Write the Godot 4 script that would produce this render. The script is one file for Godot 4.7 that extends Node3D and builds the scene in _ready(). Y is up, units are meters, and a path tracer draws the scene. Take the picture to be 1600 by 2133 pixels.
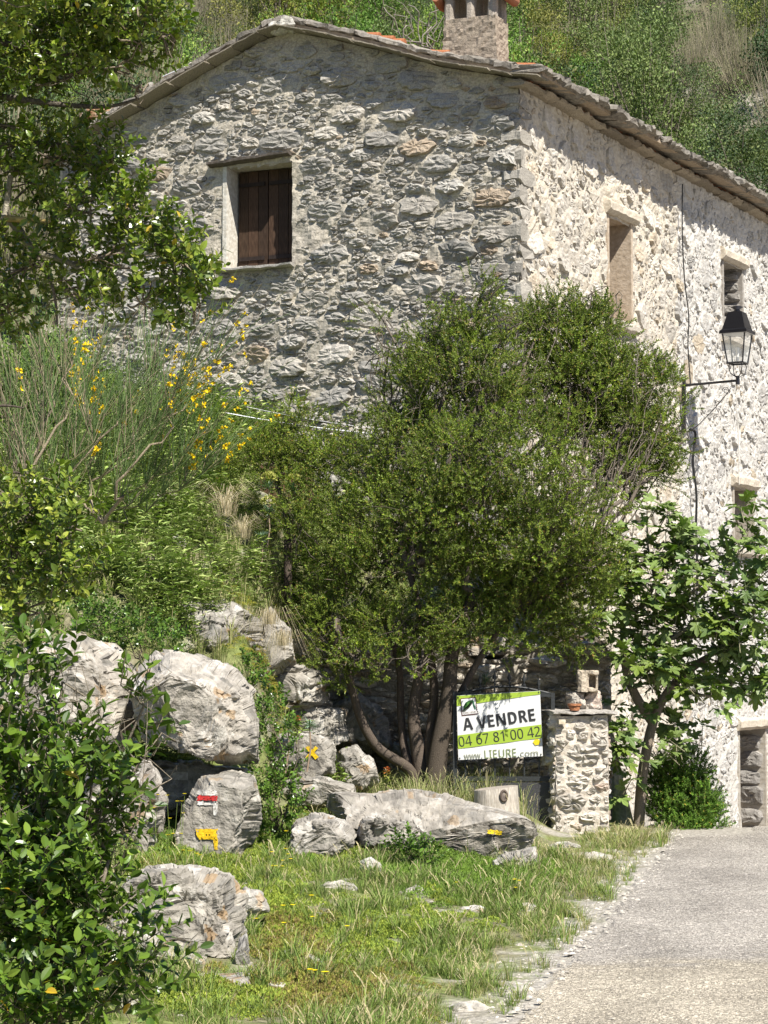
extends Node3D
# A stone house above a lane: everything is placed in metres. The camera stands at the origin, 1.6 m above the lane, and looks along -z.
# at(x, y, depth) reads a spot of the photograph (1600 x 2133) at a given distance as a point of the place.
const FOCAL := 4620.0
const EYE := 1.6
const PITCH := 0.0657
const SUN := Vector3(0.32, 0.785, 0.53)
var M := {}
var used := {}
var rng := RandomNumberGenerator.new()
var nz := FastNoiseLite.new()
var nfine := FastNoiseLite.new()
var ncell := FastNoiseLite.new()

func _ready():
	rng.seed = 20240517
	setup_view()
	setup_noise()
	setup_materials()
	build_ground()
	build_house()
	build_walls_and_gate()
	build_rocks()
	build_lantern()
	build_hillside()
	build_trees()
	build_slope_plants()
	build_verge()
	build_foreground()

func setup_view():
	var cam := Camera3D.new()
	cam.name = "camera"
	cam.position = Vector3(0, EYE, 0)
	cam.rotation = Vector3(PITCH, 0, 0)
	cam.fov = rad_to_deg(2.0 * atan(1066.5 / FOCAL))
	cam.near = 0.1
	cam.far = 600.0
	add_child(cam)
	cam.current = true
	var env := Environment.new()
	env.background_mode = Environment.BG_SKY
	var sm := ProceduralSkyMaterial.new()
	sm.sky_top_color = Color(0.33, 0.47, 0.70)
	sm.sky_horizon_color = Color(0.74, 0.79, 0.85)
	sm.ground_bottom_color = Color(0.30, 0.28, 0.24)
	sm.ground_horizon_color = Color(0.55, 0.58, 0.58)
	sm.sky_curve = 0.18
	sm.sky_energy_multiplier = 0.85
	sm.sun_angle_max = 0.0
	var sky := Sky.new()
	sky.sky_material = sm
	env.sky = sky
	env.background_energy_multiplier = 1.0
	env.ambient_light_source = Environment.AMBIENT_SOURCE_SKY
	env.tonemap_mode = Environment.TONE_MAPPER_LINEAR
	env.tonemap_exposure = 1.8
	env.sdfgi_enabled = true
	env.ssao_enabled = true
	env.ssil_enabled = true
	var we := WorldEnvironment.new()
	we.name = "environment"
	we.environment = env
	add_child(we)
	var sun := DirectionalLight3D.new()
	sun.name = "sun"
	sun.light_energy = 1.6
	sun.light_color = Color(1.0, 0.978, 0.94)
	sun.light_angular_distance = 0.5
	sun.shadow_enabled = true
	sun.look_at_from_position(SUN.normalized() * 50.0, Vector3.ZERO, Vector3.UP)
	add_child(sun)

func setup_noise():
	nz.seed = 7
	nz.noise_type = FastNoiseLite.TYPE_SIMPLEX_SMOOTH
	nz.frequency = 1.0
	nz.fractal_type = FastNoiseLite.FRACTAL_FBM
	nz.fractal_octaves = 3
	nfine.seed = 11
	nfine.noise_type = FastNoiseLite.TYPE_SIMPLEX
	nfine.frequency = 1.0
	nfine.fractal_type = FastNoiseLite.FRACTAL_RIDGED
	nfine.fractal_octaves = 3
	ncell.seed = 5
	ncell.noise_type = FastNoiseLite.TYPE_CELLULAR
	ncell.cellular_return_type = FastNoiseLite.RETURN_CELL_VALUE
	ncell.cellular_jitter = 1.0
	ncell.frequency = 1.0
	ncell.fractal_type = FastNoiseLite.FRACTAL_NONE
	ncell.domain_warp_enabled = false

# ---------------------------------------------------------------- placing
func at(u: float, v: float, depth: float) -> Vector3:
	var dir := Vector3((u - 800.0) / FOCAL, (1066.5 - v) / FOCAL, -1.0).rotated(Vector3.RIGHT, PITCH)
	return Vector3(0, EYE, 0) + dir * (depth / -dir.z)

func seen_at(p: Vector3) -> Vector2:
	var q := (p - Vector3(0, EYE, 0)).rotated(Vector3.RIGHT, -PITCH)
	return Vector2(800.0 + FOCAL * q.x / -q.z, 1066.5 - FOCAL * q.y / -q.z)

func numbered(called: String) -> String:
	if not used.has(called):
		used[called] = 0
		return called
	used[called] += 1
	return "%s_%03d" % [called, used[called]]

func tag(o: Node, label: String, category: String, group := "", kind := "") -> Node:
	if label: o.set_meta("label", label)
	if category: o.set_meta("category", category)
	if group: o.set_meta("group", group)
	if kind: o.set_meta("kind", kind)
	return o

func thing(called: String, label: String, category: String, where := Vector3.ZERO, group := "") -> Node3D:
	var o := Node3D.new()
	o.name = numbered(called)
	add_child(o)
	o.position = where
	tag(o, label, category, group)
	return o

# ---------------------------------------------------------------- mesh buffer
class Buf:
	var v := PackedVector3Array()
	var n := PackedVector3Array()
	var c := PackedColorArray()
	func tri(a: Vector3, b: Vector3, d: Vector3, col := Color.WHITE):   # counter-clockwise seen from outside
		var m := (b - a).cross(d - a).normalized()
		v.append(a); v.append(d); v.append(b)
		n.append(m); n.append(m); n.append(m)
		c.append(col); c.append(col); c.append(col)
	func tri_c(a: Vector3, b: Vector3, d: Vector3, ca: Color, cb: Color, cd: Color):
		var m := (b - a).cross(d - a).normalized()
		v.append(a); v.append(d); v.append(b)
		n.append(m); n.append(m); n.append(m)
		c.append(ca); c.append(cd); c.append(cb)
	func quad(a: Vector3, b: Vector3, d: Vector3, e: Vector3, col := Color.WHITE):
		tri(a, b, d, col); tri(a, d, e, col)
	func box(lo: Vector3, hi: Vector3, col := Color.WHITE, xf := Transform3D.IDENTITY):
		var p := []
		for k in 8:
			p.append(xf * Vector3(hi.x if k & 1 else lo.x, hi.y if k & 2 else lo.y, hi.z if k & 4 else lo.z))
		quad(p[4], p[5], p[7], p[6], col); quad(p[1], p[0], p[2], p[3], col)
		quad(p[5], p[1], p[3], p[7], col); quad(p[0], p[4], p[6], p[2], col)
		quad(p[6], p[7], p[3], p[2], col); quad(p[0], p[1], p[5], p[4], col)
	func tube(pts: Array, r0: float, r1: float, sides := 6, col := Color.WHITE, smooth := true):
		var rings := []
		var k := pts.size()
		for i in k:
			var t: Vector3 = (pts[min(i + 1, k - 1)] - pts[max(i - 1, 0)]).normalized()
			var a := t.cross(Vector3(0.31, 0.2, 0.93)).normalized()
			if a.length() < 0.5: a = t.cross(Vector3.RIGHT).normalized()
			var b := t.cross(a)
			var r: float = lerp(r0, r1, float(i) / (k - 1))
			var ring := []
			for j in sides:
				var g := TAU * j / sides
				ring.append(a * cos(g) + b * sin(g))
			rings.append([pts[i], r, ring])
		for i in k - 1:
			for j in sides:
				var j2 := (j + 1) % sides
				var n0: Vector3 = rings[i][2][j]; var n1: Vector3 = rings[i][2][j2]
				var n2: Vector3 = rings[i + 1][2][j2]; var n3: Vector3 = rings[i + 1][2][j]
				var p0: Vector3 = rings[i][0] + n0 * rings[i][1]; var p1: Vector3 = rings[i][0] + n1 * rings[i][1]
				var p2: Vector3 = rings[i + 1][0] + n2 * rings[i + 1][1]; var p3: Vector3 = rings[i + 1][0] + n3 * rings[i + 1][1]
				v.append_array([p0, p2, p1, p0, p3, p2])
				n.append_array([n0, n2, n1, n0, n3, n2])
				for q in 6: c.append(col)
		if sides > 3:
			for e in [0, k - 1]:
				var R = rings[e]
				for j in range(1, sides - 1):
					var q0: Vector3 = R[0] + R[2][0] * R[1]; var q1: Vector3 = R[0] + R[2][j] * R[1]; var q2: Vector3 = R[0] + R[2][j + 1] * R[1]
					if e == 0: tri(q0, q2, q1, col)
					else: tri(q0, q1, q2, col)
	func mesh(mat: Material) -> ArrayMesh:
		var arr := []
		arr.resize(Mesh.ARRAY_MAX)
		arr[Mesh.ARRAY_VERTEX] = v
		arr[Mesh.ARRAY_NORMAL] = n
		arr[Mesh.ARRAY_COLOR] = c
		var m := ArrayMesh.new()
		m.add_surface_from_arrays(Mesh.PRIMITIVE_TRIANGLES, arr)
		m.surface_set_material(0, mat)
		return m

func put(mesh: Mesh, called: String, parent: Node = self, where := Vector3.ZERO) -> MeshInstance3D:
	var o := MeshInstance3D.new()
	o.mesh = mesh
	o.name = numbered(called) if parent == self else called
	parent.add_child(o, true)
	o.position = where
	return o

func build(b: Buf, called: String, mat: Material, parent: Node = self) -> MeshInstance3D:
	return put(b.mesh(mat), called, parent)

func spread(mesh: Mesh, xf: Array, cols: Array, called: String, parent: Node = self) -> MultiMeshInstance3D:
	var mm := MultiMesh.new()
	mm.transform_format = MultiMesh.TRANSFORM_3D
	mm.use_colors = true
	mm.mesh = mesh
	mm.instance_count = xf.size()
	for i in xf.size():
		mm.set_instance_transform(i, xf[i])
		mm.set_instance_color(i, cols[i])
	var o := MultiMeshInstance3D.new()
	o.multimesh = mm
	o.name = numbered(called) if parent == self else called
	parent.add_child(o, true)
	return o

func smooth(a: float, b: float, x: float) -> float:
	return smoothstep(a, b, x)

func rr(a: float, b: float) -> float:
	return rng.randf_range(a, b)

func tone(c: Color, k: float) -> Color:
	return Color(c.r * k, c.g * k, c.b * k)

func pick(list: Array):
	return list[rng.randi() % list.size()]

func rand_dir() -> Vector3:
	return Vector3(rng.randfn(), rng.randfn(), rng.randfn()).normalized()

func frame_to(dir: Vector3, spin := 0.0) -> Basis:      # y axis along dir
	var y := dir.normalized()
	var x := y.cross(Vector3(0.13, 0.21, 0.97)).normalized()
	if x.length() < 0.5: x = Vector3.RIGHT
	var z := x.cross(y)
	return Basis(x, y, z) * Basis(Vector3.UP, spin)
# ---------------------------------------------------------------- materials
func noise_tex(size: int, freq: float, lo: float, hi: float, seed_: int, octaves := 5, ridged := false, tint_lo := Color.BLACK, tint_hi := Color.WHITE) -> ImageTexture:
	var f := FastNoiseLite.new()
	f.seed = seed_
	f.noise_type = FastNoiseLite.TYPE_SIMPLEX_SMOOTH
	f.frequency = freq
	f.fractal_octaves = octaves
	f.fractal_type = FastNoiseLite.FRACTAL_RIDGED if ridged else FastNoiseLite.FRACTAL_FBM
	f.fractal_gain = 0.58
	var src := f.get_seamless_image(size, size)
	src.convert(Image.FORMAT_L8)
	var d := src.get_data()
	var out := PackedByteArray()
	out.resize(size * size * 3)
	for i in size * size:
		var g: float = lerp(lo, hi, d[i] / 255.0)
		var col := tint_lo.lerp(tint_hi, g)
		out[i * 3] = clampi(int(col.r * 255.0), 0, 255); out[i * 3 + 1] = clampi(int(col.g * 255.0), 0, 255); out[i * 3 + 2] = clampi(int(col.b * 255.0), 0, 255)
	var img := Image.create_from_data(size, size, false, Image.FORMAT_RGB8, out)
	return ImageTexture.create_from_image(img)

func mat(called: String, rough: float, tex: Texture2D = null, bump: Texture2D = null, scale := 1.0, depth := 1.0, spec := 0.4) -> StandardMaterial3D:
	var m := StandardMaterial3D.new()
	m.resource_name = called
	m.vertex_color_use_as_albedo = true
	m.roughness = rough
	m.metallic_specular = spec
	if tex or bump:
		m.uv1_triplanar = true
		m.uv1_world_triplanar = true
		m.uv1_scale = Vector3.ONE * scale
	if tex: m.albedo_texture = tex
	if bump:
		m.heightmap_enabled = true
		m.heightmap_texture = bump
		m.heightmap_scale = depth
	M[called] = m
	return m

func leaf_mat(called: String, rough: float, back: Color, spec := 0.5) -> StandardMaterial3D:
	var m := mat(called, rough, null, null, 1.0, 1.0, spec)
	m.cull_mode = BaseMaterial3D.CULL_DISABLED
	m.backlight_enabled = true
	m.backlight = back
	return m

# wrap-around grit: random grains at three sizes
func speckle(size: int, seed_: int) -> Array:
	var r := RandomNumberGenerator.new(); r.seed = seed_
	var sum := PackedFloat32Array(); sum.resize(size * size)
	for k in 3:
		var n := size >> (k + 1)
		var raw := PackedByteArray(); raw.resize(n * n)
		for i in n * n: raw[i] = r.randi() & 255
		var im := Image.create_from_data(n, n, false, Image.FORMAT_L8, raw)
		im.resize(size, size, Image.INTERPOLATE_CUBIC)
		var d := im.get_data()
		var w: float = [0.42, 0.36, 0.22][k]
		for i in size * size: sum[i] += d[i] / 255.0 * w
	var col := PackedByteArray(); col.resize(size * size)
	var hgt := PackedByteArray(); hgt.resize(size * size)
	for i in size * size:
		var g := clampf((sum[i] - 0.5) * 2.4 + 0.5, 0.0, 1.0)
		col[i] = int(lerpf(140.0, 252.0, g)); hgt[i] = int(g * 255.0)
	return [ImageTexture.create_from_image(Image.create_from_data(size, size, false, Image.FORMAT_L8, col)), ImageTexture.create_from_image(Image.create_from_data(size, size, false, Image.FORMAT_L8, hgt))]

func setup_materials():
	var grain := noise_tex(512, 0.012, 0.0, 1.0, 3, 6)                               # relief
	var grain2 := noise_tex(512, 0.02, 0.0, 1.0, 9, 6, true)
	var mottle := noise_tex(512, 0.010, 0.0, 1.25, 21, 6, false, Color(0.66, 0.65, 0.63), Color(1.0, 0.99, 0.97))
	var mottle2 := noise_tex(512, 0.03, -0.1, 1.2, 33, 5, false, Color(0.70, 0.69, 0.68), Color(1.0, 1.0, 1.0))
	var pale := noise_tex(512, 0.014, 0.0, 1.2, 41, 6, false, Color(0.80, 0.77, 0.73), Color(1.0, 1.0, 1.0))
	mat("stone", 0.9, mottle2, grain, 3.0, 0.7, 0.3)
	mat("pale_stone", 0.92, pale, grain, 2.5, 0.6, 0.3)
	mat("mortar", 0.95, mottle2, grain, 2.0, 1.2, 0.2)
	mat("pale_mortar", 0.95, pale, grain, 2.0, 1.2, 0.2)
	mat("rock", 0.9, mottle, grain, 1.7, 2.0, 0.3)
	mat("render_coat", 0.95, mottle2, grain, 4.0, 0.9, 0.2)
	mat("plaster", 0.9, pale, grain, 2.0, 0.6, 0.3)
	mat("soil", 0.95, mottle2, grain, 1.2, 2.2, 0.1)
	var grit := speckle(1024, 51)
	mat("lane", 0.93, grit[0], grit[1], 0.55, 0.9, 0.2)
	var wood := mat("wood", 0.75, noise_tex(512, 0.012, 0.0, 1.1, 61, 5, false, Color(0.5, 0.46, 0.42), Color(1, 1, 1)), grain, 3.0, 0.1, 0.35)
	wood.uv1_scale = Vector3(14.0, 1.2, 14.0)
	var stump := mat("stump_wood", 0.85, noise_tex(512, 0.012, 0.0, 1.1, 62, 5, false, Color(0.66, 0.63, 0.60), Color(1, 1, 1)), grain, 3.0, 0.2, 0.3)
	stump.uv1_scale = Vector3(12.0, 1.5, 12.0)
	mat("bark", 0.9, mottle2, grain2, 5.0, 0.45, 0.25)
	mat("terracotta", 0.85, mottle2, grain, 3.0, 0.8, 0.3)
	mat("iron", 0.5, mottle2, grain, 6.0, 0.15, 0.5)
	mat("black_iron", 0.38, null, null, 1.0, 1.0, 0.5)
	mat("rust", 0.85, mottle2, grain, 5.0, 0.3, 0.3)
	mat("vinyl", 0.45, null, null, 1.0, 1.0, 0.4)
	mat("road_paint", 0.8, pale, grain, 5.0, 0.5, 0.3)
	mat("petal", 0.6, null, null, 1.0, 1.0, 0.3)
	M["petal"].cull_mode = BaseMaterial3D.CULL_DISABLED
	leaf_mat("leaf_small", 0.45, Color(0.50, 0.62, 0.14), 0.35)
	leaf_mat("leaf_glossy", 0.28, Color(0.50, 0.64, 0.12), 0.45)
	leaf_mat("leaf_soft", 0.6, Color(0.50, 0.60, 0.20), 0.35)
	leaf_mat("leaf_fig", 0.45, Color(0.50, 0.62, 0.14), 0.45)
	leaf_mat("grass_blade", 0.6, Color(0.50, 0.58, 0.22), 0.3)
	leaf_mat("stem", 0.7, Color(0.2, 0.22, 0.1), 0.3)
	var g := mat("pane", 0.06, null, null, 1.0, 1.0, 0.5)
	g.vertex_color_use_as_albedo = false
	g.transparency = BaseMaterial3D.TRANSPARENCY_ALPHA
	g.albedo_color = Color(0.9, 0.93, 0.92, 0.16)
	g.cull_mode = BaseMaterial3D.CULL_DISABLED
# ---------------------------------------------------------------- ground, hillside and lane
const CORNER := Vector3(1.48, 0.0, -24.0)
const GABLE_DIR := Vector3(-0.9207, 0.0, -0.3903)
const SIDE_DIR := Vector3(0.468, 0.0, -0.8837)
const GABLE_OUT := Vector3(-0.3903, 0.0, 0.9207)
const SIDE_OUT := Vector3(0.8837, 0.0, 0.468)

func lane_edge(d: float) -> float:
	return 0.5 + (d - 9.7) * 0.204

func ground(x: float, d: float) -> float:
	var px := x - CORNER.x
	var pz := -d - CORNER.z
	var s := px * GABLE_DIR.x + pz * GABLE_DIR.z
	var l := px * SIDE_DIR.x + pz * SIDE_DIR.z
	var e := lane_edge(minf(d, 21.0)) - x
	var h := 0.12 * smooth(0.1, 2.2, e) + 0.18 * smooth(16.5, 18.0, d) * smooth(0.9, 1.6, e)
	h += (0.03 * nz.get_noise_2d(x * 1.3, d * 1.3) + 0.012 * nz.get_noise_2d(x * 6.0, d * 6.0)) * smooth(0.05, 0.5, e)
	h += 0.25 * smooth(-1.0, -2.6, x)
	var left := smooth(-0.55, -1.3, x)
	h += left * (1.65 * smooth(17.3, 19.4, d) + maxf(0.0, minf(d, 26.5) - 19.4) * 0.37)
	h += (1.0 - left) * (1.42 * smooth(22.05, 22.35, d) + maxf(0.0, minf(d, 26.0) - 22.3) * 0.55) * smooth(2.6, 2.1, x)
	if x > 2.1:
		h -= clampf((d - 21.2) * 0.2, 0.0, 1.5) * smooth(2.1, 2.6, x)
	var up := maxf(maxf(0.0, s - 5.0) * 0.78 * smooth(-5.0, 1.0, l), maxf(0.0, l - 13.0) * 0.66)
	if up > 0.0:
		h = maxf(h, 4.0 + up + 0.5 * nz.get_noise_2d(x * 0.22, d * 0.22) * minf(up * 0.3, 1.0))
	return h

func on_ground(x: float, d: float) -> Vector3:
	return Vector3(x, ground(x, d), -d)

func steps(spans: Array) -> Array:
	var out := []
	for sp in spans:
		var n := int(round((sp[1] - sp[0]) / sp[2]))
		for i in n: out.append(sp[0] + (sp[1] - sp[0]) * i / n)
	out.append(spans[-1][1])
	return out

func build_ground():
	var xs := steps([[-150.0, -30.0, 12.0], [-30.0, -8.0, 1.2], [-8.0, -3.5, 0.4], [-3.5, 3.6, 0.11], [3.6, 12.0, 0.6], [12.0, 60.0, 3.0], [60.0, 200.0, 20.0]])
	var ds := steps([[-60.0, -4.0, 8.0], [-4.0, 8.0, 1.0], [8.0, 24.0, 0.11], [24.0, 30.0, 0.4], [30.0, 110.0, 1.6], [110.0, 300.0, 20.0]])
	var b := Buf.new()
	var prev := []
	var soil := Color(0.26, 0.24, 0.15)
	var moss := Color(0.22, 0.26, 0.09)
	var chalk := Color(0.46, 0.43, 0.37)
	for i in ds.size():
		var row := []
		for j in xs.size():
			var x: float = xs[j]; var d: float = ds[i]
			var p := on_ground(x, d)
			var k := 0.5 + 0.5 * nz.get_noise_2d(x * 1.7 + 30.0, d * 1.7)
			var col := soil.lerp(moss, smooth(0.35, 0.6, k) * (1.0 if d < 26.0 else 0.25))
			if d > 26.0: col = tone(col, 0.6)
			var e := lane_edge(d) - x
			var stony := smooth(0.34, 0.02, e + 0.30 * nz.get_noise_2d(x * 3.0, d * 3.0))
			stony = maxf(stony, smooth(0.62, 0.72, 0.5 + 0.5 * nz.get_noise_2d(x * 2.6 - 9.0, d * 1.6 + 4.0)) * 0.9)
			col = col.lerp(chalk, stony)
			row.append([p, col])
		if i > 0:
			for j in xs.size() - 1:
				var a = prev[j]; var c = prev[j + 1]; var f = row[j + 1]; var g = row[j]
				b.tri_c(a[0], c[0], f[0], a[1], c[1], f[1])
				b.tri_c(a[0], f[0], g[0], a[1], f[1], g[1])
		prev = row
	tag(build(b, "ground", M.soil), "stony soil of the bank and the hillside", "", "", "structure")
	# the lane: one rough sheet with a crumbling edge
	var r := Buf.new()
	prev = []
	var dl := steps([[-12.0, 8.5, 1.2], [8.5, 21.0, 0.06], [21.0, 44.0, 1.0]])
	var grey := Color(0.60, 0.545, 0.465)
	var sand := Color(0.68, 0.60, 0.465)
	for i in dl.size():
		var d: float = dl[i]
		var row := []
		var edge := lane_edge(minf(d, 19.6)) + 0.10 * nz.get_noise_2d(d * 1.1, 3.0) + 0.05 * nz.get_noise_2d(d * 5.0, 8.0)
		if d > 19.6: edge += smooth(19.6, 20.6, d) * 0.9
		for j in 41:
			var t := j / 40.0
			var x := edge + (t * 2.6 + t * t * t * 9.0)
			var lift := 0.016 + 0.012 * nz.get_noise_2d(x * 1.1, d * 1.1) + 0.006 * nz.get_noise_2d(x * 8.0, d * 8.0)
			if j == 0: lift = -0.02
			var k := smooth(-0.25, 0.25, (11.7 + 0.12 * (x - 1.5) - d) + 0.35 * nz.get_noise_2d(x * 2.0, d * 2.0) + 0.25 * nz.get_noise_2d(x * 9.0, d * 9.0))
			var col := tone(grey.lerp(sand, k), 1.0 + 0.30 * nz.get_noise_2d(x * 1.1 + 5.0, d * 0.5) + 0.18 * nz.get_noise_2d(x * 14.0, d * 5.0))
			row.append([Vector3(x, minf(ground(x, d), 0.02) + lift, -d), col])
		if i > 0:
			for j in 40:
				var a = prev[j]; var c = prev[j + 1]; var f = row[j + 1]; var g = row[j]
				r.tri_c(a[0], c[0], f[0], a[1], c[1], f[1])
				r.tri_c(a[0], f[0], g[0], a[1], f[1], g[1])
		prev = row
	tag(build(r, "lane", M.lane), "rough pale concrete lane", "", "", "structure")
# ---------------------------------------------------------------- rubble masonry
# A wall face: origin + right * s + up * y, facing out. Stones are packed on a fine grid of cells, warped so that the courses wander.
func face_point(u: float, v: float, o: Vector3, dir: Vector3, out: Vector3) -> Vector2:
	var p := at(u, v, 10.0) - Vector3(0, EYE, 0)
	var t := (o - Vector3(0, EYE, 0)).dot(out) / p.dot(out)
	var hit := Vector3(0, EYE, 0) + p * t
	return Vector2((hit - o).dot(dir), hit.y)

# Fill a rectangle with stones of many sizes: a power diagram of scattered centres, flattened by `flat`.
# Returns [centre, outline] pairs, each outline a convex polygon round its centre.
func pack(w: float, h: float, radii: Array, flat: float, gap: float, r: RandomNumberGenerator) -> Array:
	var H := h * flat
	var pts := []            # x, y, radius
	var big: float = radii[-1]
	var cell := big * 2.0
	var nx := int(ceil(w / cell)) + 1
	var hash := {}
	for pass_ in radii.size():
		var rad: float = radii[radii.size() - 1 - pass_]
		var tries := int(w * H / (rad * rad) * (0.16 if pass_ < radii.size() - 1 else 2.2))
		for t in tries:
			var rr_ := rad * r.randf_range(0.85, 1.15)
			var p := Vector2(r.randf() * w, r.randf() * H)
			var ci := int(p.x / cell); var cj := int(p.y / cell)
			var ok := true
			for j in range(cj - 1, cj + 2):
				for i in range(ci - 1, ci + 2):
					for q in hash.get(j * 4096 + i, []):
						if p.distance_to(Vector2(pts[q].x, pts[q].y)) < (rr_ + pts[q].z) * 0.93:
							ok = false
							break
					if not ok: break
				if not ok: break
			if ok:
				var key := cj * 4096 + ci
				if not hash.has(key): hash[key] = []
				hash[key].append(pts.size())
				pts.append(Vector3(p.x, p.y, rr_))
	var out := []
	for k in pts.size():
		var p: Vector3 = pts[k]
		var R := p.z * 2.1 + 0.02
		var poly := PackedVector2Array([Vector2(-R, -R), Vector2(R, -R), Vector2(R, R), Vector2(-R, R)])
		var ci := int(p.x / cell); var cj := int(p.y / cell)
		for j in range(cj - 1, cj + 2):
			for i in range(ci - 1, ci + 2):
				for q in hash.get(j * 4096 + i, []):
					if q == k: continue
					var dv := Vector2(pts[q].x - p.x, pts[q].y - p.y)
					var d := dv.length()
					var n := dv / d
					var cut: float = (d * d + p.z * p.z - pts[q].z * pts[q].z) / (2.0 * d) - gap * 0.5
					poly = clip_half(poly, n, cut)
		poly = clip_half(clip_half(clip_half(clip_half(poly, Vector2(1, 0), w - p.x), Vector2(-1, 0), p.x), Vector2(0, 1), H - p.y), Vector2(0, -1), p.y)
		if poly.size() < 3: continue
		for i in poly.size(): poly[i].y /= flat
		out.append([Vector2(p.x, p.y / flat), poly])
	return out

func clip_half(poly: PackedVector2Array, n: Vector2, cut: float) -> PackedVector2Array:
	var out := PackedVector2Array()
	var k := poly.size()
	for i in k:
		var a := poly[i]; var b := poly[(i + 1) % k]
		var da := a.dot(n) - cut; var db := b.dot(n) - cut
		if da <= 0: out.append(a)
		if (da < 0 and db > 0) or (da > 0 and db < 0): out.append(a + (b - a) * (da / (da - db)))
	return out

# One stone in its own axes: x along the wall, y up, z out, from its outline.
func stone_mesh(b: Buf, outline: PackedVector2Array, proud: float, r: RandomNumberGenerator, col: Color, xf := Transform3D.IDENTITY, n := 12, rough := 1.0):
	var ph := r.randf() * 50.0
	var tx := r.randf_range(-0.30, 0.30) * rough; var ty := r.randf_range(-0.50, 0.35) * rough
	var strata := r.randf_range(0.0, 1.0)
	# even steps along the outline
	var total := 0.0
	var k := outline.size()
	for i in k: total += outline[i].distance_to(outline[(i + 1) % k])
	var rim := []
	var mid := Vector2.ZERO
	var seg := 0; var done := 0.0
	for i in n:
		var want := total * i / n
		while seg < k - 1 and done + outline[seg].distance_to(outline[seg + 1]) < want:
			done += outline[seg].distance_to(outline[seg + 1]); seg += 1
		var a := outline[seg]; var c := outline[(seg + 1) % k]
		var p := a + (c - a).normalized() * (want - done)
		rim.append(p); mid += p / n
	var rings := []
	for i in n: rim[i] = mid + (rim[i] - mid) * r.randf_range(0.88, 1.03)
	var prof := [0.0, 0.60, 0.88, 0.98, 1.0]
	for ring in 5:
		var f: float = [1.0, 0.89, 0.68, 0.44, 0.20][ring]
		var pts := []
		for i in n:
			var d: Vector2 = rim[i] - mid
			var q := mid + d * (f * (1.0 + (0.09 * r.randf_range(-1.0, 1.0) if ring > 0 else 0.0)))
			pts.append(xf * Vector3(q.x, q.y, -0.05 if ring == 0 else stone_z(q, mid, prof[ring], proud, rough, tx, ty, ph, strata)))
		rings.append(pts)
	var top: Vector3 = xf * Vector3(mid.x, mid.y, stone_z(mid, mid, 1.0, proud, rough, tx, ty, ph, strata))
	for g in 4:
		for i in n:
			var i2 := (i + 1) % n
			var cc := tone(col, 1.0 + 0.10 * r.randf_range(-1.0, 1.0))
			b.tri(rings[g][i], rings[g][i2], rings[g + 1][i2], cc)
			b.tri(rings[g][i], rings[g + 1][i2], rings[g + 1][i], cc)
	for i in n: b.tri(rings[4][i], rings[4][(i + 1) % n], top, col)

# relief of a stone's face: tilt, broken bedding ledges and coarse grain
func stone_z(q: Vector2, mid: Vector2, prof: float, proud: float, rough: float, tx: float, ty: float, ph: float, strata: float) -> float:
	var z := proud * prof + clampf(tx * (q.x - mid.x) + ty * (q.y - mid.y), -0.045, 0.045)
	var ledge := (q.y + 0.25 * q.x * sin(ph) + 0.02 * nz.get_noise_2d(q.x * 8.0 + ph, q.y * 8.0) + ph) / (0.025 + 0.05 * strata)
	z += rough * (0.55 * proud * nz.get_noise_2d(q.x * 11.0 + ph * 3.0, q.y * 16.0) + 0.35 * proud * nz.get_noise_2d(q.x * 34.0, q.y * 46.0 + ph) + 0.022 * ((ledge - floorf(ledge)) - 0.5))
	return maxf(z, -0.012)

func block(w: float, h: float, r: RandomNumberGenerator) -> PackedVector2Array:
	var out := PackedVector2Array()
	for q in [Vector2(-0.5, -0.38), Vector2(-0.36, -0.5), Vector2(0.38, -0.5), Vector2(0.5, -0.33), Vector2(0.5, 0.36), Vector2(0.34, 0.5), Vector2(-0.37, 0.5), Vector2(-0.5, 0.32)]:
		out.append(Vector2(q.x * w, q.y * h) * r.randf_range(0.9, 1.04))
	return out

# mortar sheet with holes, in face axes
func mortar_sheet(b: Buf, o: Vector3, dir: Vector3, out: Vector3, s0: float, s1: float, y0: float, top: Callable, step: float, holes: Array, cols: Array, relief: float):
	var ns := int(round((s1 - s0) / step))
	for i in ns:
		var sa := s0 + (s1 - s0) * i / ns; var sb := s0 + (s1 - s0) * (i + 1) / ns
		var ta: float = top.call(sa); var tb: float = top.call(sb)
		var ny := int(round((maxf(ta, tb) - y0) / step))
		for j in ny:
			var q := []
			var mid := Vector2((sa + sb) * 0.5, lerpf(y0, (ta + tb) * 0.5, (j + 0.5) / ny))
			var hole := false
			for hr in holes:
				if hr.has_point(mid): hole = true
			if hole: continue
			for k in 4:
				var s: float = sb if (k == 1 or k == 2) else sa
				var t: float = tb if (k == 1 or k == 2) else ta
				var y: float = lerpf(y0, t, (j + (1.0 if k > 1 else 0.0)) / ny)
				var z := relief * (nz.get_noise_2d(s * 3.0, y * 3.0) + 0.5 * nz.get_noise_2d(s * 11.0 + 7.0, y * 11.0))
				q.append(o + dir * s + out * z + Vector3(0, y, 0))
			var kk := 0.5 + 0.5 * nz.get_noise_2d(mid.x * 0.9 + 40.0, mid.y * 0.9)
			var col: Color = cols[0].lerp(cols[1], smooth(0.3, 0.7, kk))
			if dir.cross(Vector3.UP).dot(out) > 0: b.quad(q[0], q[1], q[2], q[3], col)
			else: b.quad(q[1], q[0], q[3], q[2], col)

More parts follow.
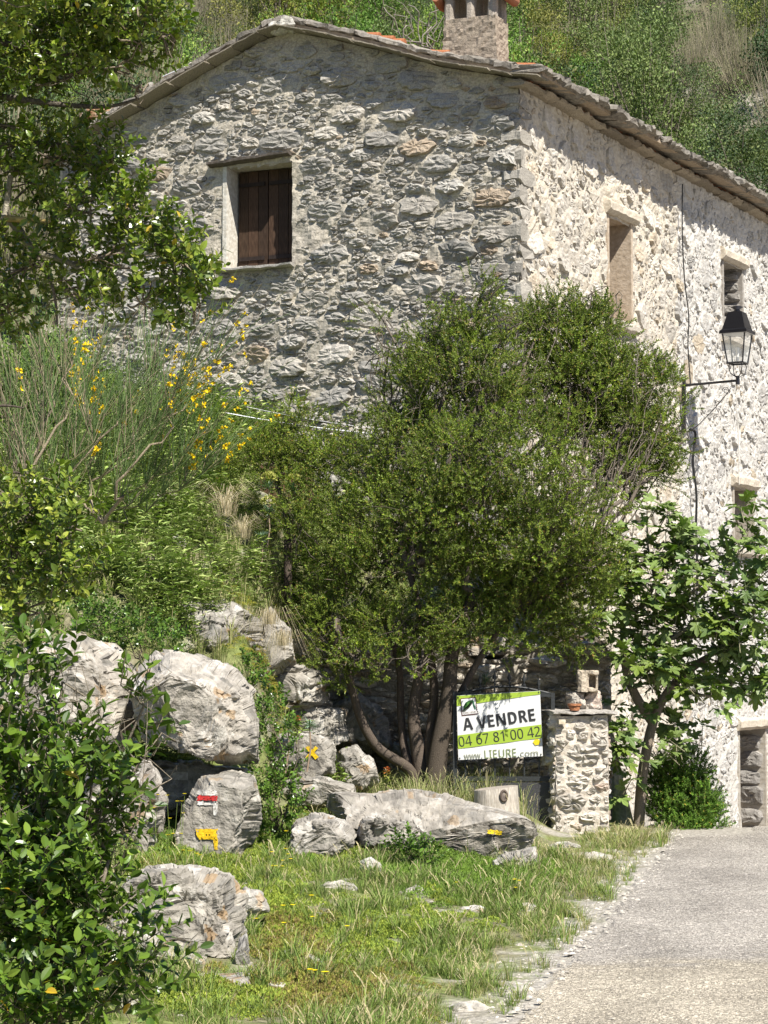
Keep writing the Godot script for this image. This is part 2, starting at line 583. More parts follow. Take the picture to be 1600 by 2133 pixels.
# Lay stones over a face; the largest `single` become parts of their own, the rest one mesh.
func lay_stones(parent: Node, called: String, rest: String, o: Vector3, dir: Vector3, out: Vector3, area: Rect2, top: Callable, radii: Array, flat: float, holes: Array, palette: Callable, m: Material, proud: Vector2, single: int, seed_: int, gap := 0.02, rough := 1.0, visible = null):
	var r := RandomNumberGenerator.new()
	r.seed = seed_
	var list := []
	var right := dir if dir.cross(Vector3.UP).dot(out) > 0 else -dir
	var flip := 1.0 if right == dir else -1.0
	for q in pack(area.size.x, area.size.y, radii, flat, gap, r):
		var c: Vector2 = area.position + q[0]
		c.y += 0.06 * nz.get_noise_2d(c.x * 0.7 + 11.0, c.y * 0.3)
		var poly: PackedVector2Array = q[1]
		var hi := 0.0
		for p in poly: hi = maxf(hi, p.y)
		if c.y + hi * 0.8 > top.call(c.x): continue
		var bad := false
		for hr in holes:
			for p in poly:
				if hr.has_point(c + p * 0.92): bad = true
			if hr.has_point(c): bad = true
		if bad: continue
		if flip < 0:
			for i in poly.size(): poly[i].x = -poly[i].x
			poly.reverse()
		var ar := 0.0
		for i in poly.size(): ar += 0.5 * poly[i].cross(poly[(i + 1) % poly.size()])
		if ar < 0.0006: continue
		list.append([c, poly, ar])
	var order := range(list.size())
	var wt := []
	for e in list:
		var k: float = e[2]
		if visible != null and not visible.call(o + dir * e[0].x + Vector3(0, e[0].y, 0)): k *= 0.001
		wt.append(k)
	order.sort_custom(func(a, b2): return wt[a] > wt[b2])
	var others := Buf.new()
	for k in order.size():
		var e = list[order[k]]
		var c: Vector2 = e[0]
		var bs := Basis(right, Vector3.UP, out) * Basis(Vector3(0, 0, 1), r.randf_range(-0.08, 0.08))
		var where := o + dir * c.x + Vector3(0, c.y, 0)
		var col: Color = palette.call(c, r)
		var pr := r.randf_range(proud.x, proud.y) * clampf(sqrt(e[2]) / 0.13, 0.5, 1.35)
		if k < single:
			var sb := Buf.new()
			stone_mesh(sb, e[1], pr, r, col, Transform3D(bs, Vector3.ZERO), clampi(int(sqrt(e[2]) * 110.0), 12, 26), rough)
			put(sb.mesh(m), called, parent, where)
		else:
			stone_mesh(others, e[1], pr, r, col, Transform3D(bs, where), 8, rough)
	if others.v.size() > 0:
		var ob := build(others, rest, m, parent)
		ob.set_meta("kind", "stuff")

func in_view(p: Vector3) -> bool:
	var q := seen_at(p)
	return q.x > -30 and q.x < 1630 and q.y > -30 and q.y < 2160

# ---------------------------------------------------------------- the house
var gable_line := []      # s, y pairs of the roof line on the gable
func gable_top(s: float) -> float:
	for i in gable_line.size() - 1:
		var a: Vector2 = gable_line[i]; var b: Vector2 = gable_line[i + 1]
		if s <= b.x: return lerpf(a.y, b.y, clampf((s - a.x) / (b.x - a.x), 0, 1))
	return gable_line[-1].y

func lump_bar(b: Buf, a: Vector3, c: Vector3, w: Vector3, h: Vector3, col: Color, seed_: float, amp := 0.02, cuts := 8):
	# a crumbly bar from a to c, section spanned by w and h
	var prev := []
	for i in cuts + 1:
		var t := float(i) / cuts
		var p := a.lerp(c, t)
		var ring := []
		for k in 8:
			var g := TAU * k / 8.0 + 0.39
			var x := clampf(cos(g) * 1.3, -1, 1); var y := clampf(sin(g) * 1.3, -1, 1)
			var q := p + w * x * 0.5 + h * y * 0.5
			var nn := q * 6.0 + Vector3(seed_, seed_ * 2.0, 0)
			q += Vector3(nz.get_noise_3dv(nn), nz.get_noise_3dv(nn + Vector3(50, 0, 0)) , nz.get_noise_3dv(nn + Vector3(0, 50, 0))) * amp * 1.6
			ring.append(q)
		if i > 0:
			for k in 8:
				var k2 := (k + 1) % 8
				b.quad(prev[k], ring[k], ring[k2], prev[k2], col)
		else:
			for k in range(1, 7): b.tri(ring[0], ring[k], ring[k + 1], col)
		if i == cuts:
			for k in range(1, 7): b.tri(ring[0], ring[k + 1], ring[k], col)
		prev = ring

func oriented(o: Vector3, x: Vector3, z: Vector3) -> Transform3D:
	return Transform3D(Basis(x, Vector3.UP, z), o)

func build_house():
	var h := thing("stone_house", "old rubble stone house with dark grey gable and pale whitewashed long side", "house", CORNER + Vector3(0, -1.6, 0))
	var base := h.position
	var inv := -base
	# roof line of the gable, read where the masonry ends
	for q in [[1092, 165], [1040, 158], [920, 140], [800, 108], [700, 84], [600, 66], [560, 80], [450, 140], [300, 228], [230, 268]]:
		gable_line.append(face_point(q[0], q[1], CORNER, GABLE_DIR, GABLE_OUT))
	gable_line[0].x = 0.0
	var last: Vector2 = gable_line[-1]
	gable_line.append(Vector2(last.x + 0.7, last.y - 0.28))
	var eave_y: float = gable_line[0].y
	var gend: float = gable_line[-1].x
	# ---- gable wall
	var w0 := face_point(474, 350, CORNER, GABLE_DIR, GABLE_OUT)
	var w1 := face_point(606, 552, CORNER, GABLE_DIR, GABLE_OUT)
	var win := Rect2(w1.x, w1.y, w0.x - w1.x, w0.y - w1.y)
	var gb := Buf.new()
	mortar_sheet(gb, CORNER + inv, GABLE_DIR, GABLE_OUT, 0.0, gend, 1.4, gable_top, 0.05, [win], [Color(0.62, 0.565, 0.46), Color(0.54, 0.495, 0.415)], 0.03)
	var gable := build(gb, "gable_wall", M.mortar, h)
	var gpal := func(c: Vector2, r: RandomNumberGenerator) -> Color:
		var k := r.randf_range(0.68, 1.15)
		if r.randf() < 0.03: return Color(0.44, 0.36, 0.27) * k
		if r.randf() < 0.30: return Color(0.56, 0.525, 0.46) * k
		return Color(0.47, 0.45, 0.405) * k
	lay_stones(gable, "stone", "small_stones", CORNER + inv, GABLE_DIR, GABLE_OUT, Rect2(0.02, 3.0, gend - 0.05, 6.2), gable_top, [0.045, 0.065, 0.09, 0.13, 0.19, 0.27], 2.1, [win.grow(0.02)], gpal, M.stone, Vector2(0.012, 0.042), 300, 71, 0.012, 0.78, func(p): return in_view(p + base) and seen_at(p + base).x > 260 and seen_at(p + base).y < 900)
	# ---- long side wall
	var side_len := 15.0
	var side_top := func(_s: float) -> float: return eave_y + 0.02
	var holes := []
	var openings := [[1268, 1313, 457, 668], [1507, 1545, 552, 700], [1529, 1568, 1018, 1140], [1541, 1594, 1520, 1800]]
	for q in openings:
		var a := face_point(q[0], (q[2] + q[3]) * 0.5, CORNER, SIDE_DIR, SIDE_OUT)
		var c := face_point(q[1], (q[2] + q[3]) * 0.5, CORNER, SIDE_DIR, SIDE_OUT)
		var tp := face_point((q[0] + q[1]) * 0.5, q[2], CORNER, SIDE_DIR, SIDE_OUT)
		var bt := face_point((q[0] + q[1]) * 0.5, q[3], CORNER, SIDE_DIR, SIDE_OUT)
		holes.append(Rect2(a.x, bt.y, c.x - a.x, tp.y - bt.y))
	var seam := face_point(1412, 700, CORNER, SIDE_DIR, SIDE_OUT).x
	var sb := Buf.new()
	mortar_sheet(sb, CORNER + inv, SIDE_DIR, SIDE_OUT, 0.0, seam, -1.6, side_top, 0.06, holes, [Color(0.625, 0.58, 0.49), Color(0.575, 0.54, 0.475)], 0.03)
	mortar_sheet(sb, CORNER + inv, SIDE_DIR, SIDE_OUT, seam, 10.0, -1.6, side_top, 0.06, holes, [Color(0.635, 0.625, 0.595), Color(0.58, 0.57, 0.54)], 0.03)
	mortar_sheet(sb, CORNER + inv, SIDE_DIR, SIDE_OUT, 10.0, side_len, -1.6, side_top, 0.25, [], [Color(0.635, 0.625, 0.595), Color(0.58, 0.57, 0.54)], 0.03)
	var side := build(sb, "side_wall", M.pale_mortar, h)
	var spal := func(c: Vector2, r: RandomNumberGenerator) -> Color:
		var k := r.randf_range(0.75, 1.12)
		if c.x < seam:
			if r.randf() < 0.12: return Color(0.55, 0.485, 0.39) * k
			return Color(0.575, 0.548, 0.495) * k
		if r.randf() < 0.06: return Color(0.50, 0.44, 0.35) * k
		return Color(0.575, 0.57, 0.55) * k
	var grown := []
	for q in holes: grown.append(q.grow(0.03))
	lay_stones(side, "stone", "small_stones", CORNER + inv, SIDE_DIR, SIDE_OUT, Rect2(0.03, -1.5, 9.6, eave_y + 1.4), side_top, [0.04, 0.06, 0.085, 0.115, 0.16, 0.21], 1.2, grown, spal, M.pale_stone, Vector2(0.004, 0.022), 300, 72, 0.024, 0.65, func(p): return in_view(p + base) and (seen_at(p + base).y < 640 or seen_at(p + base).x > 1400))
	# ---- corner stones tie both faces
	var qr := RandomNumberGenerator.new(); qr.seed = 88
	var qy := -1.2
	var flip := 0
	while qy < eave_y - 0.2:
		var qh := qr.randf_range(0.10, 0.26)
		var ga := qr.randf_range(0.28, 0.5) if flip % 2 == 0 else qr.randf_range(0.14, 0.24)
		var sa := qr.randf_range(0.12, 0.2) if flip % 2 == 0 else qr.randf_range(0.22, 0.42)
		flip += 1
		if qy > 2.2:
			var qb := Buf.new()
			var push := qr.randf_range(0.012, 0.035)
			var c0 := CORNER + inv + GABLE_OUT * push + SIDE_OUT * push + Vector3(0, qy + qh * 0.5, 0)
			var half := (SIDE_DIR * sa) * 0.5
			lump_bar(qb, c0 + half, c0 + half + GABLE_DIR * ga, SIDE_DIR * sa, Vector3(0, qh - 0.02, 0), tone(Color(0.50, 0.47, 0.41), qr.randf_range(0.75, 1.15)), qr.randf() * 60.0, 0.022, 7)
			build(qb, "corner_stone", M.stone, h)
		qy += qh
	# ---- the other walls and the floor, plain
	var back := Buf.new()
	var pl := CORNER + inv + GABLE_DIR * (gend - 0.02)
	var lowl: float = gable_line[-1].y - 0.05
	back.quad(pl + Vector3(0, -1.6, 0) + SIDE_DIR * side_len, pl + Vector3(0, -1.6, 0) + SIDE_DIR * 0.02, pl + Vector3(0, lowl, 0) + SIDE_DIR * 0.02, pl + Vector3(0, lowl, 0) + SIDE_DIR * side_len, Color(0.4, 0.38, 0.34))
	var pr := CORNER + inv + SIDE_DIR * (side_len - 0.02)
	back.quad(pr + Vector3(0, -1.6, 0), pr + GABLE_DIR * gend + Vector3(0, -1.6, 0), pr + GABLE_DIR * gend + Vector3(0, lowl, 0), pr + Vector3(0, eave_y, 0), Color(0.4, 0.38, 0.34))
	build(back, "rear_wall", M.mortar, h)
	# ---- roof
	build_roof(h, inv, eave_y, side_len)
	build_gable_window(h, inv, win)
	for k in 4: build_side_opening(h, inv, holes[k], k)
	build_chimney(h, inv)

func build_roof(h: Node3D, inv: Vector3, eave_y: float, side_len: float):
	var O := CORNER + inv
	var roof := Buf.new()
	# deck of the two pitches, a slab 9 cm thick that overhangs gable and side
	var prof := []
	prof.append(Vector2(-0.33, eave_y - 0.02))
	for q in gable_line: prof.append(q + Vector2(0, 0.03))
	prof.append(Vector2(gable_line[-1].x + 0.3, gable_line[-1].y - 0.1))
	var f := -SIDE_DIR * 0.13
	var e := SIDE_DIR * side_len
	var up := Vector3(0, 0.05, 0)
	var deck_col := Color(0.40, 0.33, 0.25)
	for i in prof.size() - 1:
		var a: Vector3 = O + GABLE_DIR * prof[i].x + Vector3(0, prof[i].y, 0)
		var c: Vector3 = O + GABLE_DIR * prof[i + 1].x + Vector3(0, prof[i + 1].y, 0)
		roof.quad(a + f, c + f, c + e, a + e, deck_col)
		roof.quad(a + e + up, c + e + up, c + f + up, a + f + up, deck_col)
		roof.quad(a + f, a + f + up, c + f + up, c + f, deck_col)
		roof.quad(c + e, c + e + up, a + e + up, a + e, deck_col)
	var a0: Vector3 = O + GABLE_DIR * prof[0].x + Vector3(0, prof[0].y, 0)
	roof.quad(a0 + e, a0 + e + up, a0 + f + up, a0 + f, deck_col)
	var rf := build(roof, "roof", M.plaster, h)
	# verge: crumbling mortar pieces along the gable
	var r := RandomNumberGenerator.new(); r.seed = 91
	for i in range(1, prof.size() - 1):
		var a: Vector2 = prof[i - 1]; var c: Vector2 = prof[i]
		var n := int(ceil(a.distance_to(c) / 0.42))
		for k in n:
			var p := a.lerp(c, float(k) / n); var q := a.lerp(c, (k + 0.97) / n)
			var vb := Buf.new()
			var P := O + GABLE_DIR * p.x + Vector3(0, p.y + 0.085, 0) - SIDE_DIR * 0.04
			var Q := O + GABLE_DIR * q.x + Vector3(0, q.y + 0.085 + r.randf_range(-0.01, 0.015), 0) - SIDE_DIR * 0.04
			lump_bar(vb, P, Q, SIDE_DIR * 0.25, Vector3(0, r.randf_range(0.075, 0.11), 0), tone(Color(0.34, 0.31, 0.265), r.randf_range(0.7, 1.15)), r.randf() * 40.0, 0.022, 6)
			build(vb, "verge_stone", M.mortar, rf)
	# thin slates under the verge, on the gable edge
	for i in range(1, prof.size() - 1):
		var a: Vector2 = prof[i - 1]; var c: Vector2 = prof[i]
		var n := int(ceil(a.distance_to(c) / 0.55))
		for k in n:
			var p := a.lerp(c, (k + 0.02) / n); var q := a.lerp(c, (k + 0.98) / n)
			var vb := Buf.new()
			var lead := r.randf_range(0.20, 0.26)
			var P := O + GABLE_DIR * p.x + Vector3(0, p.y - 0.012, 0) - SIDE_DIR * (lead - 0.11)
			var Q := O + GABLE_DIR * q.x + Vector3(0, q.y - 0.012, 0) - SIDE_DIR * (lead - 0.11)
			lump_bar(vb, P, Q, SIDE_DIR * 0.30, Vector3(0, 0.028, 0), tone(Color(0.36, 0.32, 0.25), r.randf_range(0.7, 1.1)), r.randf() * 40.0, 0.008, 4)
			build(vb, "verge_slate", M.stone, rf)
	# eave of the long side: a lower course of flat stones and ragged slabs above
	var s := -0.15
	while s < 12.0:
		var ln := r.randf_range(0.30, 0.62)
		var vb := Buf.new()
		var ox := r.randf_range(0.14, 0.19)
		var P := O + SIDE_DIR * s + SIDE_OUT * (ox - 0.14) + Vector3(0, eave_y - 0.065, 0)
		lump_bar(vb, P, P + SIDE_DIR * (ln - 0.015), SIDE_OUT * 0.26, Vector3(0, 0.06, 0), tone(Color(0.44, 0.38, 0.29), r.randf_range(0.65, 1.1)), r.randf() * 40.0, 0.022, 6)
		build(vb, "eave_course_stone", M.stone, rf)
		s += ln
	s = -0.16
	while s < 12.0:
		var ln := r.randf_range(0.22, 0.5)
		var vb := Buf.new()
		var ox := r.randf_range(0.36, 0.44)
		var rise := r.randf_range(-0.01, 0.03)
		var P := O + SIDE_DIR * s + SIDE_OUT * (ox - 0.19) + Vector3(0, eave_y + 0.055 + rise, 0)
		lump_bar(vb, P, P + SIDE_DIR * ln + Vector3(0, r.randf_range(-0.03, 0.02), 0), SIDE_OUT * 0.40 + Vector3(0, -0.05, 0), Vector3(0, r.randf_range(0.07, 0.12), 0), tone(Color(0.28, 0.26, 0.23), r.randf_range(0.7, 1.2)), r.randf() * 40.0, 0.035, 6)
		build(vb, "eave_slab", M.rock, rf)
		s += ln
	# round clay tiles on both pitches
	var tiles := Buf.new()
	for side in 2:
		var apex: Vector2 = gable_line[5]
		var low: Vector2 = Vector2(-0.08, eave_y - 0.02) if side == 0 else gable_line[-1]
		var k := 0.2
		while k < side_len - 0.2:
			var pts := []
			for q in 9:
				var t := q / 8.0
				var ss := lerpf(low.x, apex.x, t)
				var yy := (gable_top(maxf(ss, 0.0)) if side == 0 else gable_top(ss)) + 0.10 + (0.0 if ss > 0 else ss * 0.25)
				pts.append(O + GABLE_DIR * ss + SIDE_DIR * k + Vector3(0, yy, 0))
			tiles.tube(pts, 0.085, 0.075, 6, tone(Color(0.42, 0.17, 0.085), r.randf_range(0.7, 1.2)))
			k += 0.19
	var tl := build(tiles, "tile_rows", M.terracotta, rf)
	tl.set_meta("kind", "stuff")
	# broken tiles showing at the verge
	for q in [[760, 79], [790, 86], [812, 92], [1082, 143], [1106, 150], [905, 116]]:
		var fp := face_point(q[0], q[1], CORNER, GABLE_DIR, GABLE_OUT)
		var tb := Buf.new()
		var P := O + GABLE_DIR * fp.x + Vector3(0, fp.y + 0.03, 0) + SIDE_DIR * 0.05
		tb.tube([P - GABLE_DIR * 0.16 + Vector3(0, -0.02, 0), P, P + GABLE_DIR * 0.16 + Vector3(0, 0.03, 0)], 0.05, 0.045, 8, Color(0.48, 0.19, 0.09))
		build(tb, "broken_tile", M.terracotta, rf)
	# pale weathered ridge stone
	var rs := Buf.new()
	var ap := face_point(600, 58, CORNER, GABLE_DIR, GABLE_OUT)
	var A := O + GABLE_DIR * (ap.x - 0.14) + Vector3(0, ap.y + 0.02, 0) - SIDE_DIR * 0.03
	lump_bar(rs, A, A + GABLE_DIR * 0.30 + Vector3(0, -0.02, 0), SIDE_DIR * 0.3, Vector3(0, 0.16, 0), Color(0.66, 0.65, 0.60), 3.0, 0.05, 8)
	var ro := build(rs, "ridge_stone", M.rock, rf)
	ro.set_meta("label", "pale whitish ridge stone at the top of the gable")
	# stones weighing down the far eave
	for k in 3:
		var fp := face_point(1500 + k * 16, 372 + k * 7, CORNER, SIDE_DIR, SIDE_OUT)
		var lb := Buf.new()
		var P := O + SIDE_DIR * fp.x + Vector3(0, eave_y + 0.2, 0) - SIDE_OUT * 0.1
		lump_bar(lb, P - SIDE_DIR * 0.2, P + SIDE_DIR * 0.2, SIDE_OUT * 0.4, Vector3(0, 0.26, 0), Color(0.33, 0.31, 0.28), k * 5.0, 0.06, 5)
		build(lb, "weight_stone", M.rock, rf)

func build_gable_window(h: Node3D, inv: Vector3, win: Rect2):
	var O := CORNER + inv
	var xf := Transform3D(Basis(-GABLE_DIR, Vector3.UP, GABLE_OUT), O + GABLE_DIR * win.end.x + Vector3(0, win.position.y, 0))   # x right, y up, z out, from the lower left corner
	var w := win.size.x; var t := win.size.y; var dp := 0.24
	var fr := Buf.new()
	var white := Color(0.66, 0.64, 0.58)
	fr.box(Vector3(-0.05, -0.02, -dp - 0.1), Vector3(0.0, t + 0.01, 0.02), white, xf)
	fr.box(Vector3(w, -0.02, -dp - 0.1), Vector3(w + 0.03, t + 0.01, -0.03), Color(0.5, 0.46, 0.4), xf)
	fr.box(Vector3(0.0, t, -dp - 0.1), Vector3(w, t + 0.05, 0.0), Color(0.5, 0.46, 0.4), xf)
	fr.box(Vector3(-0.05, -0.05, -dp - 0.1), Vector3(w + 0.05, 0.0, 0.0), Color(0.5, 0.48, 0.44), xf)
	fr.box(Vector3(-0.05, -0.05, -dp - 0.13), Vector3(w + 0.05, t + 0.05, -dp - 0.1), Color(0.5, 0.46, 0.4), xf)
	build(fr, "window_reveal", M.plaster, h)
	var ln := Buf.new()
	lump_bar(ln, xf * Vector3(-0.22, t + 0.045, 0.02), xf * Vector3(w + 0.02, t + 0.09, 0.02), GABLE_OUT * 0.2, Vector3(0, 0.055, 0), Color(0.16, 0.14, 0.12), 2.0, 0.01, 10)
	build(ln, "lintel", M.wood, h)
	var sl := Buf.new()
	lump_bar(sl, xf * Vector3(-0.06, -0.02, 0.02), xf * Vector3(w + 0.05, -0.005, 0.02), GABLE_OUT * 0.22, Vector3(0, 0.045, 0), Color(0.46, 0.44, 0.40), 7.0, 0.012, 10)
	build(sl, "sill", M.stone, h)
	# two shutter leaves of three planks each
	for k in 2:
		var x0 := 0.02 + k * (w - 0.04) * 0.5 + 0.004
		var lw := (w - 0.04) * 0.5 - 0.008
		var leafb := Buf.new()
		leafb.box(Vector3(x0, 0.015, -dp - 0.05), Vector3(x0 + lw, t - 0.015, -dp - 0.03), Color(0.085, 0.052, 0.034), xf)
		var leaf := build(leafb, "shutter", M.wood, h)
		for q in 3:
			var pb := Buf.new()
			var a := x0 + lw * q / 3.0 + 0.003
			pb.box(Vector3(a, 0.012 + 0.004 * q, -dp - 0.03), Vector3(a + lw / 3.0 - 0.006, t - 0.012, -dp - 0.008 + 0.003 * (q % 2)), tone(Color(0.085, 0.052, 0.034), [1.0, 1.25, 0.85][(q + k) % 3]), xf)
			build(pb, "plank", M.wood, leaf)
		for q in [0.13, 0.86]:
			var bb := Buf.new()
			bb.box(Vector3(x0 + 0.01, t * q - 0.022, -dp - 0.006), Vector3(x0 + lw - 0.04, t * q + 0.022, -dp + 0.010), Color(0.045, 0.034, 0.028), xf)
			build(bb, "batten", M.wood, leaf)

func build_side_opening(h: Node3D, inv: Vector3, q: Rect2, k: int):
	var O := CORNER + inv
	var xf := Transform3D(Basis(SIDE_DIR, Vector3.UP, SIDE_OUT), O + SIDE_DIR * q.position.x + Vector3(0, q.position.y, 0))
	var w := q.size.x; var t := q.size.y
	var dp := 0.55
	var c: Color = [Color(0.50, 0.42, 0.33), Color(0.36, 0.34, 0.31), Color(0.42, 0.39, 0.34), Color(0.45, 0.42, 0.37)][k]
	var b := Buf.new()
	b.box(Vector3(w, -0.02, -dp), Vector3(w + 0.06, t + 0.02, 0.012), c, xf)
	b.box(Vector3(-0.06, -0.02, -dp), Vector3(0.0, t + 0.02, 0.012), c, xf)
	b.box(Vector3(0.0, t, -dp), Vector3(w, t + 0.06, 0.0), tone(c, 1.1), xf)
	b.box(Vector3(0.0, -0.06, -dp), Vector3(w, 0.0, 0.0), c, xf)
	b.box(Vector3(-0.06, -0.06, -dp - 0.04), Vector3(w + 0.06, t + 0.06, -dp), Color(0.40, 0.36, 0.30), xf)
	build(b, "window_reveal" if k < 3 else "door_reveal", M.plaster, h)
	var lb := Buf.new()
	lump_bar(lb, xf * Vector3(-0.13, t + 0.09, -0.02), xf * Vector3(w + 0.14, t + 0.09, -0.02), SIDE_OUT * 0.20, Vector3(0, 0.17, 0), Color(0.60, 0.55, 0.46), k * 9.0, 0.012, 8)
	build(lb, "lintel", M.pale_stone, h)
	if k < 3:
		var sb := Buf.new()
		lump_bar(sb, xf * Vector3(-0.12, -0.07, 0.0), xf * Vector3(w + 0.12, -0.07, 0.0), SIDE_OUT * 0.2, Vector3(0, 0.12, 0), Color(0.58, 0.54, 0.47), k * 4.0, 0.015, 8)
		build(sb, "sill", M.pale_stone, h)
	if k == 1 or k == 3:
		# rough jamb stones on the far side
		var r := RandomNumberGenerator.new(); r.seed = 50 + k
		var y := 0.05
		while y < t - 0.05:
			var hh := r.randf_range(0.10, 0.2) if k == 1 else r.randf_range(0.16, 0.32)
			var jb := Buf.new()
			stone_mesh(jb, block(0.42, minf(hh, t - y), r), 0.05, r, tone(Color(0.40, 0.38, 0.35), r.randf_range(0.75, 1.1)), Transform3D(Basis(SIDE_OUT, Vector3.UP, -SIDE_DIR), xf * Vector3(w - 0.004, y + hh * 0.5, -0.22)), 12, 0.7)
			build(jb, "jamb_stone", M.stone, h)
			y += hh
	if k == 3:
		var db := Buf.new()
		db.box(Vector3(w + 0.10, -0.02, 0.10), Vector3(w + 0.16, t * 0.98, 0.55), Color(0.30, 0.10, 0.045), xf)
		var d := build(db, "door", M.rust, h)
		d.set_meta("label", "rust red metal door standing open")

func build_chimney(h: Node3D, inv: Vector3):
	var O := CORNER + inv
	var a := face_point(920, 118, CORNER, GABLE_DIR, GABLE_OUT)
	var c := face_point(1030, 132, CORNER, GABLE_DIR, GABLE_OUT)
	var top := face_point(975, 34, CORNER, GABLE_DIR, GABLE_OUT).y
	var w := a.x - c.x; var y0 := minf(a.y, c.y) - 0.15; var hh := top - y0
	var xf := Transform3D(Basis(-GABLE_DIR, Vector3.UP, GABLE_OUT), O + GABLE_DIR * a.x + Vector3(0, y0, 0) + SIDE_DIR * 0.04)
	var dp := 0.40
	var b := Buf.new()
	var col := Color(0.40, 0.335, 0.265)
	# roughcast shaft, slightly tapered
	var N := 18
	var pt := func(u: float, v: float, face: int) -> Vector3:
		var tp := 0.012 * v
		var p := Vector3()
		if face == 0: p = Vector3(lerpf(-0.01 + tp, w + 0.01 - tp, u), v * hh, 0)
		elif face == 1: p = Vector3(w + 0.01 - tp, v * hh, -u * dp)
		elif face == 2: p = Vector3(lerpf(w + 0.01 - tp, -0.01 + tp, u), v * hh, -dp)
		else: p = Vector3(-0.01 + tp, v * hh, -dp + u * dp)
		var q := p * 16.0
		p += Vector3(nz.get_noise_3dv(q), 0.0, nz.get_noise_3dv(q + Vector3(33, 0, 0))) * 0.022
		return xf * p
	for face in 4:
		for i in N:
			for j in N:
				var A: Vector3 = pt.call(float(i) / N, float(j) / N, face); var B: Vector3 = pt.call((i + 1.0) / N, float(j) / N, face)
				var D: Vector3 = pt.call((i + 1.0) / N, (j + 1.0) / N, face); var E: Vector3 = pt.call(float(i) / N, (j + 1.0) / N, face)
				b.quad(A, B, D, E, tone(col, 1.0 + 0.25 * nz.get_noise_3dv(A * 4.0)))
	var ch := build(b, "chimney", M.render_coat, h)
	var tb := Buf.new()
	tb.box(Vector3(0.015, hh - 0.03, -dp + 0.015), Vector3(w - 0.015, hh + 0.005, -0.015), Color(0.40, 0.335, 0.265), xf)
	build(tb, "flue", M.mortar, ch)
	for r in [0.0, 1.0]:
		for k in 3:
			var pb := Buf.new()
			var x: float = [0.055, w * 0.5, w - 0.055][k]
			var z := -0.06 if r == 0.0 else -dp + 0.06
			lump_bar(pb, xf * Vector3(x, hh - 0.02, z), xf * Vector3(x, hh + 0.32, z), -GABLE_DIR * 0.10, SIDE_DIR * 0.11, Color(0.46, 0.41, 0.35), k * 3.0 + r, 0.008, 6)
			build(pb, "chimney_post", M.render_coat, ch)
	var db := Buf.new()
	for k in 2:
		var x: float = [w * 0.27, w * 0.74][k]
		db.box(Vector3(x - w * 0.13, hh, -dp + 0.1), Vector3(x + w * 0.13, hh + 0.3, -dp + 0.12), Color(0.40, 0.335, 0.265), xf)
	build(db, "flue_lining", M.render_coat, ch)
	var cb := Buf.new()
	cb.box(Vector3(-0.06, hh + 0.30, -dp - 0.05), Vector3(w + 0.06, hh + 0.35, 0.05), Color(0.42, 0.36, 0.3), xf)
	build(cb, "cap_slab", M.render_coat, ch)
	for k in 2:
		var e := Buf.new()
		var x := -0.06 if k == 0 else w + 0.06
		var sg := -1.0 if k == 0 else 1.0
		e.tube([xf * Vector3(x, hh + 0.26, -dp - 0.06), xf * Vector3(x + sg * 0.03, hh + 0.23, -dp * 0.5), xf * Vector3(x, hh + 0.26, 0.07)], 0.06, 0.06, 8, Color(0.45, 0.2, 0.11))
		build(e, "cap_tile", M.terracotta, ch)
# ---------------------------------------------------------------- garden gate, pillars, terrace wall, sign
func stone_pillar(called: String, label: String, u0: float, u1: float, v0: float, depth: float, turn: float, thick: float, seed_: int) -> Node3D:
	var a := at(u0, v0, depth); var c := at(u1, v0, depth)
	var w := c.x - a.x
	var y0 := ground((a.x + c.x) * 0.5, depth) - 0.12
	var p := thing(called, label, "pillar", Vector3(a.x, y0, a.z))
	p.rotation.y = turn
	var h := a.y - y0
	var b := Buf.new()
	for q in [[Vector3(0, 0, 0), Vector3.RIGHT, Vector3.BACK, w], [Vector3(w, 0, 0), Vector3.FORWARD, Vector3.RIGHT, thick], [Vector3(w, 0, -thick), Vector3.LEFT, Vector3.FORWARD, w], [Vector3(0, 0, -thick), Vector3.BACK, Vector3.LEFT, thick]]:
		mortar_sheet(b, q[0], q[1], q[2], 0.0, q[3], 0.0, func(_s): return h, 0.05, [], [Color(0.66, 0.61, 0.53), Color(0.60, 0.56, 0.50)], 0.02)
	b.quad(Vector3(0, h, 0), Vector3(w, h, 0), Vector3(w, h, -thick), Vector3(0, h, -thick), Color(0.5, 0.46, 0.4))
	var body := build(b, "mortar_core", M.pale_mortar, p)
	var pal := func(_c: Vector2, r: RandomNumberGenerator) -> Color:
		var k := r.randf_range(0.72, 1.15)
		if r.randf() < 0.22: return Color(0.58, 0.49, 0.41) * k
		return Color(0.57, 0.54, 0.485) * k
	for q in [[Vector3(0, 0, 0), Vector3.RIGHT, Vector3.BACK, w], [Vector3(w, 0, 0), Vector3.FORWARD, Vector3.RIGHT, thick], [Vector3(0, 0, -thick), Vector3.BACK, Vector3.LEFT, thick]]:
		lay_stones(body, "stone", "stone_chips", q[0], q[1], q[2], Rect2(0, 0.02, q[3], h), func(_s): return h + 0.02, [0.05, 0.085, 0.125, 0.17], 1.5, [], pal, M.pale_stone, Vector2(0.012, 0.04), 80, seed_, 0.02, 1.0)
	return p

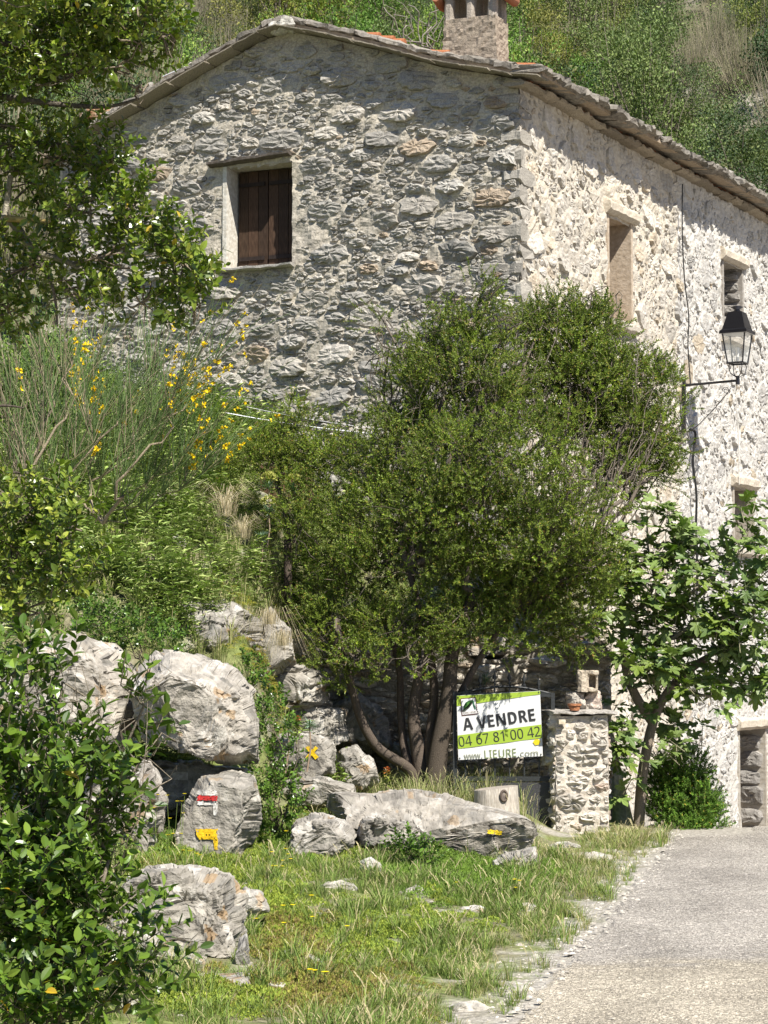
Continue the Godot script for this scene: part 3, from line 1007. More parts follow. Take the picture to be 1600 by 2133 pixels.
func build_walls_and_gate():
	# terrace wall of thin ledges behind the gate
	var p0 := Vector3(-1.15, 0.0, -21.35); var p1 := Vector3(2.25, 0.0, -22.05)
	var dir := (p1 - p0).normalized()
	var out := Vector3(-dir.z, 0, dir.x) * -1.0
	if out.z < 0: out = -out
	var len := p0.distance_to(p1)
	var tw := thing("terrace_wall", "low dry terrace wall of long flat limestone ledges behind the gate", "wall", p0)
	var top := func(s: float) -> float: return 1.72 + 0.12 * sin(s * 2.1) + 0.1 * nz.get_noise_2d(s * 2.0, 4.0)
	var mb := Buf.new()
	mortar_sheet(mb, Vector3.ZERO, dir, out, 0.0, len, -0.2, top, 0.08, [], [Color(0.46, 0.42, 0.35), Color(0.40, 0.37, 0.31)], 0.05)
	for i in 20:
		var sa := len * i / 20.0; var sb := len * (i + 1) / 20.0
		mb.quad(dir * sa + Vector3(0, top.call(sa), 0), dir * sb + Vector3(0, top.call(sb), 0), dir * sb - out * 0.5 + Vector3(0, top.call(sb), 0), dir * sa - out * 0.5 + Vector3(0, top.call(sa), 0), Color(0.3, 0.28, 0.22))
	var core := build(mb, "earth_core", M.mortar, tw)
	var pal := func(_c: Vector2, r: RandomNumberGenerator) -> Color:
		var k := r.randf_range(0.65, 1.15)
		if r.randf() < 0.15: return Color(0.60, 0.50, 0.38) * k
		return Color(0.62, 0.575, 0.50) * k
	lay_stones(core, "stone", "stone_chips", Vector3.ZERO, dir, out, Rect2(0, 0.0, len, 1.95), top, [0.06, 0.09, 0.14, 0.20, 0.30], 3.0, [], pal, M.stone, Vector2(0.03, 0.10), 300, 301, 0.012, 0.9)
	# gate pillars
	stone_pillar("gate_pillar", "sunlit stone gate pillar with a thin slab on top", 1157, 1270, 1492, 19.85, 0.16, 0.46, 311)
	stone_pillar("gate_pillar", "narrow stone gate post half hidden by the dark trunk", 912, 948, 1486, 20.35, 0.0, 0.3, 312)
	var cap := get_node("gate_pillar")
	var slab := Buf.new()
	var sh: float = at(1152, 1488, 19.85).y - cap.position.y
	lump_bar(slab, Vector3(-0.03, sh + 0.012, -0.21), Vector3(0.555, sh + 0.018, -0.21), Vector3(0, 0, 0.56), Vector3(0, 0.04, 0), Color(0.50, 0.47, 0.42), 5.0, 0.012, 10)
	build(slab, "cap_slab", M.stone, cap)
	var plate := Buf.new()
	plate.box(Vector3(0.015, sh - 0.085, 0.03), Vector3(0.075, sh - 0.045, 0.075), Color(0.72, 0.66, 0.52))
	build(plate, "small_plaque", M.plaster, cap)
	# loose things standing on the pillar
	var topy: float = cap.position.y + sh + 0.034
	var rk := rock_node("loose_stone", "pale blocky loose stone standing on the gate pillar slab", [[1186, 1481], [1184, 1446], [1206, 1440], [1222, 1443], [1224, 1481]], 20.0, 0.22, 401, Color(0.52, 0.48, 0.43), 0.35, 16)
	rk.set_meta("group", "stones on the pillar")
	rk = rock_node("loose_stone", "reddish veined loose stone beside the clay block on the pillar", [[1222, 1482], [1221, 1438], [1245, 1434], [1258, 1442], [1261, 1482]], 20.02, 0.24, 402, Color(0.56, 0.47, 0.41), 0.35, 16)
	rk.set_meta("group", "stones on the pillar")
	var c0 := at(1204, 1441, 20.05); var c1 := at(1246, 1398, 20.05)
	var cb := thing("clay_block", "broken yellowish hollow clay block on top of the loose stones", "block", c0)
	var bb := Buf.new()
	var w := c1.x - c0.x; var h := c1.y - c0.y
	var clay := Color(0.58, 0.50, 0.39)
	lump_bar(bb, Vector3(w * 0.28, 0, -0.08), Vector3(w * 0.30, h, -0.08), Vector3(w * 0.56, 0, 0), Vector3(0, 0, 0.16), clay, 3.0, 0.016, 6)
	lump_bar(bb, Vector3(w * 0.5, h * 0.1, -0.08), Vector3(w, h * 0.08, -0.09), Vector3(0, 0, 0.14), Vector3(0, h * 0.22, 0), clay, 5.0, 0.012, 5)
	lump_bar(bb, Vector3(w * 0.5, h * 0.88, -0.08), Vector3(w * 1.02, h * 0.92, -0.09), Vector3(0, 0, 0.14), Vector3(0, h * 0.2, 0), clay, 7.0, 0.012, 5)
	lump_bar(bb, Vector3(w * 0.95, h * 0.1, -0.10), Vector3(w * 0.97, h * 0.9, -0.10), Vector3(w * 0.14, 0, 0), Vector3(0, 0, 0.12), clay, 9.0, 0.010, 5)
	bb.box(Vector3(w * 0.5, h * 0.1, -0.16), Vector3(w * 0.95, h * 0.9, -0.145), clay)
	build(bb, "block_shell", M.stone, cb)
	var pot := thing("flower_pot", "small terracotta flower pot lying against the loose stone", "pot", Vector3(at(1197, 1480, 19.86).x, topy, at(1197, 1480, 19.86).z))
	var pb := Buf.new()
	pb.tube([Vector3(0, 0, 0), Vector3(0, 0.045, 0)], 0.042, 0.056, 16, Color(0.46, 0.20, 0.10))
	build(pb, "body", M.terracotta, pot)
	pb = Buf.new()
	pb.tube([Vector3(0, 0.043, 0), Vector3(0, 0.060, 0)], 0.062, 0.062, 16, Color(0.50, 0.22, 0.11))
	build(pb, "rim", M.terracotta, pot)
	build_gate()
	build_sign()
	build_stump()

func build_gate():
	var D := 20.05
	var base := at(950, 1715, D)
	var g := thing("metal_gate", "dark iron garden gate with spear tips and a solid lower panel", "gate", base)
	var col := Color(0.035, 0.036, 0.038)
	var q := func(u: float, v: float, z := 0.0) -> Vector3: return at(u, v, D) - base + Vector3(0, 0, z)
	var fr := Buf.new()
	for s in [[948, 1440, 1735], [1153, 1443, 1735]]:
		var a: Vector3 = q.call(s[0], s[2]); var b: Vector3 = q.call(s[0], s[1])
		fr.box(Vector3(a.x - 0.017, a.y, -0.018), Vector3(a.x + 0.017, b.y, 0.018), col)
	build(fr, "frame", M.iron, g)
	for v in [1447, 1622, 1708]:
		var rb := Buf.new()
		var a: Vector3 = q.call(948, v); var b: Vector3 = q.call(1153, v)
		rb.box(Vector3(a.x + 0.017, a.y - 0.02, -0.014), Vector3(b.x - 0.017, a.y + 0.02, 0.014), col)
		build(rb, "rail", M.iron, g)
	var ab := Buf.new()
	var pts := []
	for k in 13:
		var t := k / 12.0
		pts.append(q.call(lerpf(958, 1148, t), 1445 - 15.0 * sin(PI * t), 0.004))
	ab.tube(pts, 0.012, 0.012, 6, col)
	build(ab, "arch", M.iron, g)
	var tips := [1424, 1404, 1398, 1399, 1402, 1411]
	for k in 6:
		var u: float = 970.0 + k * 30.6
		var bb := Buf.new()
		var foot: Vector3 = q.call(u, 1616); var tip: Vector3 = q.call(u, tips[k])
		bb.box(Vector3(u * 0.0 + foot.x - 0.007, foot.y, -0.007), Vector3(foot.x + 0.007, tip.y - 0.11, 0.007), col)
		var bar := build(bb, "bar", M.iron, g)
		var sb := Buf.new()
		var y := tip.y - 0.11
		sb.tube([Vector3(foot.x, y, 0), Vector3(foot.x, y + 0.012, 0)], 0.020, 0.020, 6, col)
		sb.tube([Vector3(foot.x, y + 0.012, 0), Vector3(foot.x, y + 0.03, 0)], 0.006, 0.008, 6, col)
		sb.tube([Vector3(foot.x, y + 0.03, 0), Vector3(foot.x, y + 0.05, 0)], 0.008, 0.022, 6, col)
		sb.tube([Vector3(foot.x, y + 0.05, 0), Vector3(foot.x, tip.y, 0)], 0.022, 0.001, 6, col)
		build(sb, "spear_tip", M.iron, bar)
	var pb := Buf.new()
	var a: Vector3 = q.call(958, 1706); var b: Vector3 = q.call(1146, 1630)
	pb.box(Vector3(a.x, a.y, -0.006), Vector3(b.x, b.y, 0.006), Color(0.055, 0.057, 0.06))
	build(pb, "lower_panel", M.iron, g)

func text_part(words: String, bold: bool, col: Color, u0: float, v0: float, u1: float, v1: float, height_px: float, D: float, base: Vector3, parent: Node, called: String):
	# lettering whose left foot stands at (u0, v0) and right foot at (u1, v1)
	var f := SystemFont.new()
	f.font_names = PackedStringArray(["Droid Sans"])
	f.font_weight = 700 if bold else 400
	var t := TextMesh.new()
	t.text = words
	t.font = f
	t.font_size = 64
	t.pixel_size = 0.001
	t.depth = 0.0006
	t.curve_step = 1.0
	var m := StandardMaterial3D.new()
	m.albedo_color = col.linear_to_srgb()
	m.roughness = 0.5
	t.material = m
	var box := t.get_aabb()
	var a := at(u0, v0, D); var c := at(u1, v1, D)
	var h := height_px * D / FOCAL
	var o := MeshInstance3D.new()
	o.mesh = t
	o.name = called
	var sx := a.distance_to(c) / box.size.x
	var sy := h / box.size.y
	var bs := Basis(Vector3(0, 0, 1), atan2(c.y - a.y, c.x - a.x))
	o.transform = Transform3D(bs * Basis.from_scale(Vector3(sx, sy, 1.0)), a - base + bs * Vector3(-box.position.x * sx, -box.position.y * sy, 0.0))
	parent.add_child(o, true)

func flat_poly(b: Buf, pts: Array, col: Color, thick := 0.0008):
	for i in range(1, pts.size() - 1):
		b.tri(pts[0], pts[i + 1], pts[i], col)
		b.tri(pts[0] - Vector3(0, 0, thick), pts[i] - Vector3(0, 0, thick), pts[i + 1] - Vector3(0, 0, thick), col)

func build_sign():
	var D := 19.98
	var base := at(1040, 1512, D)
	var s := thing("sale_sign", "white and green printed banner tied to the iron gate, reading A VENDRE", "sign", base)
	var q := func(u: float, v: float, lift := 0.0) -> Vector3: return at(u, v, D) - base + Vector3(0, 0, lift)
	var tl := Vector2(951, 1449); var tr := Vector2(1125, 1439); var bl := Vector2(955, 1583); var br := Vector2(1131, 1575)
	var pb := Buf.new()
	var N := 24
	for i in N:
		for j in 12:
			var c := []
			for k in 4:
				var x := (i + (1 if k == 1 or k == 2 else 0)) / float(N); var y := (j + (1 if k > 1 else 0)) / 12.0
				var p := tl.lerp(tr, x).lerp(bl.lerp(br, x), y)
				c.append(q.call(p.x, p.y, 0.0012 * sin(x * 17.0 + y * 2.0)))
			pb.quad(c[3], c[2], c[1], c[0], Color(0.64, 0.64, 0.625))
	build(pb, "banner", M.vinyl, s)
	var green := Color(0.30, 0.42, 0.045)
	var poly := func(called: String, pts: Array, lift: float, col: Color):
		var b := Buf.new()
		var w := []
		for p in pts: w.append(q.call(p[0], p[1], lift))
		flat_poly(b, w, col)
		build(b, called, M.vinyl, s)
	poly.call("green_stripe", [[951, 1449.5], [1124.8, 1439.5], [1125.2, 1446], [951.8, 1471]], 0.004, green)
	poly.call("green_stripe", [[953.3, 1532], [1127.7, 1509], [1129, 1537], [954.4, 1560]], 0.004, green)
	text_part("A", true, Color(0.02, 0.02, 0.022), 966, 1521.5, 986.5, 1519, 25, D - 0.006, base, s, "lettering")
	text_part("VENDRE", true, Color(0.02, 0.02, 0.022), 996, 1518, 1116, 1500.5, 25, D - 0.006, base, s, "lettering")
	text_part("04 67 81 00 42", false, Color(0.025, 0.028, 0.02), 957, 1556, 1126.5, 1533.5, 21, D - 0.006, base, s, "lettering")
	text_part("www.", false, Color(0.22, 0.23, 0.16), 967, 1582, 1005, 1579.5, 10, D - 0.006, base, s, "lettering")
	text_part("LIEURE", false, Color(0.20, 0.24, 0.10), 1010, 1580, 1076, 1576, 17, D - 0.006, base, s, "lettering")
	text_part(".com", false, Color(0.22, 0.23, 0.16), 1079, 1576.5, 1121, 1574, 9, D - 0.006, base, s, "lettering")
	# emblem: bordered square with a green leaf and a swept stroke
	poly.call("emblem_border", [[959, 1455], [991, 1452], [995, 1487], [962, 1491]], 0.006, Color(0.12, 0.03, 0.025))
	poly.call("emblem_ground", [[960.5, 1456.5], [989.7, 1453.7], [993.4, 1485.6], [963.4, 1489.2]], 0.008, Color(0.72, 0.72, 0.7))
	poly.call("emblem_leaf", [[966, 1479], [966, 1470], [970, 1463], [977, 1459], [986, 1457.5], [983, 1466], [979, 1472], [973, 1477]], 0.010, Color(0.03, 0.11, 0.03))
	poly.call("emblem_leaf", [[966, 1479], [968, 1471], [973, 1465], [983, 1459], [976, 1468], [971, 1474]], 0.0115, Color(0.08, 0.22, 0.04))
	poly.call("emblem_stroke", [[962.5, 1480], [966, 1479.5], [977, 1471], [986, 1459], [987.5, 1460], [978, 1473.5], [968, 1482], [963, 1482]], 0.013, Color(0.05, 0.06, 0.05))
	poly.call("emblem_stroke", [[984.5, 1460], [987, 1459.5], [988, 1468], [991.5, 1475.5], [989.5, 1477], [986, 1470]], 0.0145, Color(0.04, 0.16, 0.09))
	text_part("AGENCE LIEURE", false, Color(0.2, 0.14, 0.12), 964.5, 1487.2, 992, 1484, 4, D - 0.012, base, s, "lettering")
	poly.call("yellow_badge", [[1110, 1546], [1114, 1540], [1121, 1539.5], [1126, 1544], [1122.5, 1551], [1115, 1552.5]], 0.006, Color(0.62, 0.50, 0.02))
	for p in [[954, 1453], [1122, 1442], [958, 1579], [1127, 1571]]:
		var e := Buf.new()
		var c: Vector3 = q.call(p[0], p[1], 0.0)
		e.tube([c + Vector3(0, 0, -0.055), c + Vector3(0, 0, 0.008)], 0.006, 0.006, 8, Color(0.03, 0.03, 0.03))
		build(e, "cable_tie", M.iron, s)

func build_stump():
	var D := 18.55
	var a := at(986, 1700, D); var c := at(1078, 1641, D)
	var w := (c.x - a.x)
	var p := on_ground((a.x + c.x) * 0.5, D)
	var s := thing("tree_stump", "bleached sawn tree stump with an old knot behind the flat rock", "stump", p)
	var b := Buf.new()
	var h := c.y - p.y
	var S := 40; var H := 12
	var pt := func(i: int, j: int) -> Vector3:
		var g := TAU * i / S; var t := float(j) / H
		var r := w * 0.5 * (1.08 - 0.10 * t) * (1.0 + 0.045 * sin(g * 3.0 + 1.0) + 0.03 * nz.get_noise_2d(cos(g) * 3.0, sin(g) * 3.0 + t * 0.6) + 0.02 * nz.get_noise_2d(g * 9.0, t * 1.0))
		return Vector3(cos(g) * r, t * h + (0.02 * cos(g) if j == H else 0.0), sin(g) * r)
	for j in H:
		for i in S:
			var col := tone(Color(0.60, 0.555, 0.48), 1.0 + 0.25 * nz.get_noise_2d(i * 0.9, j * 0.16))
			b.quad(pt.call(i + 1, j), pt.call(i, j), pt.call(i, j + 1), pt.call(i + 1, j + 1), col)
	build(b, "trunk", M.stump_wood, s)
	var t := Buf.new()
	for k in 5:
		for i in S:
			var f0 := k / 5.0; var f1 := (k + 1) / 5.0
			var p0: Vector3 = pt.call(i, H); var p1: Vector3 = pt.call(i + 1, H)
			var m := Vector3(0, h, 0)
			var col := tone(Color(0.50, 0.45, 0.38), 0.85 + 0.3 * (k % 2) * 0.5)
			t.quad(m.lerp(p1, f0), m.lerp(p0, f0), m.lerp(p0, f1), m.lerp(p1, f1), col)
	build(t, "sawn_top", M.stump_wood, s)
	# knot: a raised dark ring round a pale core
	var kc := at(1047, 1655, D) - p
	kc.z = sqrt(maxf(0.0, pow(w * 0.5, 2) - kc.x * kc.x)) * 1.0
	var nrm := Vector3(kc.x, 0, kc.z).normalized()
	var fr := Basis(Vector3.UP.cross(nrm), Vector3.UP, nrm)
	var ring := []
	for i in 17:
		var g := TAU * i / 16.0
		ring.append(kc + fr * Vector3(cos(g) * 0.028, sin(g) * 0.042, 0.004))
	var kb := Buf.new()
	kb.tube(ring, 0.011, 0.011, 6, Color(0.17, 0.14, 0.115))
	build(kb, "knot", M.stump_wood, s)
	var k2 := Buf.new()
	for i in 12:
		var g := TAU * i / 12.0; var g2 := TAU * (i + 1) / 12.0
		k2.tri(kc + fr * Vector3(0, 0, 0.012), kc + fr * Vector3(cos(g) * 0.026, sin(g) * 0.04, 0.002), kc + fr * Vector3(cos(g2) * 0.026, sin(g2) * 0.04, 0.002), Color(0.26, 0.22, 0.19))
	build(k2, "knot_core", M.stump_wood, s)
# ---------------------------------------------------------------- boulders
# A rock: a star-shaped outline (metres, round its centre) gives the silhouette, a blocky depth profile gives the thickness, noise breaks the faces.
class Rock:
	var R := PackedFloat32Array()      # radius by angle
	var half := 0.5
	var expo := 0.45
	var lean := 0.0
	var seed_ := 0.0
	var rough := 0.3
	var strata := 0.0
	var size := 1.0
	var cuts := []                     # [normal, reach] flat faces
	var calm := 1.0                    # 1 = broken faces, 0 = smooth face
	var nz: FastNoiseLite
	var nc: FastNoiseLite
	var nr: FastNoiseLite
	func radius(g: float) -> float:
		var k := R.size()
		var f := fposmod(g / TAU, 1.0) * k
		var i := int(f) % k
		return lerpf(R[i], R[(i + 1) % k], f - floorf(f))
	func point(a: float, b: float, front: bool) -> Vector3:
		# square to disc
		var r := 0.0; var g := 0.0
		if absf(a) > absf(b):
			r = absf(a); g = (PI / 4.0) * (b / a) + (0.0 if a > 0 else PI)
		elif b != 0.0:
			r = absf(b); g = (PI / 2.0 if b > 0 else -PI / 2.0) - (PI / 4.0) * (a / b)
		var sx := pow(sin(r * PI / 2.0), expo)
		var sz := pow(maxf(cos(r * PI / 2.0), 0.0), expo)
		var rad := radius(g)
		var p := Vector3(cos(g) * rad * sx, sin(g) * rad * sx, half * sz * (1.0 if front else -1.0))
		p.z += lean * p.y * sz
		for c in cuts:
			var over: float = p.dot(c[0]) - c[1]
			if over > 0.0: p -= c[0] * over * 0.97
		var dirn := Vector3(cos(g) * sx * sx, sin(g) * sx * sx, (sz * sz) * (1.0 if front else -1.0))
		var q := p + Vector3(seed_, seed_ * 0.37, seed_ * 1.7)
		var f := 2.2 / size
		var warp := Vector3(nz.get_noise_3dv(q * f * 1.5), nz.get_noise_3dv(q * f * 1.5 + Vector3(9, 0, 0)), nz.get_noise_3dv(q * f * 1.5 + Vector3(0, 9, 0))) * (0.10 / f)
		var am := rough * size * (calm if (front and sz > 0.8) else 1.0)
		var disp := am * (0.16 * nc.get_noise_3dv((q + warp) * f * 1.3) + 0.07 * nc.get_noise_3dv((q + warp) * f * 3.4 + Vector3(7, 7, 7)) + 0.20 * nz.get_noise_3dv(q * f * 0.8) + 0.05 * nz.get_noise_3dv(q * f * 5.0))
		disp -= am * 0.10 * maxf(0.0, nr.get_noise_3dv(q * f * 0.9) - 0.4)
		disp -= am * 0.16 * smoothstep(0.30, 0.55, nz.get_noise_3dv(q * f * 3.1 + Vector3(90, 0, 0)))
		if strata > 0.0:
			var y := (q.y + 0.12 * q.x + 0.05 * nz.get_noise_3dv(q * 2.0)) / strata
			var fr: float = y - floorf(y)
			disp += 0.055 * size * (0.5 * sin(floorf(y) * 12.9898) ) - 0.03 * size * smoothstep(0.82, 1.0, fr)
		return p + dirn * disp

func make_rock(outline: Array, half: float, seed_: int, col: Color, rough: float, res: int, strata := 0.0, lean := 0.0, calm := 1.0, expo := 0.42, lichen := 0.7, ncuts := 14, extra := []) -> Array:
	# outline: metres round the centre, any order round
	var rk := Rock.new()
	rk.nz = nz; rk.nc = ncell; rk.nr = nfine
	rk.half = half; rk.seed_ = seed_ * 3.71; rk.rough = rough; rk.strata = strata; rk.lean = lean; rk.calm = calm; rk.expo = expo
	var K := 96
	var far := 0.0
	for i in K:
		var g := TAU * i / K
		var d := Vector2(cos(g), sin(g))
		var best := 0.0
		for k in outline.size():
			var a: Vector2 = outline[k]; var b: Vector2 = outline[(k + 1) % outline.size()]
			var e := b - a
			var den := d.cross(e)
			if absf(den) < 1e-7: continue
			var t := a.cross(e) / den; var s := a.cross(d) / den
			if t > 0 and s >= -0.001 and s <= 1.001: best = maxf(best, t)
		rk.R.append(best)
		far = maxf(far, best)
	rk.size = far
	var cr := RandomNumberGenerator.new(); cr.seed = seed_ * 7 + 1
	for i in ncuts:
		var n := Vector3(cr.randfn(), cr.randfn() * 0.9, absf(cr.randfn()) * 0.9 + 0.15).normalized()
		var sup := 0.0
		for q in outline: sup = maxf(sup, n.x * q.x + n.y * q.y)
		rk.cuts.append([n, (sup * 0.86 + half * absf(n.z) * 0.62) * cr.randf_range(0.70, 0.93)])
	for q in extra: rk.cuts.append(q)
	var b := Buf.new()
	var grid := []
	for side in 2:
		var rows := []
		for j in res + 1:
			var row := []
			for i in res + 1:
				row.append(rk.point(i * 2.0 / res - 1.0, j * 2.0 / res - 1.0, side == 0))
			rows.append(row)
		for j in res:
			for i in res:
				var p0: Vector3 = rows[j][i]; var p1: Vector3 = rows[j][i + 1]; var p2: Vector3 = rows[j + 1][i + 1]; var p3: Vector3 = rows[j + 1][i]
				var m := (p0 + p2) * 0.5
				var q := m + Vector3(seed_, seed_ * 2.0, 0)
				var k := 1.0 + 0.28 * nz.get_noise_3dv(q * 2.2 / far) + 0.16 * nz.get_noise_3dv(q * 9.0)
				var c := tone(col, k)
				if lichen > 0.0:
					var li := nz.get_noise_3dv(q * 3.3 + Vector3(60, 0, 0)) + 0.4 * nz.get_noise_3dv(q * 14.0)
					c = c.lerp(Color(0.62, 0.60, 0.56), lichen * smoothstep(0.22, 0.42, li))
					c = c.lerp(Color(0.13, 0.13, 0.125), lichen * 0.75 * smoothstep(0.26, 0.44, -li))
					c = c.lerp(Color(0.42, 0.24, 0.07), lichen * 0.7 * smoothstep(0.42, 0.5, nz.get_noise_3dv(q * 4.1 - Vector3(0, 80, 0))))
				if side == 0: b.quad(p0, p1, p2, p3, c)
				else: b.quad(p1, p0, p3, p2, c)
		if side == 0: grid = rows
	return [b, rk, grid]

var rock_face := {}
func rock_node(called: String, label: String, px: Array, depth: float, half: float, seed_: int, col: Color, rough := 0.3, res := 44, strata := 0.0, lean := 0.0, calm := 1.0, expo := 0.34, lichen := 0.7, ncuts := 14, extra := []) -> MeshInstance3D:
	# px: the outline read in the photograph, at the rock's own distance
	var pts := []
	var mid := Vector3.ZERO
	for q in px:
		pts.append(at(q[0], q[1], depth)); mid += pts[-1] / px.size()
	var outline := []
	for p in pts: outline.append(Vector2(p.x - mid.x, p.y - mid.y))
	var made := make_rock(outline, half, seed_, col, rough, res, strata, lean, calm, expo, lichen, ncuts, extra)
	var o := build(made[0], called, M.rock)
	o.position = Vector3(mid.x, mid.y, mid.z - half)
	tag(o, label, "rock")
	rock_face[o] = made[2]
	return o

# height of a rock's front face over a spot of its own x, y plane
func face_z(rows: Array, x: float, y: float) -> float:
	var best := 1e9
	var z := 0.0
	for j in range(0, rows.size()):
		for i in range(0, rows[j].size()):
			var p: Vector3 = rows[j][i]
			var d := (p.x - x) * (p.x - x) + (p.y - y) * (p.y - y)
			if d < best:
				best = d; z = p.z
			elif d < best + 0.0006: z = maxf(z, p.z)
	return z

func paint_mark(o: MeshInstance3D, px: Array, depth: float, col: Color, called: String, label: String, seed_ := 0):
	# px: four corners of a brushed bar, clockwise from the upper left
	var rows: Array = rock_face[o]
	var b := Buf.new()
	var nx := 16; var ny := 6
	# mean depth of the face under the mark, then the sheet itself
	var mean := 0.0
	for k in 4:
		var w := at(px[k][0], px[k][1], depth) - o.position
		mean += face_z(rows, w.x, w.y) * 0.25
	var far := -(o.position.z + mean)
	var edge := minf(2.0, 0.07 * Vector2(px[0][0] - px[1][0], px[0][1] - px[1][1]).length())
	var g := []
	var raw := []
	for j in ny + 1:
		var row := []; var rz := []
		for i in nx + 1:
			var s := float(i) / nx; var t := float(j) / ny
			var p := Vector2(px[0][0], px[0][1]).lerp(Vector2(px[1][0], px[1][1]), s).lerp(Vector2(px[3][0], px[3][1]).lerp(Vector2(px[2][0], px[2][1]), s), t)
			if j == 0 or j == ny or i == 0 or i == nx: p += Vector2(nz.get_noise_2d(s * 7.0 + seed_, t * 7.0), nz.get_noise_2d(s * 7.0, t * 7.0 + 20.0 + seed_)) * edge
			var w := at(p.x, p.y, far) - o.position
			w.z = face_z(rows, w.x, w.y)
			row.append(w); rz.append(w.z)
		g.append(row); raw.append(rz)
	for k in 5:
		for j in ny + 1:
			for i in nx + 1:
				g[j][i].z = (g[j][max(i - 1, 0)].z + g[j][min(i + 1, nx)].z + g[max(j - 1, 0)][i].z + g[min(j + 1, ny)][i].z) * 0.25
	var lift := 0.0
	for j in ny + 1:
		for i in nx + 1: lift = maxf(lift, raw[j][i] - g[j][i].z)
	lift = minf(lift, 0.02) + 0.005
	for j in ny + 1:
		for i in nx + 1: g[j][i].z += lift
	for j in ny:
		for i in nx:
			if nz.get_noise_2d(i * 0.55 + seed_ * 13.0, j * 0.7) > 0.36: continue
			b.quad(g[j + 1][i], g[j + 1][i + 1], g[j][i + 1], g[j][i], tone(col, 1.0 + 0.12 * nz.get_noise_2d(i * 0.8 + seed_, j * 0.9)))
	var m := build(b, called, M.road_paint, o)
	m.set_meta("label", label)

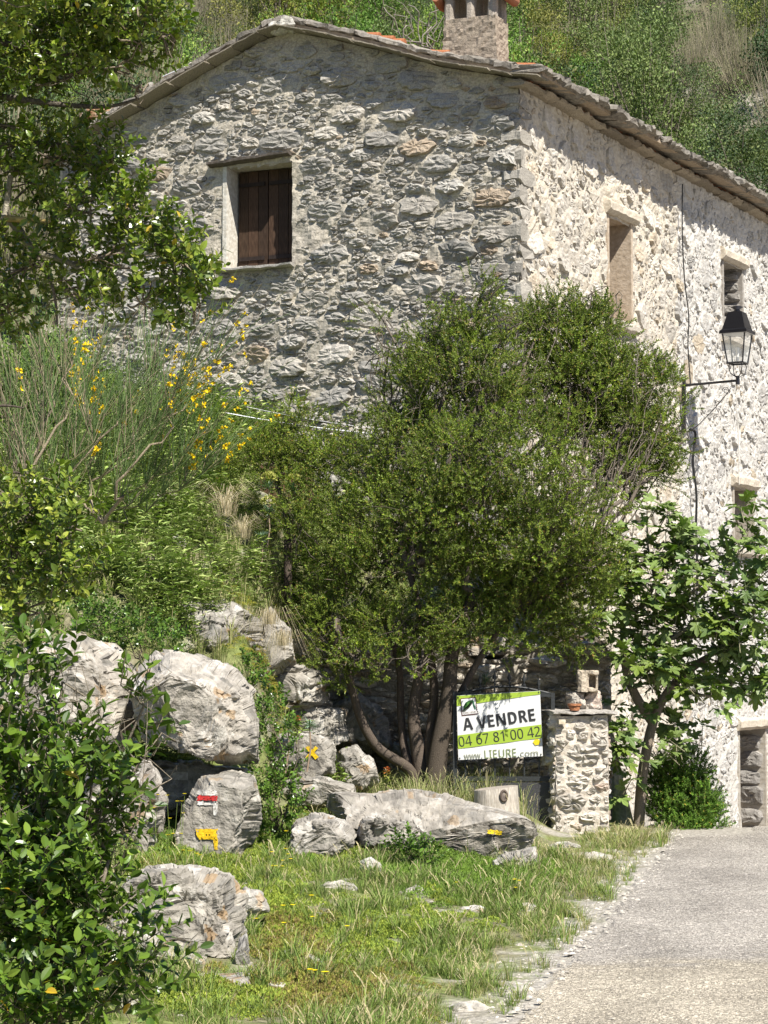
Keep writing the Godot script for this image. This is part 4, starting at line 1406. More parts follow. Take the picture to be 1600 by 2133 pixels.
func build_rocks():
	var grey := Color(0.373, 0.353, 0.317)
	# the pile on the left
	rock_node("boulder", "broad pale boulder whose white top is lichen covered, left of the big overhanging boulder", [[-60, 1560], [-70, 1420], [20, 1335], [120, 1322], [215, 1332], [262, 1395], [272, 1480], [258, 1560], [120, 1590]], 16.6, 0.55, 11, Color(0.444, 0.412, 0.365), 0.22, 64, 0.0, -0.12)
	rock_node("boulder", "big pale overhanging boulder with a pinkish smear above the painted rock", [[268, 1545], [262, 1390], [300, 1356], [395, 1362], [470, 1395], [512, 1440], [522, 1500], [526, 1600], [440, 1598], [390, 1570]], 16.3, 0.6, 12, Color(0.444, 0.416, 0.373), 0.20, 80, 0.0, -0.18, 1.0, 0.36)
	var pr := rock_node("boulder", "grey boulder carrying white, red and yellow trail marks", [[352, 1800], [372, 1690], [405, 1628], [470, 1616], [520, 1622], [537, 1700], [520, 1770], [470, 1810], [410, 1812]], 16.1, 0.4, 13, Color(0.365, 0.345, 0.308), 0.20, 64, 0.0, -0.08, 0.2, 0.30, 0.4, 3, [[Vector3(-0.12, 0.06, 1.0).normalized(), 0.26], [Vector3(0.85, 0.1, 0.5).normalized(), 0.30], [Vector3(-0.75, 0.5, 0.4).normalized(), 0.28]])
	paint_mark(pr, [[411, 1645], [455, 1645], [454, 1656], [411, 1656]], 16.1, Color(0.78, 0.77, 0.74), "white_mark", "white painted bar", 1)
	paint_mark(pr, [[411, 1657], [454, 1656], [453, 1667], [411, 1667]], 16.1, Color(0.55, 0.045, 0.045), "red_mark", "red painted bar", 2)
	paint_mark(pr, [[411, 1669], [454, 1669], [453, 1677], [412, 1677]], 16.1, Color(0.78, 0.77, 0.74), "white_mark", "white painted bar", 3)
	paint_mark(pr, [[444, 1676], [454, 1676], [453, 1698], [445, 1698]], 16.1, Color(0.78, 0.77, 0.74), "white_mark", "short white painted upright", 4)
	paint_mark(pr, [[407, 1727], [454, 1726], [454, 1748], [412, 1748]], 16.1, Color(0.78, 0.52, 0.02), "yellow_mark", "yellow painted bar", 5)
	paint_mark(pr, [[444, 1747], [454, 1747], [454, 1770], [447, 1770]], 16.1, Color(0.78, 0.52, 0.02), "yellow_mark", "short yellow painted upright", 6)
	rock_node("boulder", "boulder wedged under the overhang behind the marked rock", [[250, 1700], [262, 1600], [330, 1590], [400, 1595], [520, 1610], [535, 1660], [400, 1720]], 17.0, 0.35, 14, Color(0.348, 0.333, 0.297), 0.3, 32)
	rock_node("boulder", "weathered boulder half covered by glossy leaves left of the marked rock", [[120, 1800], [140, 1620], [210, 1575], [290, 1600], [330, 1680], [300, 1790]], 15.6, 0.4, 15, Color(0.365, 0.340, 0.305), 0.3, 44)
	rock_node("boulder", "cracked grey boulder low on the bank with a mossy crown", [[248, 2010], [246, 1850], [300, 1826], [400, 1828], [470, 1840], [500, 1900], [508, 1990], [440, 2040], [330, 2050]], 11.1, 0.3, 16, Color(0.365, 0.345, 0.308), 0.34, 88, 0.0, -0.10, 1.0, 0.36)
	rock_node("boulder", "pale low rock under the cracked boulder's left foot", [[190, 2080], [200, 1930], [262, 1915], [345, 1985], [420, 2010], [400, 2060], [300, 2085]], 10.9, 0.25, 17, Color(0.427, 0.404, 0.365), 0.26, 44)
	rock_node("boulder", "small pale rock leaning at the cracked boulder's right foot", [[490, 2030], [492, 1965], [510, 1955], [518, 2035]], 10.95, 0.12, 18, Color(0.444, 0.427, 0.396), 0.28, 24)
	rock_node("boulder", "long buried ledge at the edge of the grass below the cracked boulder", [[240, 2100], [250, 2062], [420, 2042], [540, 2050], [560, 2080], [500, 2110], [340, 2120]], 10.3, 0.18, 19, Color(0.380, 0.360, 0.325), 0.26, 36)
	rock_node("boulder", "buried slope of rock right of the cracked boulder under sedum", [[485, 1885], [500, 1855], [540, 1868], [560, 1905], [500, 1920]], 12.2, 0.15, 20, Color(0.396, 0.373, 0.333), 0.28, 24)
	# the long tilted slab with a yellow bar
	var sl := rock_node("boulder", "long tilted limestone slab with a yellow bar in front of the stump", [[655, 1672], [690, 1664], [760, 1668], [850, 1664], [930, 1676], [1030, 1698], [1100, 1718], [1132, 1738], [1120, 1775], [1070, 1795], [1048, 1832], [1000, 1815], [930, 1790], [862, 1772], [800, 1752], [740, 1728], [690, 1712], [668, 1694]], 16.6, 0.6, 21, Color(0.373, 0.348, 0.309), 0.20, 120, 0.0, 0.0, 1.0, 0.42, 0.5, 4, [[Vector3(-0.08, 0.74, 0.67).normalized(), 0.21], [Vector3(0.15, -0.35, 0.92).normalized(), 0.34], [Vector3(0.6, -0.2, 0.77).normalized(), 0.66]])
	paint_mark(sl, [[1014, 1727], [1046, 1731], [1045, 1740], [1016, 1736]], 16.4, Color(0.80, 0.60, 0.03), "yellow_mark", "short yellow painted bar", 7)
	rock_node("boulder", "rounded pale rock below the left end of the tilted slab", [[600, 1780], [606, 1722], [650, 1700], [720, 1716], [742, 1750], [735, 1778], [680, 1795]], 16.3, 0.3, 22, Color(0.396, 0.373, 0.337), 0.24, 44, 0.07)
	rock_node("boulder", "broken blocks propping the tilted slab from below", [[742, 1765], [748, 1712], [800, 1706], [862, 1725], [868, 1765], [800, 1776]], 16.5, 0.22, 23, Color(0.365, 0.345, 0.308), 0.4, 36)
	rock_node("boulder", "white chip of rock on the grass below the rounded rock", [[746, 1818], [750, 1796], [772, 1788], [790, 1800], [800, 1822], [770, 1830]], 15.3, 0.09, 24, Color(0.523, 0.507, 0.467), 0.3, 20)
	rock_node("boulder", "dark block of the slab's broken right foot", [[1030, 1838], [1034, 1795], [1080, 1782], [1128, 1770], [1128, 1800], [1060, 1842]], 16.2, 0.2, 25, Color(0.365, 0.345, 0.308), 0.4, 32)
	# rocks under the tree
	var xr := rock_node("boulder", "squarish rock marked with a yellow cross", [[602, 1612], [606, 1545], [625, 1530], [680, 1538], [698, 1560], [696, 1615], [650, 1628]], 18.4, 0.3, 26, Color(0.365, 0.345, 0.308), 0.22, 44, 0.0, 0.0, 0.35, 0.32)
	paint_mark(xr, [[636, 1557], [643, 1553], [664, 1577], [657, 1582]], 18.3, Color(0.80, 0.55, 0.02), "yellow_mark", "stroke of a yellow cross", 8)
	paint_mark(xr, [[657, 1554], [663, 1558], [644, 1581], [636, 1578]], 18.3, Color(0.80, 0.55, 0.02), "yellow_mark", "stroke of a yellow cross", 9)
	rock_node("boulder", "rock with a brownish flank left of the yellow cross", [[560, 1600], [565, 1545], [590, 1525], [612, 1540], [614, 1590], [590, 1610]], 18.2, 0.22, 27, Color(0.365, 0.345, 0.308), 0.25, 32)
	rock_node("boulder", "dark rock between the yellow cross and the trunk", [[698, 1630], [700, 1570], [740, 1556], [778, 1590], [790, 1640], [740, 1660]], 18.9, 0.3, 28, Color(0.365, 0.345, 0.308), 0.3, 36)
	rock_node("boulder", "low ledge of rock under the yellow cross", [[585, 1672], [590, 1630], [650, 1622], [740, 1640], [745, 1672], [660, 1690]], 18.0, 0.25, 29, Color(0.365, 0.345, 0.308), 0.3, 32)
	rock_node("boulder", "pale block behind the leaning stem", [[690, 1560], [690, 1470], [740, 1440], [800, 1480], [820, 1560], [750, 1580]], 20.9, 0.3, 30, Color(0.365, 0.345, 0.308), 0.3, 36, 0.1)
	rock_node("boulder", "wide dark rock low behind the tree stems", [[770, 1650], [780, 1570], [850, 1545], [930, 1560], [945, 1650]], 21.0, 0.3, 31, Color(0.365, 0.345, 0.308), 0.3, 32, 0.1)
	# the ledge above
	rock_node("rock_ledge", "cracked overhanging rock ledge below the yellow sedum bank", [[285, 1370], [300, 1275], [380, 1250], [470, 1255], [528, 1290], [536, 1345], [520, 1375], [400, 1385]], 18.7, 0.6, 32, Color(0.365, 0.345, 0.308), 0.22, 64, 0.13, -0.2)
	rock_node("rock_ledge", "undercut rock below the overhanging ledge", [[380, 1480], [390, 1370], [520, 1350], [600, 1380], [690, 1410], [700, 1490], [600, 1520], [480, 1510]], 19.6, 0.5, 33, Color(0.365, 0.345, 0.308), 0.28, 56, 0.14)
	rock_node("rock_ledge", "upright rock behind the hanging dry grass", [[520, 1400], [525, 1300], [560, 1262], [600, 1300], [618, 1390], [570, 1420]], 19.3, 0.3, 34, Color(0.365, 0.345, 0.308), 0.25, 40, 0.2)
	rock_node("rock_ledge", "low brown ledge in the hollow left of the tree", [[560, 1545], [565, 1490], [640, 1465], [720, 1480], [730, 1545], [640, 1565]], 19.8, 0.4, 35, Color(0.365, 0.345, 0.308), 0.3, 40, 0.12)
	rock_node("rock_ledge", "grey rock half hidden behind the left boulders", [[60, 1400], [80, 1290], [180, 1270], [290, 1290], [300, 1380], [200, 1420]], 18.6, 0.5, 36, Color(0.365, 0.345, 0.308), 0.28, 44, 0.15)
	for q in [[1010, 1345, 90, 22, "pale flat ledge stone on top of the terrace wall"], [1130, 1362, 100, 20, "brownish flat ledge stone above the gate arch"], [1195, 1330, 70, 26, "weathered block at the end of the terrace wall"]]:
		rock_node("ledge_stone", q[4], [[q[0] - q[2], q[1] + 14], [q[0] - q[2] * 0.8, q[1] - q[3]], [q[0] + q[2] * 0.7, q[1] - q[3] * 0.8], [q[0] + q[2], q[1] + 12], [q[0], q[1] + 24]], 21.9, 0.3, int(q[0]), Color(0.396, 0.365, 0.317), 0.25, 32, 0.09)
# ---------------------------------------------------------------- wall lantern and cables
func build_lantern():
	var wallp := face_point(1416, 800, CORNER, SIDE_DIR, SIDE_OUT)
	var foot := CORNER + SIDE_DIR * wallp.x + Vector3(0, wallp.y, 0) + SIDE_OUT * 0.06
	var D := -foot.z
	var s := thing("wall_lantern", "black four-sided street lantern on a scrolled wall bracket", "lantern", foot)
	var col := Color(0.018, 0.019, 0.022)
	var px := D / FOCAL
	# the arm stands straight out from the wall: find its reach from where the lantern hangs
	var reach := 0.72
	var bx := SIDE_OUT; var by := Vector3.UP; var bz := bx.cross(by)
	var Q := func(x: float, y: float, z := 0.0) -> Vector3: return bx * x + by * y + bz * z
	var bb := Buf.new()
	var ux := Transform3D(Basis(bx, by, bz), Vector3.ZERO)
	bb.box(Vector3(-0.02, -0.62, -0.022), Vector3(0.018, 0.06, 0.022), col, ux)
	build(bb, "wall_bar", M.black_iron, s)
	var rise := 0.02
	var ab := Buf.new()
	ab.tube([Q.call(0.015, -0.02), Q.call(reach, rise - 0.02)], 0.017, 0.017, 8, col)
	build(ab, "arm", M.black_iron, s)
	var sc := Buf.new()
	var pts := []
	for k in 15:
		var t := k / 14.0
		pts.append(Q.call(0.03 + 0.60 * t, -0.58 + 0.54 * pow(t, 1.7) + 0.05 * sin(t * PI) - 0.05))
	sc.tube(pts, 0.006, 0.006, 5, col)
	for e in [[0.085, -0.15, 0.045, 1.0], [0.56, -0.12, 0.04, -1.0]]:
		var sp := []
		for k in 22:
			var g := k * 0.42
			var rr2: float = e[2] * (1.25 - k * 0.042)
			sp.append(Q.call(e[0] + cos(g) * rr2 * e[3], e[1] + sin(g) * rr2))
		sc.tube(sp, 0.005, 0.004, 5, col)
	build(sc, "scroll", M.black_iron, s)
	# fork that carries the lantern
	var fk := Buf.new()
	var hub: Vector3 = Q.call(reach, rise - 0.02)
	fk.tube([hub + Vector3(0, -0.05, 0), hub + Vector3(0, 0.06, 0)], 0.028, 0.024, 10, col)
	var yb := hub.y + 0.22
	for k in 4:
		var g := PI / 4.0 + k * PI / 2.0
		var o := (bx * cos(g) + bz * sin(g))
		fk.tube([hub + Vector3(0, 0.03, 0), hub + o * 0.10 + Vector3(0, 0.09, 0), hub + o * 0.125 + Vector3(0, 0.17, 0), hub + o * 0.10 + Vector3(0, 0.23, 0)], 0.007, 0.006, 5, col)
	build(fk, "fork", M.black_iron, s)
	# cage: four bars, wider at the top
	var lo := 0.135; var hi := 0.20
	var y0 := hub.y + 0.22; var y1 := hub.y + 0.60
	var corner := func(k: int, f: float, y: float) -> Vector3:
		var g := PI / 4.0 + k * PI / 2.0
		return hub * Vector3(1, 0, 1) + (bx * cos(g) + bz * sin(g)) * f * sqrt(2.0) * 0.74 + Vector3(0, y, 0)
	for k in 4:
		var cb := Buf.new()
		cb.tube([corner.call(k, lo, y0), corner.call(k, hi, y1)], 0.011, 0.011, 4, col)
		cb.tube([corner.call(k, lo, y0), corner.call((k + 1) % 4, lo, y0)], 0.014, 0.014, 4, col)
		cb.tube([corner.call(k, hi, y1), corner.call((k + 1) % 4, hi, y1)], 0.012, 0.012, 4, col)
		build(cb, "cage_bar", M.black_iron, s)
		var gb := Buf.new()
		var a: Vector3 = corner.call(k, lo * 0.97, y0); var b: Vector3 = corner.call((k + 1) % 4, lo * 0.97, y0)
		var c: Vector3 = corner.call((k + 1) % 4, hi * 0.97, y1); var d: Vector3 = corner.call(k, hi * 0.97, y1)
		gb.quad(b, a, d, c)
		build(gb, "pane", M.pane, s)
	# roof: skirt, sloping hood, neck and finial
	var rb := Buf.new()
	var prof := [[hi * 1.24, y1 - 0.01], [hi * 1.20, y1 + 0.03], [hi * 1.02, y1 + 0.05], [hi * 0.66, y1 + 0.25], [hi * 0.62, y1 + 0.27], [hi * 0.2, y1 + 0.29]]
	for i in prof.size() - 1:
		for k in 4:
			rb.quad(corner.call((k + 1) % 4, prof[i][0], prof[i][1]), corner.call(k, prof[i][0], prof[i][1]), corner.call(k, prof[i + 1][0], prof[i + 1][1]), corner.call((k + 1) % 4, prof[i + 1][0], prof[i + 1][1]), col)
			rb.quad(corner.call(k, prof[i][0], prof[i][1]), corner.call((k + 1) % 4, prof[i][0], prof[i][1]), corner.call((k + 1) % 4, prof[i + 1][0], prof[i + 1][1]), corner.call(k, prof[i + 1][0], prof[i + 1][1]), col)
	for k in range(1, 3): rb.tri(corner.call(0, hi * 1.24, y1 - 0.01), corner.call(k, hi * 1.24, y1 - 0.01), corner.call(k + 1, hi * 1.24, y1 - 0.01), Color(0.5, 0.5, 0.5))
	build(rb, "hood", M.black_iron, s)
	var fb := Buf.new()
	var top := hub * Vector3(1, 0, 1)
	fb.tube([top + Vector3(0, y1 + 0.28, 0), top + Vector3(0, y1 + 0.31, 0)], 0.05, 0.035, 10, col)
	fb.tube([top + Vector3(0, y1 + 0.31, 0), top + Vector3(0, y1 + 0.34, 0)], 0.035, 0.085, 10, col)
	fb.tube([top + Vector3(0, y1 + 0.34, 0), top + Vector3(0, y1 + 0.355, 0)], 0.085, 0.04, 10, col)
	build(fb, "finial", M.black_iron, s)
	var lb := Buf.new()
	lb.tube([hub + Vector3(0, 0.22, 0), hub + Vector3(0, 0.30, 0)], 0.02, 0.02, 8, Color(0.25, 0.25, 0.25))
	lb.tube([hub + Vector3(0, 0.30, 0), hub + Vector3(0, 0.36, 0), hub + Vector3(0, 0.42, 0)], 0.018, 0.026, 10, Color(0.75, 0.74, 0.70))
	build(lb, "bulb", M.vinyl, s)
	# cables clipped to the wall
	var wp := func(u: float, v: float, off: float) -> Vector3:
		var f := face_point(u, v, CORNER, SIDE_DIR, SIDE_OUT)
		return CORNER + SIDE_DIR * f.x + Vector3(0, f.y, 0) + SIDE_OUT * off
	var cables := [
		["thick black cable running down the wall below the lantern bracket", [[1424, 895], [1434, 905], [1432, 960], [1436, 1030], [1439, 1100], [1440, 1200], [1436, 1330]], 0.017],
		["thin dark cable running from the eave down to the lantern bracket", [[1408, 385], [1410, 480], [1414, 580], [1420, 660], [1422, 720], [1424, 800]], 0.009],
		["thin pale cable running down the whitewashed wall right of the lantern", [[1518, 800], [1524, 900], [1527, 1010]], 0.007]]
	for k in 3:
		var L := []
		for q in cables[k][1]: L.append(wp.call(q[0], q[1], 0.085 + 0.012 * sin(q[1] * 0.05)))
		var cb := Buf.new()
		cb.tube(smooth_line(L, 6), cables[k][2], cables[k][2], 6, Color(0.02, 0.02, 0.022) if k < 2 else Color(0.55, 0.53, 0.48))
		var o := build(cb, "wall_cable", M.vinyl)
		tag(o, cables[k][0], "cable")
	# little hook near the eave
	var hk := Buf.new()
	var h0: Vector3 = wp.call(1199, 335, 0.1)
	hk.tube([h0, h0 + Vector3(0.0, -0.14, 0), h0 + SIDE_OUT * 0.03 + Vector3(0, -0.18, 0)], 0.008, 0.008, 6, Color(0.1, 0.1, 0.1))
	hk.tube([h0 - SIDE_OUT * 0.1, h0], 0.008, 0.008, 6, Color(0.1, 0.1, 0.1))
	tag(build(hk, "wall_hook", M.black_iron), "small iron hook on the pale wall below the eave", "hook")
	# washing line before the gable foot
	var wl := Buf.new()
	var w0 := at(470, 860, 23.3); var w1 := at(790, 905, 23.3)
	wl.tube(arc(w0, w1, Vector3(0, -0.02, 0), 8), 0.006, 0.006, 5, Color(0.78, 0.78, 0.78))
	wl.tube(arc(w0 + Vector3(0.2, 0.11, -0.4), w1 + Vector3(0, 0.10, -0.4), Vector3(0, -0.02, 0), 8), 0.003, 0.003, 4, Color(0.7, 0.7, 0.7))
	tag(build(wl, "washing_line", M.vinyl), "white washing line strung before the gable foot", "line")
	# plank screen under the line
	var ps := thing("plank_screen", "brown wooden plank screen half hidden behind the slender tree", "screen", at(540, 1075, 23.2))
	for k in 6:
		var pb := Buf.new()
		var a := at(542 + k * 19, 1075, 23.2) - ps.position; var c := at(559.5 + k * 19, 968 + 3 * (k % 2), 23.2) - ps.position
		pb.box(Vector3(a.x, a.y, -0.015), Vector3(c.x, c.y, 0.012 + 0.004 * (k % 2)), tone(Color(0.20, 0.12, 0.07), 0.85 + 0.12 * (k % 3)))
		build(pb, "plank", M.wood, ps)
	var pr := Buf.new()
	var e0 := at(542, 1062, 23.2) - ps.position; var e1 := at(655, 1050, 23.2) - ps.position
	pr.box(Vector3(e0.x, e0.y, -0.05), Vector3(e1.x, e1.y, -0.017), Color(0.15, 0.1, 0.06))
	build(pr, "rail", M.wood, ps)
# ---------------------------------------------------------------- plant kit
func leaf(b: Buf, p: Vector3, d: Vector3, side: Vector3, ln: float, wd: float, col: Color, fold := 0.25):
	# four-cornered folded leaf, two faces
	var nrm := side.cross(d).normalized()
	var m := p + d * ln * 0.45
	b.tri(p, m + side * wd * 0.5 + nrm * wd * fold, p + d * ln, col)
	b.tri(p, p + d * ln, m - side * wd * 0.5 + nrm * wd * fold, tone(col, 0.94))

func oval_leaf(b: Buf, p: Vector3, d: Vector3, side: Vector3, ln: float, wd: float, col: Color, fold := 0.18, curl := 0.12):
	var nrm := side.cross(d).normalized()
	var k := [[0.0, 0.06], [0.18, 0.62], [0.42, 1.0], [0.68, 0.86], [0.88, 0.42], [1.0, 0.0]]
	var mid := []; var lft := []; var rgt := []
	for q in k:
		var c: Vector3 = p + d * ln * q[0] - nrm * curl * ln * q[0] * q[0]
		mid.append(c)
		lft.append(c + side * wd * 0.5 * q[1] + nrm * wd * fold * q[1])
		rgt.append(c - side * wd * 0.5 * q[1] + nrm * wd * fold * q[1])
	for i in 5:
		b.tri(mid[i], lft[i], lft[i + 1], col)
		b.tri(mid[i], lft[i + 1], mid[i + 1], col)
		b.tri(mid[i], rgt[i + 1], rgt[i], tone(col, 0.93))
		b.tri(mid[i], mid[i + 1], rgt[i + 1], tone(col, 0.93))

func twig(n: int, stem: float, ln: float, wd: float, cols: Array, odd: Array, odd_share: float, m: Material, seed_: int, oval := false, spread_ := 0.75, stem_col := Color(0.16, 0.13, 0.08)) -> ArrayMesh:
	var r := RandomNumberGenerator.new(); r.seed = seed_
	var b := Buf.new()
	var bend := Vector3(r.randf_range(-0.3, 0.3), 0, r.randf_range(-0.3, 0.3))
	var pts := []
	for i in 4:
		var t := i / 3.0
		pts.append(Vector3(bend.x * t * t * stem, t * stem, bend.z * t * t * stem))
	b.tube(pts, 0.0022 if not oval else 0.0018, 0.0009, 3, stem_col)
	for i in n:
		var t := 0.08 + 0.92 * (i + r.randf() * 0.6) / n
		var p := Vector3(bend.x * t * t * stem, t * stem, bend.z * t * t * stem)
		var g := i * 2.4 + r.randf_range(-0.4, 0.4)
		var o := Vector3(cos(g), 0, sin(g))
		var d := (o * spread_ + Vector3.UP * r.randf_range(0.25, 1.0) * (0.5 + t)).normalized()
		var side := d.cross(Vector3.UP + o * 0.3).normalized().rotated(d, r.randf_range(-0.6, 0.6))
		var c: Color = cols[r.randi() % cols.size()]
		if r.randf() < odd_share: c = odd[r.randi() % odd.size()]
		c = tone(c, r.randf_range(0.75, 1.25))
		var L := ln * r.randf_range(0.65, 1.1)
		if oval: oval_leaf(b, p, d, side, L, wd * L / ln, c, r.randf_range(0.05, 0.25), r.randf_range(-0.05, 0.25))
		else: leaf(b, p, d, side, L, wd * L / ln, c)
	return b.mesh(m)

# spots in a crown made of overlapping lobes; holes where the noise says so
func crown_spots(lobes: Array, n: int, seed_: int, shell := 0.5, holes := -0.25, freq := 1.7) -> Array:
	var r := RandomNumberGenerator.new(); r.seed = seed_
	var wts := []; var sum := 0.0
	for l in lobes:
		var w: float = pow(l[1].x * l[1].y * l[1].z, 0.70) * (l[2] if l.size() > 2 else 1.0)
		sum += w; wts.append(sum)
	var out := []
	var guard := 0
	while out.size() < n and guard < n * 12:
		guard += 1
		var k := r.randf() * sum
		var i := 0
		while wts[i] < k: i += 1
		var l = lobes[i]
		var d := Vector3(r.randfn(), r.randfn(), r.randfn()).normalized()
		var rad := pow(r.randf(), shell) * (1.0 + 0.16 * nz.get_noise_3dv(d * 2.3 + l[0] * 3.0))
		var p: Vector3 = l[0] + d * l[1] * rad
		if nz.get_noise_3dv(p * freq + Vector3(seed_, 0, 0)) < holes: continue
		out.append([p, (d * 0.7 + Vector3.UP * 0.75 + Vector3(r.randfn(), r.randfn(), r.randfn()) * 0.35).normalized(), r.randf(), i])
	return out

# boughs: twigs gathered in clumps, with air between the clumps
func crown_clumps(lobes: Array, clumps: int, per: int, size: Vector2, seed_: int, shell := 0.42) -> Array:
	var r := RandomNumberGenerator.new(); r.seed = seed_
	var out := []
	for c in crown_spots(lobes, clumps, seed_, shell, -0.5, 1.5):
		var rad := r.randf_range(size.x, size.y)
		var d0: Vector3 = c[1]
		var n := int(per * r.randf_range(0.6, 1.4))
		for k in n:
			var q := rand_from(r) * pow(r.randf(), 0.4) * rad
			q.y *= 0.75
			var p: Vector3 = c[0] + q + d0 * rad * 0.3
			out.append([p, (q.normalized() * 0.55 + d0 * 0.8 + Vector3(r.randfn(), r.randfn(), r.randfn()) * 0.25).normalized(), c[2], c[3]])
	return out

func lobe(u: float, v: float, depth: float, ru: float, rv: float, rz: float, weight := 1.0) -> Array:
	var k := depth / FOCAL
	return [at(u, v, depth), Vector3(ru * k, rv * k, rz), weight]

func arc(a: Vector3, c: Vector3, bend: Vector3, n := 7, wob := 0.0, seed_ := 0.0) -> Array:
	var pts := []
	for i in n + 1:
		var t := float(i) / n
		var p := a.lerp(c, t) + bend * (4.0 * t * (1.0 - t))
		if wob > 0.0 and i > 0 and i < n: p += Vector3(nz.get_noise_2d(t * 3.0, seed_), nz.get_noise_2d(t * 3.0, seed_ + 30.0), nz.get_noise_2d(t * 3.0, seed_ + 60.0)) * wob
		pts.append(p)
	return pts

func leafy(parent: Node, called: String, meshes: Array, spots: Array, scale_lo: float, scale_hi: float, seed_: int, tint_lo := Color(0.8, 0.8, 0.8), tint_hi := Color(1.2, 1.2, 1.15), base := Vector3.ZERO):
	var r := RandomNumberGenerator.new(); r.seed = seed_
	for k in meshes.size():
		var xf := []; var cols := []
		for i in range(k, spots.size(), meshes.size()):
			var s = spots[i]
			var sc := r.randf_range(scale_lo, scale_hi)
			xf.append(Transform3D(frame_to(s[1], r.randf() * TAU) * Basis.from_scale(Vector3.ONE * sc), s[0] - base))
			cols.append(tint_lo.lerp(tint_hi, r.randf()))   # leaf tone differs at random from twig to twig
		var o := spread(meshes[k], xf, cols, called, parent)
		o.set_meta("kind", "stuff")

# a stand-alone bush mesh: leaf faces through the volume of a few lobes
func bush_mesh(n: int, ln: float, wd: float, cols: Array, m: Material, seed_: int, tall := 1.0, holes := -0.3) -> ArrayMesh:
	var r := RandomNumberGenerator.new(); r.seed = seed_
	var b := Buf.new()
	var lobes := []
	for i in 9:
		var g := r.randf() * TAU
		var q := r.randf_range(0.1, 0.62)
		lobes.append([Vector3(cos(g) * q, (0.35 + r.randf() * 0.75) * tall, sin(g) * q), Vector3.ONE * r.randf_range(0.22, 0.42)])
	lobes.append([Vector3(0, 0.35 * tall, 0), Vector3(0.6, 0.42 * tall, 0.6)])
	var clumps := crown_spots(lobes, n / 7, seed_, 0.35, holes, 2.4)
	for c in clumps:
		var shade := r.randf_range(0.7, 1.3)
		var hue: Color = cols[r.randi() % cols.size()]
		for k in 7:
			var p: Vector3 = c[0] + rand_from(r) * 0.07
			var d: Vector3 = (c[1] + rand_from(r) * 0.9).normalized()
			var side := d.cross(rand_from(r)).normalized()
			leaf(b, p, d, side, ln * r.randf_range(0.7, 1.3), wd * r.randf_range(0.7, 1.3), tone(hue, shade * r.randf_range(0.8, 1.2)), 0.15)
	return b.mesh(m)

func rand_from(r: RandomNumberGenerator) -> Vector3:
	return Vector3(r.randfn(), r.randfn(), r.randfn()).normalized()

# a tuft of blades
func tuft_mesh(n: int, tall: float, wide: float, splay: float, cols: Array, seed_: int, droop := 0.35, rad := 0.03, ears := 0) -> ArrayMesh:
	var r := RandomNumberGenerator.new(); r.seed = seed_
	var b := Buf.new()
	for i in n:
		var g := r.randf() * TAU
		var o := Vector3(cos(g), 0, sin(g))
		var p := o * rad * r.randf()
		var h := tall * r.randf_range(0.45, 1.1)
		var sp := splay * r.randf_range(0.2, 1.2)
		var side := Vector3(-o.z, 0, o.x).rotated(Vector3.UP, r.randf_range(-0.8, 0.8))
		var c := tone(cols[r.randi() % cols.size()], r.randf_range(0.75, 1.25))
		var prev_l := p - side * wide * 0.5; var prev_r := p + side * wide * 0.5
		for k in 3:
			var t := (k + 1) / 3.0
			var q := p + o * sp * h * t * t + Vector3.UP * h * (t - droop * t * t * t)
			if k < 2:
				var w := wide * (0.85 if k == 0 else 0.6) * 0.5
				var nl := q - side * w; var nr := q + side * w
				b.quad(prev_l, prev_r, nr, nl, c)
				prev_l = nl; prev_r = nr
			else: b.tri(prev_l, prev_r, q, c)
		if i < ears:
			var q2 := p + o * sp * h + Vector3.UP * h * (1.0 - droop)
			var dd := (o * sp + Vector3.UP * 0.6).normalized()
			for k in 5:
				leaf(b, q2 + dd * 0.012 * k, (dd + rand_from(r) * 0.35).normalized(), side, 0.02, 0.006, Color(0.48, 0.42, 0.24))
	return b.mesh(M.grass_blade)

func cushion_mesh(n: int, rad: float, cols: Array, seed_: int, ln := 0.012) -> ArrayMesh:
	var r := RandomNumberGenerator.new(); r.seed = seed_
	var b := Buf.new()
	for i in n:
		var g := r.randf() * TAU
		var q := sqrt(r.randf())
		var p := Vector3(cos(g) * q * rad, (1.0 - q * q) * rad * 0.45 * r.randf_range(0.4, 1.0), sin(g) * q * rad)
		var c := tone(cols[r.randi() % cols.size()], r.randf_range(0.75, 1.25))
		for k in 3:
			var d := (Vector3.UP * 0.8 + rand_from(r)).normalized()
			leaf(b, p, d, d.cross(rand_from(r)).normalized(), ln * r.randf_range(0.8, 1.5), ln * 0.5, c)
	return b.mesh(M.leaf_soft)

